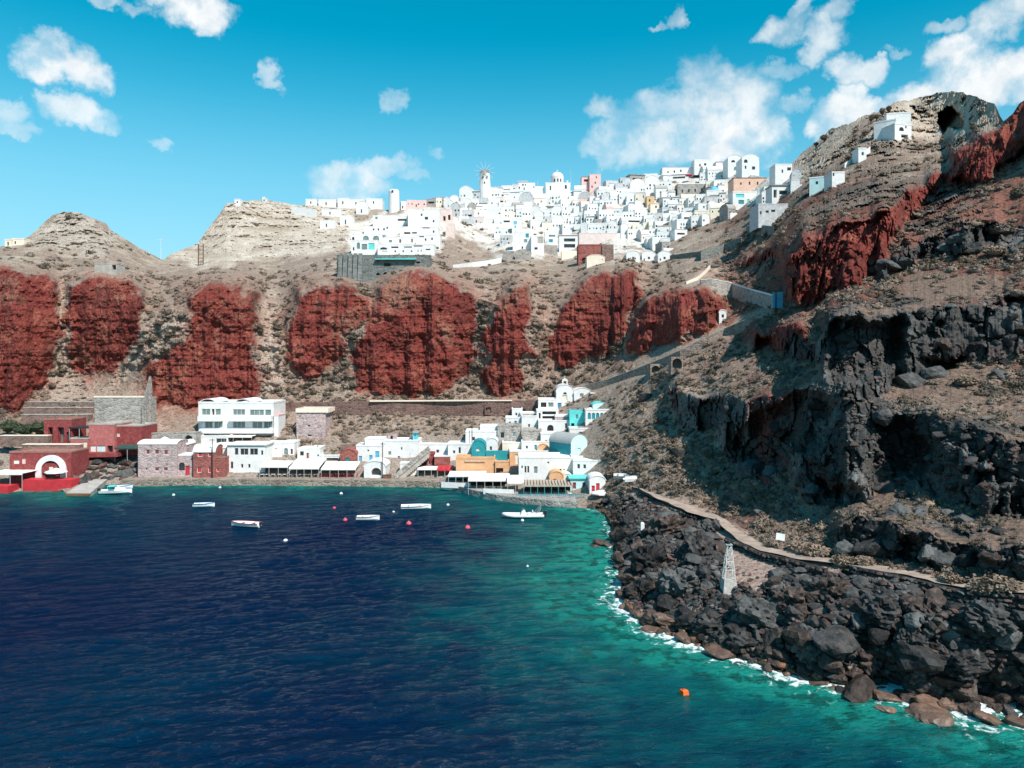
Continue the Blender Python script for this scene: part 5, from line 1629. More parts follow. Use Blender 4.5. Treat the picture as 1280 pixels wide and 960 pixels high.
# the tall teal house seen on its corner
tD = 168.0
tl = thing('teal_house', 'tall teal house with a painted sunlit gable, shade dark side and grey vaulted roof', 'house', at(724, 574, tD), R(38))
w_, d_, h_ = 4.9, 7.2, 3.6
shell(w_, d_, h_, [(-.5, .5, 1.4, 2.5, 'w')], vault=1.9, base=-3).build('wall', PALEAQUA, tl)
vault_roof(w_, d_, h_, 1.95).build('roof', surf('grey_lead_roof', (0.36, 0.37, 0.36), .8, .1), tl)
MB().box(-w_ / 2 - .05, -w_ / 2 - .003, 0, d_, -2, h_).build('side_wall', TEAL, tl)  # this side painted darker teal for shade, the gable paler for sun
opening(tl, (-.5, .5, 1.4, 2.5, 'w', PALEAQUA), WHITEMETAL, True)
# white house in front
H('white_house', 'large white house with a pair of dark doors above the thatched pergola', 'house', 648.5, 716, 573, 603, WHITE, 'flat', WHITE, [(651.5, 582, 653.5, 585.5, 'w', G), (655.5, 582.5, 658, 591, 'w', G), (659, 582.5, 661.5, 591, 'w', G), (667, 583, 672, 592, 'w', GG), (684, 577, 686.5, 579.5, 'w', G), (699, 586, 702, 589, 'w', G), (704, 586, 706, 588, 'w', G)], D=162, depth=8)
H('white_house', 'white house with two upright windows below the teal gable', 'house', 716.5, 750, 577, 600, WHITE, 'flat', WHITE, [(721.5, 580, 725, 586, 'w', G), (729, 580.5, 732.5, 586, 'w', G)], D=160, depth=7)
H('orange_dome_house', 'small orange barrel vaulted house end at the pergola', 'house', 687, 704, 597, 604, ORANGE, 'vault', ORANGE, [(690, 598.5, 697, 604, 'ao', WOOD)], D=158.2, depth=4, rise=1.3)
H('cream_vault', 'cream vaulted store beside the orange barrel vault', 'house', 704, 715, 597, 605, CREAM, 'vault', CREAM, [], D=158.5, depth=4, rise=.8)
H('turquoise_roof_house', 'low house with a turquoise roof behind the red doors', 'house', 713, 739, 598.5, 612, PALEAQUA, 'slab', AQUA, [(716, 603, 720, 611, 'd', MAROON), (728, 603, 732, 611, 'd', MAROON)], D=155, depth=4)
H('white_house', 'small white gabled boathouse with two bright red doors', 'boathouse', 737, 757, 600.5, 617, WHITE, 'vault', WHITE, [(739.5, 607, 743.5, 615.5, 'd', REDP), (745, 604, 749.5, 614, 'd', REDP)], D=150.5, depth=5, rise=.9)
umbrella('wide white parasol beside the red doored boathouse', 753, 612.5, 624, 15, 147.5)
# restaurant row along the platform
awning('awning', 'long white awning below the orange restaurant', 560, 607, 589, 594.5, 609.5, 165, 5, CANVAS, 6, 'long restaurant awnings on the platform')
awning('awning', 'white awning in the middle of the platform restaurants', 585, 637, 592, 600, 616, 157.5, 5.5, CANVAS, 6, 'long restaurant awnings on the platform')
awning('awning', 'white awning next to the thatched pergola', 634, 655, 594, 603, 620, 153.5, 5.5, CANVAS, 3, 'long restaurant awnings on the platform')
awning('thatched_pergola', 'bleached reed pergola over the waterside tables', 654, 716, 600, 606.5, 623, 150.5, 6, THATCH, 8, cat='pergola', pm=TEAL, slats=16)
H('white_parapet', 'white painted sea wall below the long white awning', 'wall', 551, 588, 603.5, 609, WHITE, 'none', None, [], D=161.8, depth=.4, base=-.2, yaw=R(-14))
H('shade_taverna_front', 'taverna front coloured dark teal for shade under the long white awning', 'restaurant', 559, 607, 596, 608, TEAL, 'flat', WHITE, [(562 + 9 * k, 598, 568 + 9 * k, 607.5, 'o') for k in range(5)], D=170, depth=2, par=.1)  # these fronts are coloured dark for the shade under the awnings
H('shade_taverna_front', 'taverna front coloured dark brown for shade under the middle platform awning', 'restaurant', 585, 655, 602, 616, DARKWOOD_SHADE, 'flat', WHITE, [(589 + 11 * k, 604, 596 + 11 * k, 615, 'o') for k in range(6)], D=163, depth=2, par=.1)
H('shade_taverna_front', 'wooden front painted shade dark under the reed pergola', 'restaurant', 656, 714, 605, 619, DARKWOOD_SHADE, 'flat', WHITE, [(660 + 11 * k, 608, 667 + 11 * k, 618, 'o', TEAL if k % 2 else None) for k in range(5)], D=157, depth=1, par=.05)
H('white_parapet', 'white painted sea wall below the middle platform awning', 'wall', 604, 642, 611.5, 617, WHITE, 'none', None, [], D=153.6, depth=.4, base=-.2, yaw=R(-12))
# railing of teal boards
rl = thing('railing', 'teal slatted railing along the platform edge under the pergola', 'railing', at(688, 624.5, 149.5))
for k in range(34):
    part('slat', box_mesh('slat', .12, .05, 1.0, TEAL), rl, (-6.6 + k * .4, 0, 0))
part('rail', box_mesh('rail', 13.6, .08, .1, TEAL), rl, (0, 0, 1.004))

# tables and chairs under the awnings
def table_set(x, y, D, label, cl, chair_label):
    t = thing('table', label, 'table', at(x, y, D), rng.uniform(0, 3), 'taverna tables')
    part('tabletop', box_mesh('tabletop', .95, .95, .05, cl), t, (0, 0, .72))
    part('leg', box_mesh('leg', .12, .12, .72, WOOD), t)
spots = [(404 + 5.4 * k, 596.3, 173.2, 'below the peaked awning') for k in range(8)] + [(364 + 6 * k, 596.8, 173.3, 'below the wide waterfront awning') for k in range(6)] + [(328 + 7 * k, 596.8, 173.6, 'below the awning by the balcony house') for k in range(5)] + \
        [(563 + 5.5 * k, 607.0, 167.5, 'below the long white awning') for k in range(8)] + [(608 + 5 * k, 612.8, 158.8, 'below the middle platform awning') for k in range(6)] + [(658 + 6 * k, 621.0, 152.2, 'below the reed pergola') for k in range(10)]
seen = {}
tb0 = None
for x, y, D, wh in spots:
    i = seen.get(wh, 0); seen[wh] = i + 1
    red_ = 'peaked' in wh
    table_set(x, y, D, f'small {"pink" if red_ else "white"} taverna table {wh}, {nth(i)}', surf('pink_cloth', (0.7, 0.25, 0.25), .9) if red_ else WHITE, '')
    for sgn in (-1, 1):
        c = thing('chair', f'{"red" if red_ else "pale wooden"} chair {"left" if sgn < 0 else "right"} of table {wh.replace("waterfront ", "").replace("platform ", "").replace("by the balcony house", "by balcony house")}, {nth(i)}', 'chair', at(x, y, D) + Vector((sgn * .8, rng.uniform(-.2, .2), 0)), sgn * R(90) + rng.uniform(-.3, .3), 'taverna chairs')
        cm = REDP if red_ else THATCH
        part('seat', box_mesh('seat', .45, .45, .05, cm), c, (0, 0, .43))
        part('backrest', box_mesh('backrest', .45, .05, .5, cm), c, (0, -.22, .45))
        for ax in (-.19, .19):
            for ay in (-.19, .19):
                part('leg', box_mesh('leg', .05, .05, .43, cm), c, (ax, ay, 0))

# --- church quarter on the slope
ch = H('church', 'white double vaulted church with a small bell gable above the harbour', 'church', 695.5, 717, 490, 522, WHITE, 'vault', WHITE, [(704, 488.5, 708.5, 493, 'a', G), (703, 494, 709, 501, 'd', CREAM), (696.5, 503.5, 702, 510.5, 'w', BLUE)], D=199, depth=9, rise=1.9)
sC = 198.5 / FP
bt = MB(); bw = 7 * sC
bt.box(-bw / 2, -bw / 2 + .35, 0, .8, 0, 1.1).box(bw / 2 - .35, bw / 2, 0, .8, 0, 1.1).box(-bw / 2, bw / 2, 0, .8, 1.103, 1.4)
bt.poly((-bw / 2, 0, 1.4), (bw / 2, 0, 1.4), (0, 0, 1.95)).poly((bw / 2, .8, 1.4), (-bw / 2, .8, 1.4), (0, .8, 1.95)).poly((-bw / 2, 0, 1.4), (0, 0, 1.95), (0, .8, 1.95), (-bw / 2, .8, 1.4)).poly((bw / 2, 0, 1.4), (bw / 2, .8, 1.4), (0, .8, 1.95), (0, 0, 1.95))
bell = bt.build('bell_gable', WHITE, ch, (0, .1, ch['_h'] + 1.75))
part('bell', MB().lathe([(.22, 0), (.16, .25), (.06, .36)], 8).mesh('bell', WOOD), bell, (0, .4, .6))
part('cross', MB().box(-.04, .04, -.04, .04, 0, .6).box(-.2, .2, -.035, .035, .33, .41).mesh('cross', WHITE), bell, (0, .4, 1.93))
H('church_aisle', 'second white vaulted nave right of the bell gable church', 'church', 717.5, 739, 491.5, 522, WHITE, 'vault', WHITE, [(724.5, 491, 729.5, 496.5, 'w', GG)], D=198.5, depth=9, rise=1.4)
H('white_house', 'white terrace house with a slatted veranda right of the church', 'house', 739.5, 758, 492, 512, WHITE, 'slab', WHITE, [(741, 495, 744, 502, 'w', G), (746, 495, 749.5, 502, 'w', G), (751, 495, 756, 502, 'w', G)], D=196, depth=6)
H('white_house', 'white house with three dark doors at the end of the terrace', 'house', 758.5, 783, 488, 506, WHITE, 'slab', WHITE, [(762.5, 494, 765, 499, 'w', G), (769, 493, 771.5, 499, 'w', G), (774.5, 492, 777, 498.5, 'w', G)], D=194, depth=6, )
H('white_slab_house', 'white house with a long flat roof running into the hillside', 'house', 766, 797, 486, 491, WHITE, 'slab', WHITE, [(771, 487.5, 776, 490, 'o'), (779, 487.5, 785, 490, 'w', G)], D=198, depth=6)
H('brown_wall_house', 'brown stone wall below the white terrace at the hillside', 'wall', 762, 790, 502, 511, BROWNSTONE, 'flat', BROWNSTONE, [], D=190, depth=3)
H('turquoise_toned_house', 'bright turquoise house with a shaded roof terrace', 'house', 712, 731.5, 516, 537, AQUA, 'flat', AQUA, [(719, 518, 723, 524, 'w', TEAL), (714, 529, 718, 536, 'o'), (726, 530, 730, 535, 'w', TEAL)], D=183, depth=6)
awning('roof_canopy', 'dark flat canopy on the roof of the bright turquoise house', 712, 736, 507.5, 508.5, 517, 183.2, 4, surf('grey_brown_canvas', (0.2, 0.19, 0.18), .9), 4)
H('turquoise_vault', 'pale turquoise vaulted upper house behind the white arcade', 'house', 741, 760, 507, 514, PALEAQUA, 'vault', AQUA, [], D=186, depth=5, rise=.8)
arc = [(734.5 + 5.2 * k, 516, 738.6 + 5.2 * k, 524, 'a', TEAL) for k in range(5)]
H('arcade_house', 'white house with a row of five teal arched windows', 'house', 732, 763, 513, 536, WHITE, 'flat', WHITE, arc + [(737, 528, 740, 532, 'w', G), (749, 530, 751.5, 533, 'w', GG)], D=180.5, depth=6)
H('white_house', 'blank white house wall running into the hillside beside the arcade', 'house', 763.5, 786, 512, 528, WHITE, 'flat', WHITE, [], D=181, depth=5, yaw=R(18))
H('white_house', 'white house with open balconies below the church', 'house', 673, 697, 500, 515, WHITE, 'flat', WHITE, [(676, 503, 683, 509, 'o'), (685, 503, 692, 509, 'w', GG)], D=194, depth=6)
H('white_house', 'white house with a deep shaded loggia under the balconies', 'house', 671, 698, 514, 527, WHITE, 'flat', WHITE, [(673, 516, 676, 524, 'w', G), (678, 514.5, 695, 518, 'o'), (678, 520, 695, 524, 'o')], D=189, depth=5)
H('white_house', 'white house with an arched door in the lane below the loggia', 'house', 673, 712, 527, 545, WHITE, 'flat', WHITE, [(684, 531, 692, 539, 'ao', SHADE), (706, 529, 709, 536, 'w', G)], D=184, depth=5)
H('white_house', 'white house block left of the loggia house', 'house', 652, 672, 521, 540, WHITE, 'flat', WHITE, [(660, 530, 662.5, 534, 'w', G)], D=188, depth=5)
H('grey_house', 'flat roofed stone house with a white lintel left of the balconies', 'house', 650, 672, 517, 530, GREYSTONE, 'flat', WHITE, [], D=192, depth=4)
H('white_house', 'white house below the teal gable house and the stone lane', 'house', 676, 700, 543, 566, WHITE, 'flat', WHITE, [(681, 550, 684, 555, 'w', G)], D=177.5, depth=5)
H('white_house', 'white wall house between the arcade and the teal gable', 'house', 712, 742, 536.5, 552, WHITE, 'flat', WHITE, [], D=178.5, depth=4)
H('ruined_wall', 'ruined brown wall pair left of the church', 'ruin', 660, 674, 500, 512, BROWNSTONE, 'none', None, [], D=202, depth=2)
H('stone_house', 'pinkish stone lane house between the loggia and the turquoise house', 'house', 694, 711.5, 521, 537, PINKSTONE, 'flat', WHITE, [(697, 526, 699.5, 530, 'w', G), (704, 528, 707, 537, 'd', TEAL)], D=186, depth=5)
H('white_house', 'small white house above the boarded grey stone house', 'house', 632, 651, 523, 535, WHITE, 'flat', WHITE, [(636, 527, 638.5, 531, 'w', G), (643, 526, 646, 533, 'd', BLUE)], D=189, depth=5)
H('white_house', 'little white vaulted house between the teal vault and the grey block', 'house', 608, 622, 553, 566, WHITE, 'vault', WHITE, [(612, 558, 615, 563, 'w', G)], D=177.5, depth=5, rise=1.0)
H('white_house', 'low white house under the grey stone block in the lane', 'house', 652, 690, 553, 566, WHITE, 'flat', WHITE, [(657, 557, 660, 561, 'w', G), (668, 556, 671, 565, 'd', TEAL), (682, 557, 685, 561, 'w', G)], D=177, depth=4)
H('white_house', 'white cubic house at the top of the lane left of the long balconies', 'house', 640, 653, 512, 523, WHITE, 'flat', WHITE, [(644, 516, 646.5, 520, 'w', G)], D=195, depth=5)
# long terrace wall with dark openings
slab_wall('long_wall', 'very long dark red retaining wall behind the harbour houses', 'wall', [(342, 504, 515), (372, 503, 515), (410, 503, 517), (450, 502, 517), (490, 502, 518), (530, 501.5, 518), (570, 501, 519), (610, 502, 520), (645, 501, 518), (684, 500, 513)], masonry('dull_red_masonry', (0.16, 0.088, 0.075), (0.23, 0.165, 0.14), 0.9), 1.6)
slab_wall('wall_coping', 'thin pale path edge along the top of the very long red wall', 'wall', [(462, 500.6, 502.2, terr(470, 518) - .6), (530, 500.2, 501.8, terr(530, 518) - .6), (600, 499.8, 501.4, terr(605, 519) - .6), (640, 500, 501.3, terr(640, 518) - .6)], CREAM, .8, base=0)
for q, (x0, x1, y0, y1) in enumerate(((606, 615, 508, 516.5), (651, 658, 509.5, 517))):
    H('wall_niche', ['left', 'right'][q] + ' of two square dark openings in the very long red wall', 'opening', x0, x1, y0, y1, masonry('dull_red_masonry', (0, 0, 0), (0, 0, 0)), 'none', None, [(x0 + 1, y0 + 1.2, x1 - 1, y1 - .2, 'o')], D=terr((x0 + x1) / 2, 519) - .7, depth=.7, base=-.4)
slab_wall('stone_wall', 'short brown stone wall behind the white house with sky blue doors', 'wall', [(425, 556, 567, 185), (454, 555, 566, 185)], BROWNSTONE, 1.0)
# poles
pole('utility_pole', 'tall wooden pole with a lamp arm by the red shuttered stone house', 265.5, 548, 597, 171.8, arms=((.4, 1.2),))
pole('utility_pole', 'dark wooden pole on the quay beside the white boathouse arch', 478, 553, 599, 171.6, arms=((.4, 1.4),))
pole('utility_pole', 'dark pole with a sign board left of the turquoise hut', 515, 531, 565, 185, arms=((6.4, 2.6),))
pole('utility_pole', 'thin dark pole beside the teal vaulted house', 590, 529, 562, 182, arms=((.3, 1.0),))
pole('utility_pole', 'thin dark pole at the corner of the bright turquoise house', 731, 529, 546, 179, r=.09)
pole('mast', 'slim pale mast behind the middle waterfront awning', 372, 540, 576, 178, r=.07, m=CREAM, cat='mast')
pole('mast', 'slim pale mast in front of the square ruined stone house', 389.5, 553, 580, 178, r=.06, m=CREAM, cat='mast')
pole('mast', 'short pale mast over the restaurant stairs', 512.5, 566, 590, 176, r=.06, m=GREYMETAL, cat='mast')
pole('mast', 'thin mast at the left of the white church', 695.5, 474, 500, 200, r=.05, m=GREYMETAL, cat='mast')
pole('mast', 'thin mast with a lamp above the long red wall near the hotel', 404.5, 500, 517, 205, r=.06, m=CREAM, cat='mast')
# lattice sign letters of the orange front are too small to read; its frieze band is built
fr = thing('sign_board', 'long faded sign board on the parapet of the orange restaurant', 'sign', at(594, 577.5, 170.3))
part('board', box_mesh('board', 4.6, .06, .5, surf('faded_sign', (0.60, 0.40, 0.28), .9, .1)), fr)
for k in range(7):
    part('letter', box_mesh('letter', .28 if k % 3 else .4, .04, .3, ORANGE), fr, (-1.8 + .6 * k, -.06, .1))

# ------------------------------------------------------------------ boats, buoys
def hull_rings(L, B, Hh, bow=1.9, n=11, inset=0.0, z0=0.0):
    rings = []
    for k in range(n):
        t = k / (n - 1)
        x = -L / 2 + L * t
        b = B / 2 * (1 - max(0, (t - .45) / .55) ** bow) * (0.86 + .14 * min(1, t / .3)) - inset
        b = max(b, .03)
        sheer = Hh * (1 + .28 * max(0, t - .3) ** 1.5)
        kz = -.18 + .22 * max(0, t - .75) / .25
        rings.append([(x, -b, sheer), (x, -b * .82, Hh * .35), (x, 0, kz), (x, b * .82, Hh * .35), (x, b, sheer), (x, b - .07 if b > .1 else b * .5, sheer), (x, (b - .12) * .8 if b > .2 else b * .3, Hh * .45), (x, 0, Hh * .3), (x, -(b - .12) * .8 if b > .2 else -b * .3, Hh * .45), (x, -(b - .07) if b > .1 else -b * .5, sheer)])
    return rings


def rowboat(name, label, x, y, L, yaw, stripe, motor=False, group='small open boats moored in the bay'):
    D = CH * FP / (y - PY)
    b = thing(name, label, 'boat', at(x, y, D) + Vector((0, 0, .02)), yaw, group)
    MB().loft(hull_rings(L, L * .36, .72)).build('hull', HULL, b, smooth=False)
    rg = hull_rings(L, L * .36, .72)
    gm = MB()
    for side in (0, 4):
        ln = [(Vector(r[side]) + Vector((0, -.03 if side == 0 else .03, .0))) for r in rg]
        gm.loft([[(p.x, p.y - .04, p.z - .04), (p.x, p.y + .04, p.z - .04), (p.x, p.y + .04, p.z + .05), (p.x, p.y - .04, p.z + .05)] for p in ln])
    gm.build('gunwale', stripe, b)
    for tx in (-.25, .12):
        part('thwart', box_mesh('thwart', .28, L * .30, .05, WOOD), b, (tx * L, 0, .56))
    if motor:
        m_ = part('outboard', MB().box(-.2, .2, -.16, .16, .2, .62).box(-.08, .08, -.07, .07, -.5, .2).mesh('outboard', ENGINE), b, (-L / 2 - .16, 0, .25))
    return b


rowboat('rowboat', 'small white rowing boat moored nearest the stone quay', 255, 634, 3.9, R(8), BLUE)
rowboat('rowboat', 'white open boat with a red bow lying across the middle of the bay', 307, 658.5, 5.2, R(168), REDP, True)
rowboat('motorboat', 'white open motor boat with a raised stern in front of the orange restaurant', 520, 636.5, 5.6, R(6), HULL, True)
rowboat('rowboat', 'low pale rowing boat beside the pink buoy', 460, 650.5, 4.0, R(3), HULLIN)
# inflatable speedboat
D = CH * FP / (647 - PY)
rb = thing('inflatable_speedboat', 'white inflatable speedboat with a console and folded arch moored off the restaurants', 'boat', at(654, 647, D), R(-176), None)
L, Bm = 7.2, 2.5
tube = MB()
def ring_at(p, d, r, n=10):
    d = d.normalized(); u = Vector((0, 0, 1)); w_ = d.cross(u).normalized(); u = w_.cross(d)
    return [tuple(p + (w_ * math.cos(2 * math.pi * k / n) + u * math.sin(2 * math.pi * k / n)) * r) for k in range(n)]
path = [Vector((-L / 2, -Bm / 2 + .3, .42)), Vector((-1.2, -Bm / 2 + .25, .42)), Vector((1.6, -Bm / 2 + .3, .46)), Vector((2.8, -.62, .56)), Vector((3.4, -.2, .66)), Vector((3.55, 0, .7)), Vector((3.4, .2, .66)), Vector((2.8, .62, .56)), Vector((1.6, Bm / 2 - .3, .46)), Vector((-1.2, Bm / 2 - .25, .42)), Vector((-L / 2, Bm / 2 - .3, .42))]
tube.loft([ring_at(p, (path[min(i + 1, 10)] - path[max(i - 1, 0)]), .3 if 1 < i < 9 else .27) for i, p in enumerate(path)])
tube.build('tube', RUBBER, rb, smooth=True)
MB().loft([[(x, -b, .35), (x, 0, -.2 if x < 2 else .2), (x, b, .35)] for x, b in ((-3.4, .9), (0, .95), (2, .8), (3.2, .15))]).build('hull', HULL, rb)
cs = MB().loft([[(-.6, -.5, .35), (.5, -.5, .35), (.5, .5, .35), (-.6, .5, .35)], [(-.3, -.42, 1.35), (.25, -.42, 1.2), (.25, .42, 1.2), (-.3, .42, 1.35)]]).build('console', HULL, rb)
MB().loft([[(.27, -.42, 1.2), (.3, -.42, 1.2), (.3, .42, 1.2), (.27, .42, 1.2)], [(-.12, -.36, 1.65), (-.09, -.36, 1.65), (-.09, .36, 1.65), (-.12, .36, 1.65)]]).build('windscreen', GLASS, cs)
MB().box(-1.7, -.9, -.55, .55, .35, .85).box(-1.75, -1.62, -.55, .55, .85, 1.25).build('seat', HULL, rb)
am = MB()
for sy_ in (-.85, .85):
    am.tube((-2.6, sy_, .5), (-3.1, sy_ * .9, 2.0), .05); am.tube((-1.9, sy_, .6), (-3.1, sy_ * .9, 2.0), .035)
am.tube((-3.1, -.77, 2.0), (-3.1, .77, 2.0), .05)
am.build('arch', GREYMETAL, rb)
part('outboard', MB().box(-.3, .3, -.22, .22, .3, 1.0).box(-.1, .1, -.1, .1, -.5, .3).mesh('outboard', ENGINE), rb, (-3.85, 0, .15))
# moored cabin boat by the jetty
D = CH * FP / (617 - PY)
cb_ = thing('cabin_boat', 'white motor boat with a turquoise cover tied up beside the concrete jetty', 'boat', at(145, 617, D), R(12))
MB().loft(hull_rings(6.2, 2.3, .8)).build('hull', HULL, cb_)
MB().loft([[(-.2, -.8, .7), (1.9, -.55, .8), (1.9, .55, .8), (-.2, .8, .7)], [(.1, -.65, 1.45), (1.3, -.4, 1.3), (1.3, .4, 1.3), (.1, .65, 1.45)]]).build('cabin', HULL, cb_)
MB().box(-1.5, -.05, -.75, .75, 1.55, 1.68).box(-1.45, -1.38, -.7, -.63, .6, 1.55).box(-1.45, -1.38, .63, .7, .6, 1.55).build('bimini', AQUA, cb_)
part('outboard', MB().box(-.25, .25, -.2, .2, .3, .9).box(-.1, .1, -.08, .08, -.4, .3).mesh('outboard', ENGINE), cb_, (-3.3, 0, .3))
rowboat('dinghy', 'small white dinghy behind the turquoise covered motor boat', 155, 611, 3.4, R(20), BLUE, group=None)


def buoy(label, x, y, r, m):
    D = CH * FP / (y - PY)
    b = thing('buoy', label, 'buoy', at(x, y, D), rng.uniform(0, 3), 'mooring buoys')
    MB().lathe([(.02, -r * .7), (r * .7, -r * .5), (r, 0), (r * .92, r * .45), (r * .6, r * .85), (r * .2, r * 1.0), (.02, r * 1.05)], 12).build('float', m, b, smooth=True)
    MB().tube((-.07, 0, r * 1.0), (-.07, 0, r * 1.0 + .12), .022).tube((.07, 0, r * 1.0), (.07, 0, r * 1.0 + .12), .022).tube((-.08, 0, r * 1.0 + .12), (.08, 0, r * 1.0 + .12), .022).build('mooring_eye', GREYMETAL, b)


for lab, x, y, r, m in [('large pink mooring buoy below the white motor boat', 511, 655, .46, PINKBUOY), ('pink mooring buoy farthest to the right in the bay', 584.5, 660, .44, PINKBUOY), ('pink mooring buoy left of the low pale rowing boat', 431.5, 650.5, .38, PINKBUOY), ('small pink mooring buoy nearest the quay', 418, 635.5, .3, PINKBUOY),
                        ('white mooring buoy in open water below the red bowed boat', 357, 676.5, .36, WHITEBUOY), ('white mooring buoy touching the side of the speedboat', 653, 651, .3, WHITEBUOY), ('tiny white buoy near the quay below the tavernas', 426.5, 617.5, .34, WHITEBUOY), ('tiny white buoy between the quay and the centre boat', 560, 631.5, .3, WHITEBUOY),
                        ('tiny white buoy below the stone quay houses', 275, 609.8, .3, WHITEBUOY), ('tiny white buoy left of the small rowing boat', 217, 619, .3, WHITEBUOY), ('tiny white buoy alone off the turquoise shallows', 659.5, 708, .16, WHITEBUOY), ('tiny white buoy below the white motor boat stern', 492, 640.5, .26, WHITEBUOY)]:
    buoy(lab, x, y, r, m)
D = CH * FP / (868 - PY)
ob = thing('marker_float', 'orange square marker float alone in the green shallows', 'buoy', at(855, 868, D), R(25))
MB().loft([[(-.26, -.26, -.2), (.26, -.26, -.2), (.26, .26, -.2), (-.26, .26, -.2)], [(-.3, -.3, 0), (.3, -.3, 0), (.3, .3, 0), (-.3, .3, 0)], [(-.26, -.26, .36), (.26, -.26, .36), (.26, .26, .36), (-.26, .26, .36)], [(-.2, -.2, .42), (.2, -.2, .42), (.2, .2, .42), (-.2, .2, .42)]]).build('float', ORANGEBUOY, ob)
part('handle', MB().tube((-.12, 0, .42), (-.12, 0, .54), .025).tube((.12, 0, .42), (.12, 0, .54), .025).tube((-.14, 0, .54), (.14, 0, .54), .025).mesh('handle', ENGINE), ob)

# ================================================================== hilltop town
TOWN = []     # (root, kind words) of generated houses, labelled at the end
LM = {}
taken = []


def mark(x0, y0, x1, y1): taken.append((x0, y0, x1, y1))


# windmill
D = terr(606, 237) - 1.0; s = D / FP
wm = thing('windmill', 'round white windmill with a brown conical cap and bare spoked sails', 'windmill', at(606, 237, D)); LM['the spoked windmill'] = (606, 232)
MB().lathe([(7.6 * s, -7), (7.4 * s, 0), (6.2 * s, 20 * s), (6.3 * s, 20.6 * s)], 20).build('tower', WHITE, wm)
MB().lathe([(6.9 * s, 20.5 * s), (4.2 * s, 23.6 * s), (.4 * s, 25.4 * s)], 20).build('cap', WOOD, wm)
hub = MB().tube((0, -8.2 * s, 20.5 * s), (0, -5 * s, 20.5 * s), .35, .35, 10).build('hub', WOOD, wm)
for k in range(12):
    a = 2 * math.pi * k / 12 + .13
    part('sail_spoke', MB().tube((0, -8 * s, 20.5 * s), (13 * s * math.sin(a), -8 * s, 20.5 * s + 13 * s * math.cos(a)), .10, .06, 5).mesh('sail_spoke', WHITEMETAL), wm)
for zz, xx in ((13, -2), (13, 3), (6, 0)):
    part('window', box_mesh('window', 1.6 * s, .3, 2.2 * s, GLASS), wm, (xx * s, -6.75 * s, zz * s))
mark(597, 214, 615, 238)
# ruined mill
D = terr(492.5, 255) - 1; s = D / FP
rm_ = thing('mill_tower', 'stubby white mill tower without a cap alone at the end of the ridge', 'mill tower', at(492.5, 255, D)); LM['the capless mill tower'] = (492, 248)
MB().lathe([(7.0 * s, -6), (6.8 * s, 0), (6.4 * s, 15.5 * s), (5.2 * s, 17.6 * s), (4.8 * s, 17.2 * s)], 18).build('tower', WHITE, rm_)
part('window', box_mesh('window', 2.2 * s, .3, 3 * s, GLASS), rm_, (-.8 * s, -6.4 * s, 13 * s))
mark(484, 236, 501, 257)
# domed church
dc = H('domed_church', 'white church with a round dome and drum on the town skyline', 'church', 682, 713, 229, 243, WHITE, 'flat', WHITE, [(687, 232, 689, 238, 'w', G), (706, 231, 708.5, 236, 'a', G)], depth=9); LM['the domed church'] = (697, 232)
s = terr(697, 243) / FP
dome_mb(8 * s, dc['_h'], 8.5 * s, 7.5 * s).build('dome', surf('pale_rose_plaster', (.74, .68, .64), .85, .05, .7), dc, (-.5 * s, 3.6, 0), smooth=False)
for k in (-3.6, .4, 4.0):
    part('window', box_mesh('window', 1.5 * s, .25, 4 * s, GLASS), dc, (k * s - .5 * s, 3.6 - math.sqrt(64 - k * k) * s, dc['_h'] + 2.2 * s))
part('cross', MB().box(-.08, .08, -.08, .08, 0, 1.4).box(-.45, .45, -.07, .07, .8, .97).mesh('cross', WHITE), dc, (-.5 * s, 3.6, dc['_h'] + 15.8 * s))
MB().box(11 * s, 13 * s, 1, 1.8, dc['_h'], dc['_h'] + 4 * s).build('belfry', WHITE, dc)
mark(680, 212, 714, 244)
H('pink_house', 'salmon pink house with a curved parapet on the town skyline', 'house', 737, 751, 218.5, 236, PINK, 'flat', PINK, [(744.5, 220, 746, 223, 'w', G), (743, 227, 745, 230, 'w', G), (739, 232, 741, 235, 'w', G)], depth=7); LM['the salmon pink house'] = (744, 228)
H('pink_house', 'lower pale pink wing left of the salmon house', 'house', 727, 736.5, 221.5, 233, PINK, 'flat', TERRACOTTA, [(730, 224, 735, 227, 'o')], depth=6)
mark(726, 217, 752, 237)
H('rose_house', 'rose coloured tower house with two tall dark doorways at the town edge', 'house', 550, 565, 262, 279, surf('rose_plaster', (.70, .55, .50), .85, .08, .6), 'flat', None, [(554, 270, 557, 276, 'o'), (560, 268.5, 563, 275, 'o')], depth=7); LM['the rose tower house'] = (557, 270)
mark(549, 260, 566, 280)
H('rose_house', 'blank pale rose wall falling away below the rose tower house', 'wall', 557, 568, 279, 296, surf('rose_plaster', (0, 0, 0)), 'none', None, [], depth=5)
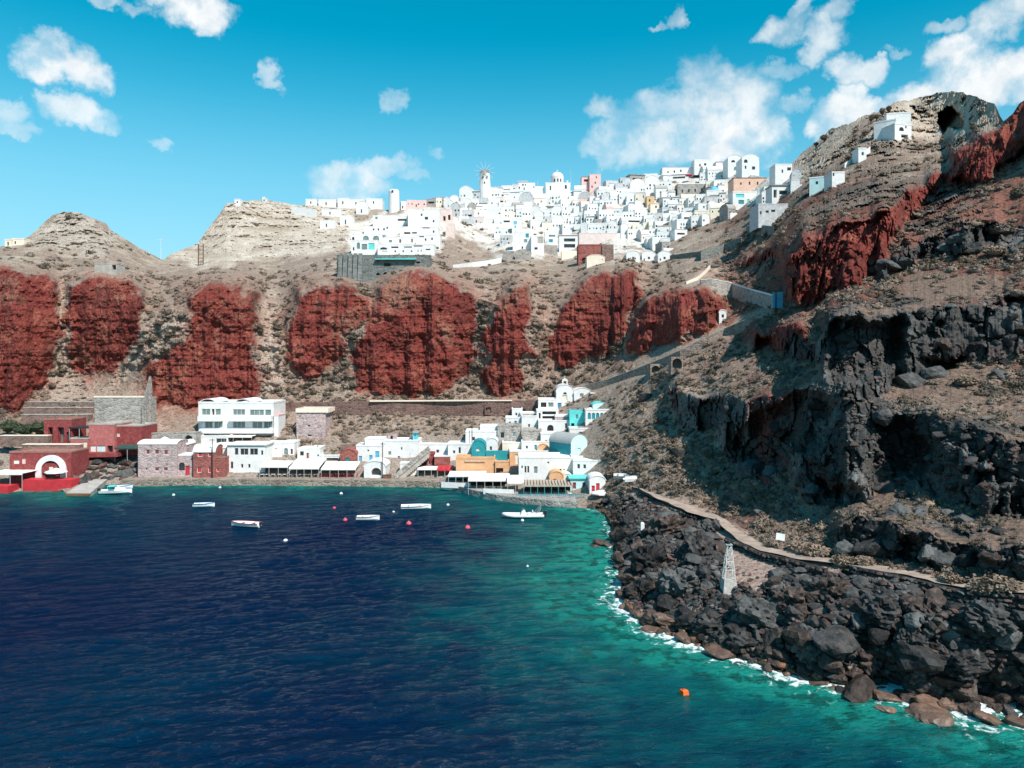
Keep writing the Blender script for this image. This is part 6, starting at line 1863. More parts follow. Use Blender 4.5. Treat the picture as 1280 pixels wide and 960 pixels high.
# the stacked white hotel at the left end
for q, (x0, x1, yt, yb, wn, lab) in enumerate([
    (439, 472, 301, 318, [(441, 309, 443, 313, 'w', G), (446, 303, 450, 311, 'a', GG), (452, 305, 459, 312, 'w', GG), (460.5, 304, 468, 312, 'w', AQUA)], 'lowest white terrace house with a turquoise window at the left town end'),
    (439, 482, 293, 301.5, [(440, 296, 443, 301, 'a', G), (453.5, 294.5, 461, 301, 'a', GG), (466, 294.5, 474, 301, 'a', GG), (478, 294, 485, 297, 'w', GG)], 'white terrace house with big arched windows at the left town end'),
    (472, 500, 306, 318, [(475, 309, 484, 312, 'aw', G), (489, 308, 498, 310, 'o'), (493, 313, 495, 315.5, 'w', G), (477, 313.5, 484, 316, 'w', CREAM)], 'low white house with a small arched slot above the dark stone terrace'),
    (500, 543, 306, 318, [(505, 308, 515, 309.5, 'o'), (517, 306.7, 528, 308.2, 'o'), (503, 313, 505, 315, 'w', G), (513.5, 313, 515.5, 315, 'w', G), (522, 312, 523, 315, 'w', G), (526, 312, 527, 315, 'w', G), (532, 311, 538, 312.5, 'o')], 'long white house with round windows above the dark stone terrace'),
    (480, 520, 297, 306.5, [(499, 299, 501.5, 303.5, 'd', WOOD), (514, 298.5, 516, 303, 'd', WOOD), (486, 300, 490, 303, 'w', GG)], 'white house with two brown doors in the stacked hotel'),
    (520, 550, 294, 306.5, [(531, 298, 533, 301, 'w', G), (539, 297, 541, 300, 'w', G), (524, 295, 530, 296.5, 'o', AQUA)], 'white house with a pale green awning slot in the stacked hotel'),
    (455, 500, 283.5, 293.5, [(466, 285.5, 468, 288, 'w', G), (472, 285.5, 474, 288, 'w', G), (479, 285, 481, 288, 'w', G), (483, 283.8, 485, 286, 'w', G)], 'white house with a row of four small windows in the stacked hotel'),
    (500, 548, 284, 297, [(505, 290, 513, 292.5, 'o'), (515, 290, 521, 292, 'o'), (528, 283.5, 537, 285.5, 'o'), (541, 288, 543, 291, 'w', G)], 'white house with three shaded slots in the stacked hotel'),
    (466, 510, 270, 283.8, [(469, 271, 472, 274, 'w', GG), (497, 273.5, 508, 276, 'o'), (511, 274, 515, 276, 'aw', G)], 'upper white house block at the left of the stacked hotel'),
    (510, 549, 262, 284, [(531, 271, 535, 274.5, 'w', G), (526, 267, 528, 270, 'w', G), (528, 260, 530, 263, 'w', G), (546, 254, 548, 258, 'd', WOOD), (541, 275, 543, 278, 'w', G)], 'tall white house with a square black window above the stacked hotel')]):
    H('white_house', lab, 'house', x0, x1, yt, yb, WHITE, 'flat', WHITE, wn, depth=7, big=False, par=.3, base=-3, group='tiers of the stacked white hotel')
mark(437, 262, 550, 320)
LM['the stacked white hotel'] = (490, 290)
dk = H('stone_terrace', 'dark grey green stone terrace with buttresses below the stacked white hotel', 'terrace', 421, 536, 319.5, 344, DARKSTONE, 'flat', DARKSTONE, [(480, 329, 488, 333, 'o'), (505, 330, 508, 333, 'w', GG), (520, 327, 525, 329, 'o'), (479, 340, 485, 344, 'ao', SHADE), (470, 341, 475, 344, 'ao', SHADE)], depth=10, big=False, par=.2, base=-5)
s = terr(478, 344) / FP
for k in range(5):
    part('buttress', MB().loft([[(-.7, -2.0, -4), (.7, -2.0, -4), (.7, -.004, -4), (-.7, -.004, -4)], [(-.6, -.25, 6.8), (.6, -.25, 6.8), (.6, -.004, 6.8), (-.6, -.004, 6.8)]]).mesh('buttress', DARKSTONE), dk, ((421 + 5 + 6.2 * k - 478.5) * s, 0, 0))
MB().box(-9 * s, 42 * s, -1.2, -.004, 19 * s, 20.2 * s).build('awning_strip', AQUA, dk)
# houses near the lower edge, picked out one by one
H('white_house', 'white house with a sky blue shutter at the lower town edge', 'house', 640, 652, 274, 291, WHITE, 'flat', WHITE, [(642, 276.5, 646, 280.5, 'w', SKYBLUE), (643, 282, 645, 285, 'w', SKYBLUE)], depth=6, big=False)
H('white_house', 'white house with a green shutter above the flat stone block', 'house', 641, 664, 291, 312, WHITE, 'flat', WHITE, [(657, 292, 661, 297, 'w', TEAL), (652, 308, 654, 311, 'w', G), (655, 299, 659, 303, 'w', GG), (668, 308, 671, 311, 'w', G)], depth=6, big=False)
H('white_house', 'low white house right of the green shutter house', 'house', 664, 680, 295, 317, WHITE, 'flat', WHITE, [(668, 309, 672, 312, 'w', G), (672, 296, 679, 304, 'w', CONCRETE)], depth=6, big=False)
H('stone_block', 'flat roofed grey stone block at the foot of the town', 'house', 628, 643, 315, 324, GREYSTONE, 'flat', GREYSTONE, [], depth=5, big=False)
H('stone_vault', 'grey vaulted stone store at the foot of the town', 'house', 644, 664, 316, 324, GREYSTONE, 'vault', CONCRETE, [], depth=6, big=False, rise=1.3)
H('white_house', 'white house on a grey stone base with one greenish window', 'house', 681, 697, 290, 306, WHITE, 'flat', WHITE, [(686, 299, 691, 303, 'w', TEAL), (686, 293.5, 694, 296, 'w', GG)], depth=6, big=False)
H('plinth_wall', 'plain grey stone base under the greenish window house', 'wall', 680, 697, 306.5, 318, GREYSTONE, 'none', None, [], depth=4, big=False)
tb = H('white_house', 'tall white house with two railed balconies beside the red wall', 'house', 699, 722, 294, 313, WHITE, 'slab', WHITE, [(705, 298, 719, 302, 'w', G), (705, 305, 719, 309.5, 'w', G)], depth=7, big=False)
H('plinth_wall', 'pale stone base under the two balcony house', 'wall', 702, 725, 313.5, 322, CREAM, 'none', None, [], depth=4, big=False)
H('pink_wall_house', 'long pale pink walled house above the red wall', 'house', 724, 771, 292, 305, surf('pale_pink_plaster', (.70, .58, .54), .88, .07, .6, c2=(.6, .5, .45), c2amt=.5), 'flat', None, [], depth=7, big=False)
H('red_wall_house', 'brick red stone house with a dark cellar door at the town foot', 'house', 723, 752, 306.5, 326, BRICKRED, 'flat', BRICKRED, [(727, 322, 734, 326, 'ao', SHADE)], depth=7, big=False); LM['the brick red house'] = (738, 314)
H('brown_wall', 'brown stone wall right of the brick red house', 'wall', 753, 767, 305.5, 326, BROWNSTONE, 'none', None, [], depth=5, big=False)
H('cream_vault_house', 'small cream vaulted house in front of the brick red house', 'house', 733.5, 756, 322.5, 331, CREAM, 'vault', CREAM, [(752, 324, 754, 328, 'd', WHITE)], depth=6, big=False, rise=1.2)
for q, (a, b) in enumerate(((783, 800), (802.5, 820), (822.5, 839))):
    H('vaulted_house', ['left', 'middle', 'right'][q] + ' one of three white vaulted houses in a row below the town', 'house', a, b, 319.5, 326, WHITE, 'vault', WHITE, [((a + b) / 2 - 1.3, 321, (a + b) / 2 + 1.3, 324, 'w', G), (a + 2, 323, a + 3.6, 326, 'w', G)], depth=7, big=False, rise=1.7, group='three vaulted houses')
LM['the three vaulted houses'] = (810, 320)
mark(626, 272, 772, 332); mark(640, 274, 652, 292)
taken[:] = [t for t in taken if t != (626, 272, 772, 332)]
mark(638, 290, 726, 325); mark(722, 290, 772, 330)
H('ochre_house', 'ochre house with a narrow flat front in the middle of the town', 'house', 808.5, 818, 246, 258, OCHRE, 'flat', OCHRE, [(811, 249, 813, 252, 'w', G)], depth=6, big=False); LM['the ochre house'] = (813, 254)
H('ochre_house', 'sandy yellow house just below the narrow ochre one', 'house', 813, 824, 255, 264, CREAM, 'flat', OCHRE, [(819, 257, 821, 260, 'w', G)], depth=6, big=False)
mark(807, 244, 826, 266)
H('grey_terrace_house', 'long grey stone terrace house in the upper right town', 'house', 847, 882, 230, 244.5, GREYSTONE, 'flat', WHITE, [(852, 237, 854, 241, 'w', G), (860, 236.5, 862, 240.5, 'w', G), (868, 236, 870, 240, 'w', G), (876, 235, 878, 239, 'w', G)], depth=6, big=False); LM['the long grey terrace house'] = (864, 237)
mark(845, 228, 884, 246)
H('pink_roof_house', 'long white house with a pink tiled looking parapet on the skyline', 'house', 828, 868, 210, 221, WHITE, 'flat', PINK, [(834, 214, 836, 216, 'w', G), (842, 213, 844, 216, 'w', G), (850, 212, 852, 215, 'w', G)], depth=7, big=False); LM['the pink parapet house'] = (848, 214)
umbrella('red parasol on the terrace in front of the pink parapet house', 861, 217, 225, 4.5, terr(861, 225) - 4, REDP)
mark(826, 206, 869, 222)
H('white_house', 'square white house with two windows high on the skyline', 'house', 868, 891, 200, 214, WHITE, 'flat', WHITE, [(874, 205, 876, 208, 'w', G), (880, 204, 883, 207, 'w', G)], depth=7, big=False)
H('dark_slot_house', 'white house with a reddish arched opening by the skyline', 'house', 895, 908, 203, 215, WHITE, 'flat', TERRACOTTA, [(897, 208, 903, 213, 'aw', MAROON)], depth=6, big=False)
mark(867, 199, 909, 216)
H('arched_church', 'white church with two round gables and arched windows on the skyline', 'church', 910, 927, 199, 217, WHITE, 'vault', WHITE, [(914, 200, 919, 203, 'a', G), (917, 208, 924, 213, 'aw', GG)], depth=9, big=False, rise=2.2); LM['the twin gabled church'] = (920, 206)
H('arched_church', 'right hand nave of the twin gabled church', 'church', 927.5, 949, 199, 217, WHITE, 'vault', WHITE, [(930, 198, 934.5, 203.5, 'a', G), (926, 206, 927.6, 211, 'w', G), (940, 208, 944, 212, 'w', G), (931, 207, 933, 211, 'w', G)], depth=9, big=False, rise=2.4)
mark(909, 190, 950, 218)
H('peach_house', 'wide peach coloured house with a brown roof in the upper right town', 'house', 917, 967, 223, 236, PEACH, 'flat', WOOD, [(925, 228, 927, 231, 'w', G), (936, 227, 938, 231, 'w', G), (946, 227, 948, 231, 'w', G), (956, 226, 958, 230, 'w', G)], depth=8, big=False); LM['the wide peach house'] = (942, 229)
mark(915, 219, 968, 237)
H('turquoise_trim_house', 'white house with turquoise shutters near the hillside', 'house', 916, 946, 240, 256, WHITE, 'flat', WHITE, [(920, 242.5, 930, 247, 'w', AQUA), (923, 250, 930, 255, 'w', TEAL), (934, 249, 937, 254, 'd', AQUA)], depth=6, big=False); LM['the turquoise shuttered house'] = (930, 248)
awning('awning', 'dark green awning under the turquoise shuttered house', 908, 934, 254, 256.5, 261, terr(920, 261) - 3, 3, surf('dark_green_canvas', (0, 0, 0)), 4)
mark(906, 238, 948, 262)
H('cave_terrace_house', 'white house with a deep dark loggia at the edge of the cliff', 'house', 965, 987, 232, 249, WHITE, 'slab', GREYSTONE, [(967, 237, 971, 247, 'o'), (974, 238, 985, 243, 'o'), (974, 245, 978, 249, 'd', CREAM)], depth=6, big=False)
H('shade_grey_house', 'plain shade-grey house with two small windows on the dark hillside below the town', 'house', 948, 985, 256, 276, surf('soft_grey_and_shade_plaster', (.5, .5, .5)), 'flat', None, [(950, 264, 952, 268, 'w', G), (957, 263, 961, 266, 'w', G), (964, 262, 969, 265, 'w', G)], D=terr(966, 280), depth=8, big=False); LM['the plain shade-grey house'] = (966, 266)  # grey plaster puts the shade on this house into its colour
H('white_house', 'tall white house against the rocks at the right end of the skyline', 'house', 969, 990, 206, 228, WHITE, 'flat', WHITE, [(977, 212, 979, 216, 'w', G), (984, 209, 989, 213, 'o')], depth=6, big=False); LM['the rock at the right end'] = (985, 218)
mark(964, 204, 992, 250)
slab_wall('white_fence_wall', 'curving low white wall on the bare slope left of the town foot', 'wall', [(566, 331, 334), (590, 328, 333), (612, 325, 331), (627, 322, 328)], WHITE, .6)
slab_wall('retaining_wall', 'grey retaining wall with a pale end post below the right town', 'wall', [(838, 319, 325), (875, 314, 321), (876, 313, 326), (905, 305, 316), (926, 297, 306)], DARKSTONE, 1.0)
slab_wall('retaining_wall', 'dark stone ramp wall under the plain shade-grey house', 'wall', [(934, 282, 290), (950, 281, 294), (968, 283, 292)], DARKSTONE, 1.0)

# ---- all the other houses, row by row down the slope
tX = [(440, 290), (455, 279), (470, 275), (500, 261), (550, 257), (600, 246), (650, 240), (700, 238), (750, 238), (800, 229), (860, 223), (920, 217), (960, 218), (998, 204)]
bX = [(440, 300), (545, 300), (556, 296), (566, 272), (582, 272), (600, 290), (622, 302), (640, 308), (720, 308), (770, 310), (776, 296), (800, 297), (812, 318), (834, 314), (842, 300), (868, 286), (880, 280), (900, 270), (925, 268), (960, 254), (998, 240)]
GAPS = [(767, 256, 784, 266), (548, 284, 622, 330), (562, 277, 588, 300)]
txs, tys = np.array(tX, float).T; bxs, bys = np.array(bX, float).T
r2 = random.Random(77)
WCOL = [(WHITE, 'white', 78), (CREAM, 'cream', 7), (PINK, 'pink', 2), (GREYSTONE, 'grey stone', 6), (surf('soft_grey_and_shade_plaster', (.6, .57, .54), .88, .06, .6), 'soft grey', 6), (surf('pale_blush_plaster', (.74, .64, .59), .88, .06, .6), 'pale blush', 5)]
NROW = 14


def free(x0, y0, x1, y1):
    return not any(x0 < c and x1 > a and y0 < d and y1 > b for a, b, c, d in taken)


for row in range(NROW):
    x = 441 + r2.uniform(0, 10)
    while x < 992:
        wpx = r2.choice([8, 10, 11, 13, 15, 18, 22]) * r2.uniform(.88, 1.12)
        cx = x + wpx / 2
        t_, b_ = np.interp(cx, txs, tys), np.interp(cx, bxs, bys)
        n = max(1, round((b_ - t_) / 6.6))
        x += wpx * r2.uniform(.86, 1.02)
        if row > n: continue
        yb = t_ + (b_ - t_) * row / n + r2.uniform(-2.2, 2.2)
        hp = r2.uniform(8.5, 13.5) if row else r2.uniform(7, 11)
        if wpx > 20: hp *= .8
        x0, x1 = cx - wpx / 2, cx + wpx / 2
        if not free(x0 + 3, yb - hp + 5, x1 - 3, yb - 2): continue
        if any(a < cx < c and b < yb < d for a, b, c, d in GAPS): continue
        m, cname = r2.choices([(a, b) for a, b, _ in WCOL], [c for _, _, c in WCOL])[0]
        rf = r2.choices(['flat', 'vault', 'vaultx', 'slab', 'dome'], [66, 14, 8, 9, 1.6])[0]
        if rf == 'vault' and wpx > 20: rf = 'flat'
        if m is GREYSTONE and rf == 'dome': rf = 'flat'
        wins = []; nw = 0; door = ''
        slots = max(1, int(wpx / 3.5))
        style = r2.random()
        rows_ = 2 if hp > 10.5 and style > .35 else 1
        for rr in range(rows_):
            zy = yb - hp * (.30 if rows_ == 2 and rr == 1 else .62 if rows_ == 2 else .5)
            for k in range(slots):
                if r2.random() < .34: continue
                wx_ = x0 + wpx * (k + .5) / slots + r2.uniform(-.5, .5)
                ww, wh = r2.uniform(1.2, 2.2), r2.uniform(1.7, 2.9)
                wins.append((wx_ - ww / 2, zy - wh / 2, wx_ + ww / 2, zy + wh / 2, 'a' if r2.random() < .18 else 'w', r2.choice([G, G, G, G, GG, WOOD, SKYBLUE if r2.random() < .4 else G]))); nw += 1
        ex = ''
        if style < .16 and wpx > 10:
            wins = [(x0 + wpx * .18, yb - hp * .62, x1 - wpx * .18, yb - hp * .62 + 2.4, 'o')]; nw = 0; ex = 'a long shaded slot'
        elif r2.random() < .4:
            dx = x0 + wpx * r2.uniform(.2, .8); dm, dn = r2.choice([(WOOD, 'brown'), (SKYBLUE, 'blue'), (TEAL, 'green'), (GREYMETAL, 'grey'), (MAROON, 'dark red')])
            wins = [w for w in wins if abs((w[0] + w[2]) / 2 - dx) > 2.2 or w[3] < yb - 3.6]
            nw = len(wins)
            wins.append((dx - .9, yb - 3.4, dx + .9, yb, 'd', dm)); door = dn
        deep = r2.uniform(5, 8)
        h = H('town_house', None, 'house', x0, x1, yb - hp, yb, m, rf, None if r2.random() < .9 else CONCRETE, wins, depth=deep, big=False, par=r2.choice([.2, .3, .5]), base=-3.5, yaw=r2.uniform(-.28, .22), group='close packed houses of the hilltop town', dD=-.8, over=r2.choice([.03, .06]))
        if rf == 'dome':
            dr = min(wpx * terr(cx, yb) / FP, deep) * .36
            dome_mb(dr, h['_h'] + .05, .5, dr * .85, 14).build('dome', r2.choice([WHITE, SKYBLUE]), h, (0, deep / 2, 0))
        if r2.random() < .16:
            s_ = terr(cx, yb) / FP
            MB().box(-.35, .35, 0, .7, 0, 1.1).box(-.45, .45, -.1, .8, 1.103, 1.25).build('chimney', m, h, (r2.uniform(-.3, .3) * h['_w'], deep * .6, h['_h'] + (h['_w'] * .3 if rf == 'vault' else 1.0 if rf == 'vaultx' else .1)))
        if row and r2.random() < .45:      # a parapet wall in front of the little terrace
            s_ = terr(cx, yb) / FP
            MB().box(-h['_w'] / 2 - .4, h['_w'] / 2 + .4, -2.6, -2.3, -2.0, .75).build('terrace_parapet', m if m is not GREYSTONE else WHITE, h)
        NUM = ['no', 'one', 'two', 'three', 'four', 'five', 'six', 'seven', 'eight', 'nine', 'ten']
        fr_ = {'flat': 'flat roofed', 'vault': 'vaulted', 'vaultx': 'curved roofed', 'slab': 'slab roofed', 'dome': 'domed'}[rf]
        size = 'wide' if wpx > 19 else 'narrow' if wpx < 10.5 else 'small' if hp < 9.5 else ''
        lk = ' '.join(q for q in (size, cname, fr_, 'house') if q)
        if ex: lk += ' with ' + ex
        elif door: lk += f' with a {door} door'
        elif nw == 0: lk += ' with a blank front'
        TOWN.append((h, lk, cx, yb - hp / 2))
# labels: the look, then the order by which it stands from the nearest landmark of the town
bykey = {}
for h, lk, cx, cy in TOWN:
    best = min(LM, key=lambda k: (LM[k][0] - cx) ** 2 + 2.2 * (LM[k][1] - cy) ** 2)
    dx, dy = cx - LM[best][0], cy - LM[best][1]
    rel_ = ('below' if dy > 0 else 'above') if abs(dy) > abs(dx) * .7 else ('left of' if dx < 0 else 'right of')
    if len(f'{lk} nearest {rel_} {best}'.split()) > 16:
        lk = ' '.join(lk.split()[1:])
    bykey.setdefault((lk, rel_, best), []).append((math.hypot(dx, dy), h))
for (lk, rel_, best), hs in bykey.items():
    hs.sort(key=lambda q: q[0])
    for i, (_, h) in enumerate(hs):
        h['label'] = f'{lk} {rel_} {best}' if len(hs) == 1 or len(f'{lk} x {rel_} {best}'.split()) > 99 else f'{lk}, {["nearest", "second", "third", "fourth", "fifth", "sixth", "seventh", "eighth", "ninth", "tenth", "eleventh", "twelfth"][min(i, 11)]} {rel_} {best}'

# a few skyline masts
for x, yt, yb in ((713.5, 212, 232), (672, 226, 240), (830, 214, 226), (926, 190, 200), (980, 199, 212), (560, 246, 258)):
    pole('antenna', f'thin aerial mast on the roofs {"by the domed church" if x == 713.5 else "left of the domed church" if x == 672 else "by the pink parapet house" if x == 830 else "on the twin gabled church" if x == 926 else "at the right end of the skyline" if x == 980 else "above the rose tower house"}', x, yt, yb, terr(x, yb + 6) - 1, r=.07, m=WHITEMETAL, cat='antenna')

# ================================================================== the pale hill left of the town
slab_wall('fort_wall', 'grey ruined fort wall along the top of the pale hill', 'wall', [(296, 252, 258, 372), (330, 253, 259, 374), (360, 257, 263, 378)], GREYSTONE, 1.5)
slab_wall('white_wall', 'white wall at the right end of the pale hilltop', 'wall', [(364, 258, 264, 372), (395, 262, 270, 368)], WHITE, 1.2)
for q, (x0, x1, yt, yb, lab, rf) in enumerate([(293, 300, 249.5, 255, 'tiny white hut at the left tip of the pale hill', 'flat'), (328, 331, 247, 253, 'tiny red topped chapel post on the pale hill', 'flat'), (382, 396, 249.5, 256, 'small white house in the middle of the pale hill skyline', 'flat'), (398, 420, 250, 258, 'long low white house on the pale hill skyline', 'flat'), (422, 436, 248.5, 257, 'white house with a dark door on the pale hill skyline', 'flat'),
                                           (436, 456, 250, 257, 'low white house left of the capless mill', 'flat'), (458, 478, 249, 256, 'low white terrace house beside the capless mill', 'flat'), (402, 426, 262, 270, 'white walled house below the pale skyline', 'flat'), (445, 460, 258, 268, 'white vaulted house on the slope left of the mill', 'vault'), (425, 440, 270, 283, 'white pumice house at the left foot of the town', 'flat'), (400, 418, 276, 286, 'white cave house low on the pale hill', 'flat')]):
    H('white_house', lab, 'house', x0, x1, yt, yb, WHITE, rf, WHITE, [(x0 + (x1 - x0) * .4, yb - (yb - yt) * .65, x0 + (x1 - x0) * .4 + 1.6, yb - (yb - yt) * .2, 'w', G)], depth=6, big=False, base=-4)
for q, (x0, x1, yt, yb, lab) in enumerate([(6, 14, 300, 308, 'small white house at far left on the skyline'), (15, 30, 299, 306, 'low white walled house beside the far left peak')]):
    H('white_house', lab, 'house', x0, x1, yt, yb, CREAM, 'flat', None, [(x0 + 3, yt + 2.5, x0 + 5, yb - 1, 'w', G)], depth=6, big=False, base=-3)
H('cave_store', 'stone shed with a square dark window on the slope right of the left peak', 'shed', 118, 146, 330, 346, CONCRETE, 'flat', None, [(140, 331, 145, 337, 'o')], D=terr(132, 340) - 1, depth=5, big=False)
D = terr(251, 332) - 1; s = D / FP
lf = thing('ladder_tower', 'tall rusty ladder like frame standing on the saddle left of the pale hill', 'tower', at(251, 332, D))
for xx in (-3, 3):
    part('post', box_mesh('post', .3, .3, 27 * s, WOOD), lf, (xx * s, 0, 0))
for k in range(5):
    part('rung', box_mesh('rung', 6 * s - .3, .2, .25, WOOD), lf, (0, 0, (4 + 5 * k) * s))
pole('antenna', 'thin white television mast on the skyline saddle', 201, 298, 322, terr(201, 326), r=.12, arms=((.6, 3.0),), m=WHITEMETAL, cat='antenna')
# ================================================================== houses on the right hill
H('cliff_house', 'shaded grey white house with small windows below the summit cave', 'house', 1096, 1116, 152, 184, WHITE, 'flat', WHITE, [(1107, 158, 1110, 162, 'w', G), (1096, 174, 1098, 179, 'w', G), (1110, 172, 1114, 178, 'w', SKYBLUE)], D=236, depth=9, yaw=R(-38), big=False, base=-6)
H('cliff_house', 'bright white stepped house in the rocks beside the summit cave', 'house', 1117, 1141, 156, 172, WHITE, 'flat', WHITE, [(1123, 159, 1130, 164, 'a', G), (1132, 157, 1134, 160, 'w', G), (1126, 168, 1136, 172, 'o')], D=232, depth=8, yaw=R(14), big=False, base=-6)
H('cliff_house', 'upper white block of the stepped house beside the summit cave', 'house', 1110, 1137, 142, 157, WHITE, 'flat', WHITE, [], D=240, depth=7, yaw=R(-14), big=False, base=-6)
H('cliff_house', 'small white gate house low on the summit slope', 'house', 1073, 1083, 186, 200, WHITE, 'flat', WHITE, [(1077, 190, 1080, 194, 'o')], D=terr(1078, 200) - 1, depth=4, big=False)
slab_wall('stair_wall', 'white stepped wall climbing towards the houses below the summit', 'wall', [(1056, 204, 210), (1066, 197, 203), (1076, 191, 199), (1088, 183, 193)], WHITE, .8)
H('turquoise_toned_house', 'low white house with teal shade painted on its wall on the upper hillside', 'house', 1014, 1040, 222, 235, PALEAQUA, 'flat', WHITE, [(1020, 226, 1023, 230, 'w', G), (1030, 224, 1033, 228, 'w', G)], D=terr(1028, 236) - 1, depth=6, yaw=R(-24), big=False)  # pale turquoise stands for the teal shade on this white house
H('white_house', 'small white block right of the low teal-shaded house', 'house', 1040, 1056, 216, 229, WHITE, 'flat', WHITE, [(1041, 214, 1043, 220, 'w', G)], D=terr(1048, 231) - 1, depth=5, big=False)
# cypress clumps on the summit ridge
for q, (x, y, w, h) in enumerate([(1103, 139, 8, 12), (1111, 136, 8, 11), (1096, 146, 7, 8), (1089, 149, 6, 7), (1030, 172, 12, 10), (1020, 180, 7, 7)]):
    D = terr(x, y + 6) ; s = D / FP
    t = thing('cypress_tree', 'dark clipped tree on the summit ridge, ' + nth(q if False else [4, 5, 3, 2, 1, 0][q]), 'tree', at(x, y + h / 2, D), 0, 'dark trees on the summit ridge')
    MB().tube((0, 0, -1), (0, 0, h * s * .4), .3, .2, 6).build('trunk', WOOD, t)
    c = part('crown', BM['dark'][q % 3], t, (0, 0, h * s * .45)); c.scale = (w * s / 2, w * s / 2, h * s * .62)
# trees at far left
for q, (x, y, w, h) in enumerate([(8, 534, 26, 22), (28, 536, 26, 24), (45, 536, 22, 22)]):
    D = terr(x, y + 12) - 1; s = D / FP
    t = thing('tree', ['leftmost', 'middle', 'right hand'][q] + ' dark green bushy tree above the red waterside house', 'tree', at(x, y + h / 2, D), 0, 'dark green trees at the left')
    tk = MB().tube((0, 0, -1), (.1, 0, h * s * .45), .25, .15, 7)
    for a in range(4):
        tk.tube((.1, 0, h * s * .3), (math.cos(a * 1.6) * w * s * .3, math.sin(a * 1.6) * w * s * .3, h * s * .6), .12, .05, 5)
    tk.build('trunk', WOOD, t)
    for k in range(4):
        c = part('crown' if k == 0 else 'leaf_clump', BM['green'][(q + k) % 3], t, (r2.uniform(-.28, .28) * w * s, r2.uniform(-.2, .2) * w * s, h * s * r2.uniform(.35, .65)))
        c.scale = (w * s * .36, w * s * .36, h * s * .42)
# ================================================================== stepped road and its walls
slab_wall('stone_ramp_wall', 'long pale stone wall of the ramp climbing from the village to the bend', 'wall', [(722, 484, 490), (760, 474, 481), (800, 459, 467), (830, 447, 457), (850, 438, 449), (880, 423, 434), (905, 411, 419), (940, 396, 402), (968, 386, 390)], masonry('ramp_masonry', (0.25, 0.195, 0.16), (0.33, 0.27, 0.23), 1.1), 1.0)
slab_wall('stone_zigzag_wall', 'pale stone wall of the upper zigzag flight with a white edge', 'wall', [(876, 350, 356), (890, 349, 360), (915, 354, 370), (940, 362, 379), (966, 369, 386)], GREYSTONE, 1.0, coping=WHITE)
slab_wall('white_ramp', 'bright white kerb wall at the top turn of the zigzag', 'wall', [(858, 352, 355), (872, 346, 350), (882, 338, 342), (888, 331, 335)], CREAM, 2.0)
for q, (x0, x1, yt, yb) in enumerate(((813, 826, 455, 466), (839, 854, 446, 465))):
    H('arched_recess', ['smaller', 'larger'][q] + ' dark arched recess in the stone wall of the long ramp', 'arch', x0, x1, yt, yb, masonry('ramp_masonry', (0, 0, 0), (0, 0, 0)), 'none', None, [(x0 + 1.5, yt + 2, x1 - 1.5, yb, 'ao', SHADE)], D=terr((x0 + x1) / 2, yb, False) - .5, depth=3.0, big=False, base=-.6)
g = thing('turquoise_gate', 'turquoise sheet metal gate at the bend under the red cliff', 'gate', at(972, 385, terr(972, 388) - 1.2), R(-20))
s = terr(972, 388) / FP
for k in range(4):
    part('panel', box_mesh('panel', 2.8 * s, .1, 18 * s, SKYBLUE), g, ((-4.5 + 3 * k) * s, 0, 0))
part('frame', box_mesh('frame', 12.4 * s, .14, .3, GREYMETAL), g, (0, 0, 18 * s + .003))
H('white_shrine', 'tiny white wayside shrine beside the ramp below the red rock', 'shrine', 899, 908, 391, 400, WHITE, 'vault', WHITE, [(902, 393, 905, 397, 'w', G)], D=terr(903, 402) - .6, depth=2, big=False)
pole('utility_pole', 'reddish pole beside the ramp in front of the red rock', 885, 381, 419, r=.13, m=WOOD)
pole('utility_pole', 'dark pole with a pale foot beside the turquoise gate', 970, 364, 394, r=.15)
pole('utility_pole', 'thin pole on the slope below the plain shade-grey house', 1024, 258, 296, r=.11)
pole('utility_pole', 'lone thin pole above the red strip near the zigzag', 965, 286, 326, r=.1)
# ================================================================== coastal path, its walls, beacon, signs
up = [(800, 609), (812, 612), (872, 631), (925, 661), (962, 686), (1060, 702), (1140, 713), (1210, 732), (1290, 736), (1400, 741)]
lo = [(786, 612), (796, 616), (842, 638), (890, 655), (945, 695), (1048, 711), (1130, 725), (1205, 743), (1290, 748), (1400, 753)]
N_ = 90
tt = np.linspace(0, len(up) - 1, N_)
rings = []
zs_ = []
for t in tt:
    a = np.array([np.interp(t, range(len(up)), [p[k] for p in up]) for k in (0, 1)]); b = np.array([np.interp(t, range(len(lo)), [p[k] for p in lo]) for k in (0, 1)])
    zs_.append((at(*a, terr(*a)).z + at(*b, terr(*b)).z) / 2)
zs_ = np.convolve(np.pad(zs_, 4, mode='edge'), np.ones(9) / 9, 'valid')
for t, z in zip(tt, zs_):
    a = np.array([np.interp(t, range(len(up)), [p[k] for p in up]) for k in (0, 1)]); b = np.array([np.interp(t, range(len(lo)), [p[k] for p in lo]) for k in (0, 1)])
    pa, pb = at(*a, terr(*a)), at(*b, terr(*b))
    pa.x += .25 * math.sin(t * 7.7) + .15 * math.sin(t * 17); pb.x += .2 * math.sin(t * 6.1 + 2) + .15 * math.sin(t * 15)
    row = []
    for k in range(6):
        q = pb.lerp(pa, k / 5); q.z = z + .30
        row.append(tuple(q))
    rings.append(row)
mbp = MB().loft(rings, close=False, cap=False)
pm_ = mbp.mesh('coastal_path', PATHM, True)
po = bpy.data.objects.new('coastal_path', pm_); link(po); tag(po, kind='structure')
STONES = []
for q in range(6):
    v, f = rock_verts(300 + q, 1)
    me = mesh_from('stone', v * np.array([1, 1, .95]), f); me.materials.append(ROCKG if q % 3 == 0 else ROCK if q % 3 == 1 else ROCKB)
    STONES.append(me)


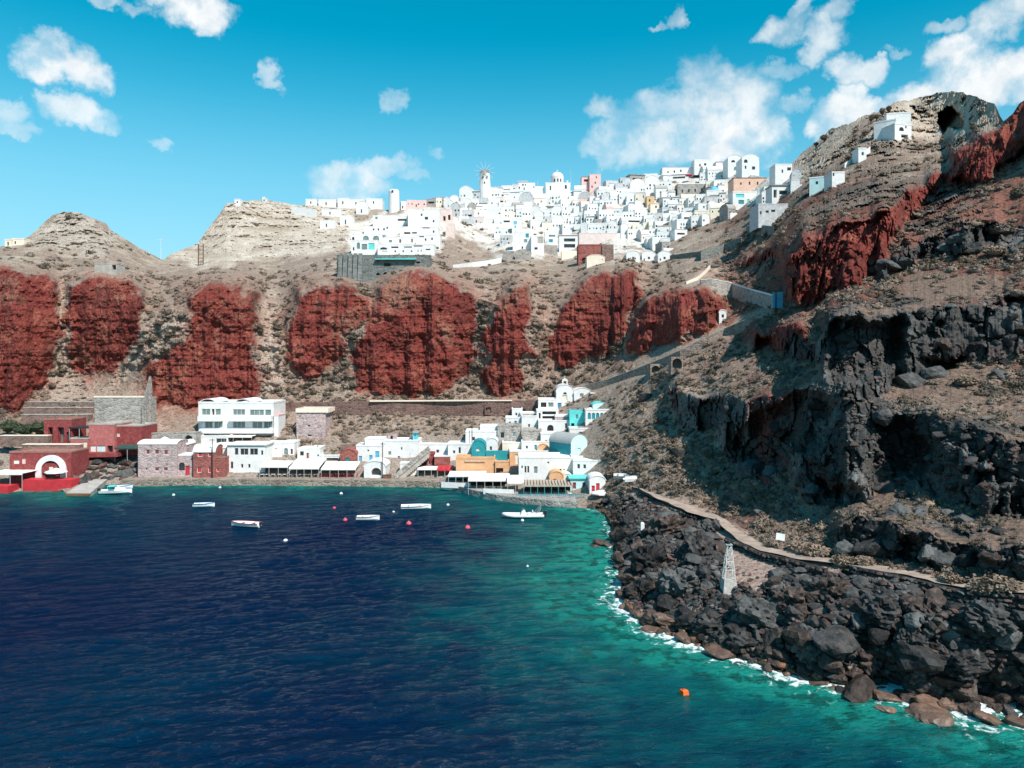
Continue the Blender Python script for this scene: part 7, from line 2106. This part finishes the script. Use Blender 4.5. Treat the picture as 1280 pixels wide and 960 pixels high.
def stone_wall(label, line, courses, sw, shh, height_px=None):
    """dry-stone wall: every stone an object of its own, on a rubble core"""
    P = [at(x, y, terr(x, y)) for x, y in line]
    o = P[len(P) // 2].copy()
    root = thing('dry_stone_wall', label, 'wall', o)
    H_ = courses * shh
    rg = []
    for p in P:
        q = p - o
        rg.append([(q.x, q.y + .12, q.z - 1.2), (q.x, q.y + .12, q.z + H_ - .1), (q.x + .3, q.y + .6, q.z + H_ - .1), (q.x + .3, q.y + .6, q.z - 1.2)])
    MB().loft(rg).build('core', ROCK, root)
    for c in range(-1, courses):
        for a, b in zip(P[:-1], P[1:]):
            L = (b - a).length; n = max(1, round(L / sw))
            for k in range(n):
                t = (k + .5 + .5 * (c % 2) * .8 + rng.uniform(-.15, .15)) / n
                p = a.lerp(b, min(t, 1.0)) - o
                s_ = part('stone', rng.choice(STONES), root, (p.x + rng.uniform(-.05, .05), p.y + rng.uniform(-.06, .08), p.z + (c + .5) * shh + rng.uniform(-.04, .04)))
                s_.scale = (sw * .58 * rng.uniform(.85, 1.2), .34, shh * .60 * rng.uniform(.85, 1.15))
                s_.rotation_euler = (rng.uniform(-.12, .12), rng.uniform(-.12, .12), math.atan2(b.y - a.y, b.x - a.x) + rng.uniform(-.1, .1))


stone_wall('dark dry stone retaining wall under the path right of the lattice beacon', [(906, 680), (930, 690), (950, 700), (985, 708), (1010, 715), (1034, 722)], 2, .75, .42)
stone_wall('long dry stone wall holding the seaward edge of the path at right', [(1062, 716), (1100, 724), (1132, 731), (1170, 741), (1205, 749), (1245, 752), (1300, 755)], 2, .62, .36)
stone_wall('low stone kerb along the start of the path near the village', [(797, 617), (820, 628), (846, 640), (870, 649)], 1, .8, .4)
# beacon
D = terr(911, 731, False) - 1.0; s = D / FP
bc = thing('lattice_beacon', 'white steel lattice beacon tower on a concrete plinth among the rocks', 'beacon', at(911, 731, D)); H_ = 50 * s
MB().loft([[(-9.5 * s, -9 * s, -1.2), (9.5 * s, -9 * s, -1.2), (9.5 * s, 9 * s, -1.2), (-9.5 * s, 9 * s, -1.2)], [(-7.5 * s, -7 * s, 8 * s), (7.5 * s, -7 * s, 8 * s), (7.5 * s, 7 * s, 8 * s), (-7.5 * s, 7 * s, 8 * s)]]).build('plinth', surf('chalky_concrete', (.45, .42, .38), .9, .2, 1.5, .04, c2=(.4, .36, .32), c2amt=.6), bc)
bw, tw, z0 = 6.4 * s, 2.6 * s, 8 * s
def leg_at(i, t):
    sx_, sy_ = ((-1, -1), (1, -1), (1, 1), (-1, 1))[i]
    r_ = bw + (tw - bw) * t
    return Vector((sx_ * r_, sy_ * r_, z0 + (H_ - z0) * t))
for i in range(4):
    MB().tube(leg_at(i, -.03), leg_at(i, 1), .05, .045, 6).build('leg', WHITEMETAL, bc)
lv = [0, .28, .53, .75, 1.0]
for a, b in zip(lv[:-1], lv[1:]):
    for i in range(4):
        j = (i + 1) % 4
        MB().tube(leg_at(i, a), leg_at(j, b), .022, .022, 5).tube(leg_at(j, a), leg_at(i, b), .022, .022, 5).build('brace', WHITEMETAL, bc)
        MB().tube(leg_at(i, b), leg_at(j, b), .03, .03, 5).build('ring_bar', WHITEMETAL, bc)
MB().box(-tw - .12, tw + .12, -tw - .12, tw + .12, H_ + .002, H_ + .08).build('platform', GREYMETAL, bc)
lt = MB().lathe([(.16, 0), (.16, .28), (.2, .3), (.05, .45)], 10).build('lantern', GLASS, bc, (0, 0, H_ + .08))
# notice board on the slope
D = terr(975, 684, False) - .6
sg = thing('notice_board', 'white tilted notice board on a post in the dry grass above the path', 'sign', at(975, 684, D), R(-15))
part('post', box_mesh('post', .09, .09, .9, WOOD), sg)
pb_ = part('board', box_mesh('board', .95, .05, .75, WHITE), sg, (0, -.08, .8), rot=(R(-12), R(8), 0))
D = terr(803, 661, False) - .8
mp_ = thing('marker_post', 'short white concrete marker post on the brown headland rocks', 'marker post', at(803, 661, D))
MB().loft([[(-.28, -.28, -.6), (.28, -.28, -.6), (.28, .28, -.6), (-.28, .28, -.6)], [(-.25, -.25, .8), (.25, -.25, .8), (.25, .25, .8), (-.25, .25, .8)], [(-.16, -.16, .92), (.16, -.16, .92), (.16, .16, .92), (-.16, .16, .92)]]).build('post', WHITE, mp_)
# boats and boards laid up ashore
def shore_boat(label, x, y, L, yaw, roll):
    b = rowboat('beached_boat', label, x, 640, L, yaw, GREYMETAL, group='boats laid up ashore')
    b.location = at(x, y, terr(x, y, False) - .8) + Vector((0, 0, .3)); b.rotation_euler = (roll, 0, yaw)
shore_boat('pale boat hull laid up on the gravel right of the red doors', 778, 600, 3.4, R(-14), .3)
shore_boat('second pale boat hull tipped on its side near the path start', 790, 603, 3.0, R(18), -.5)
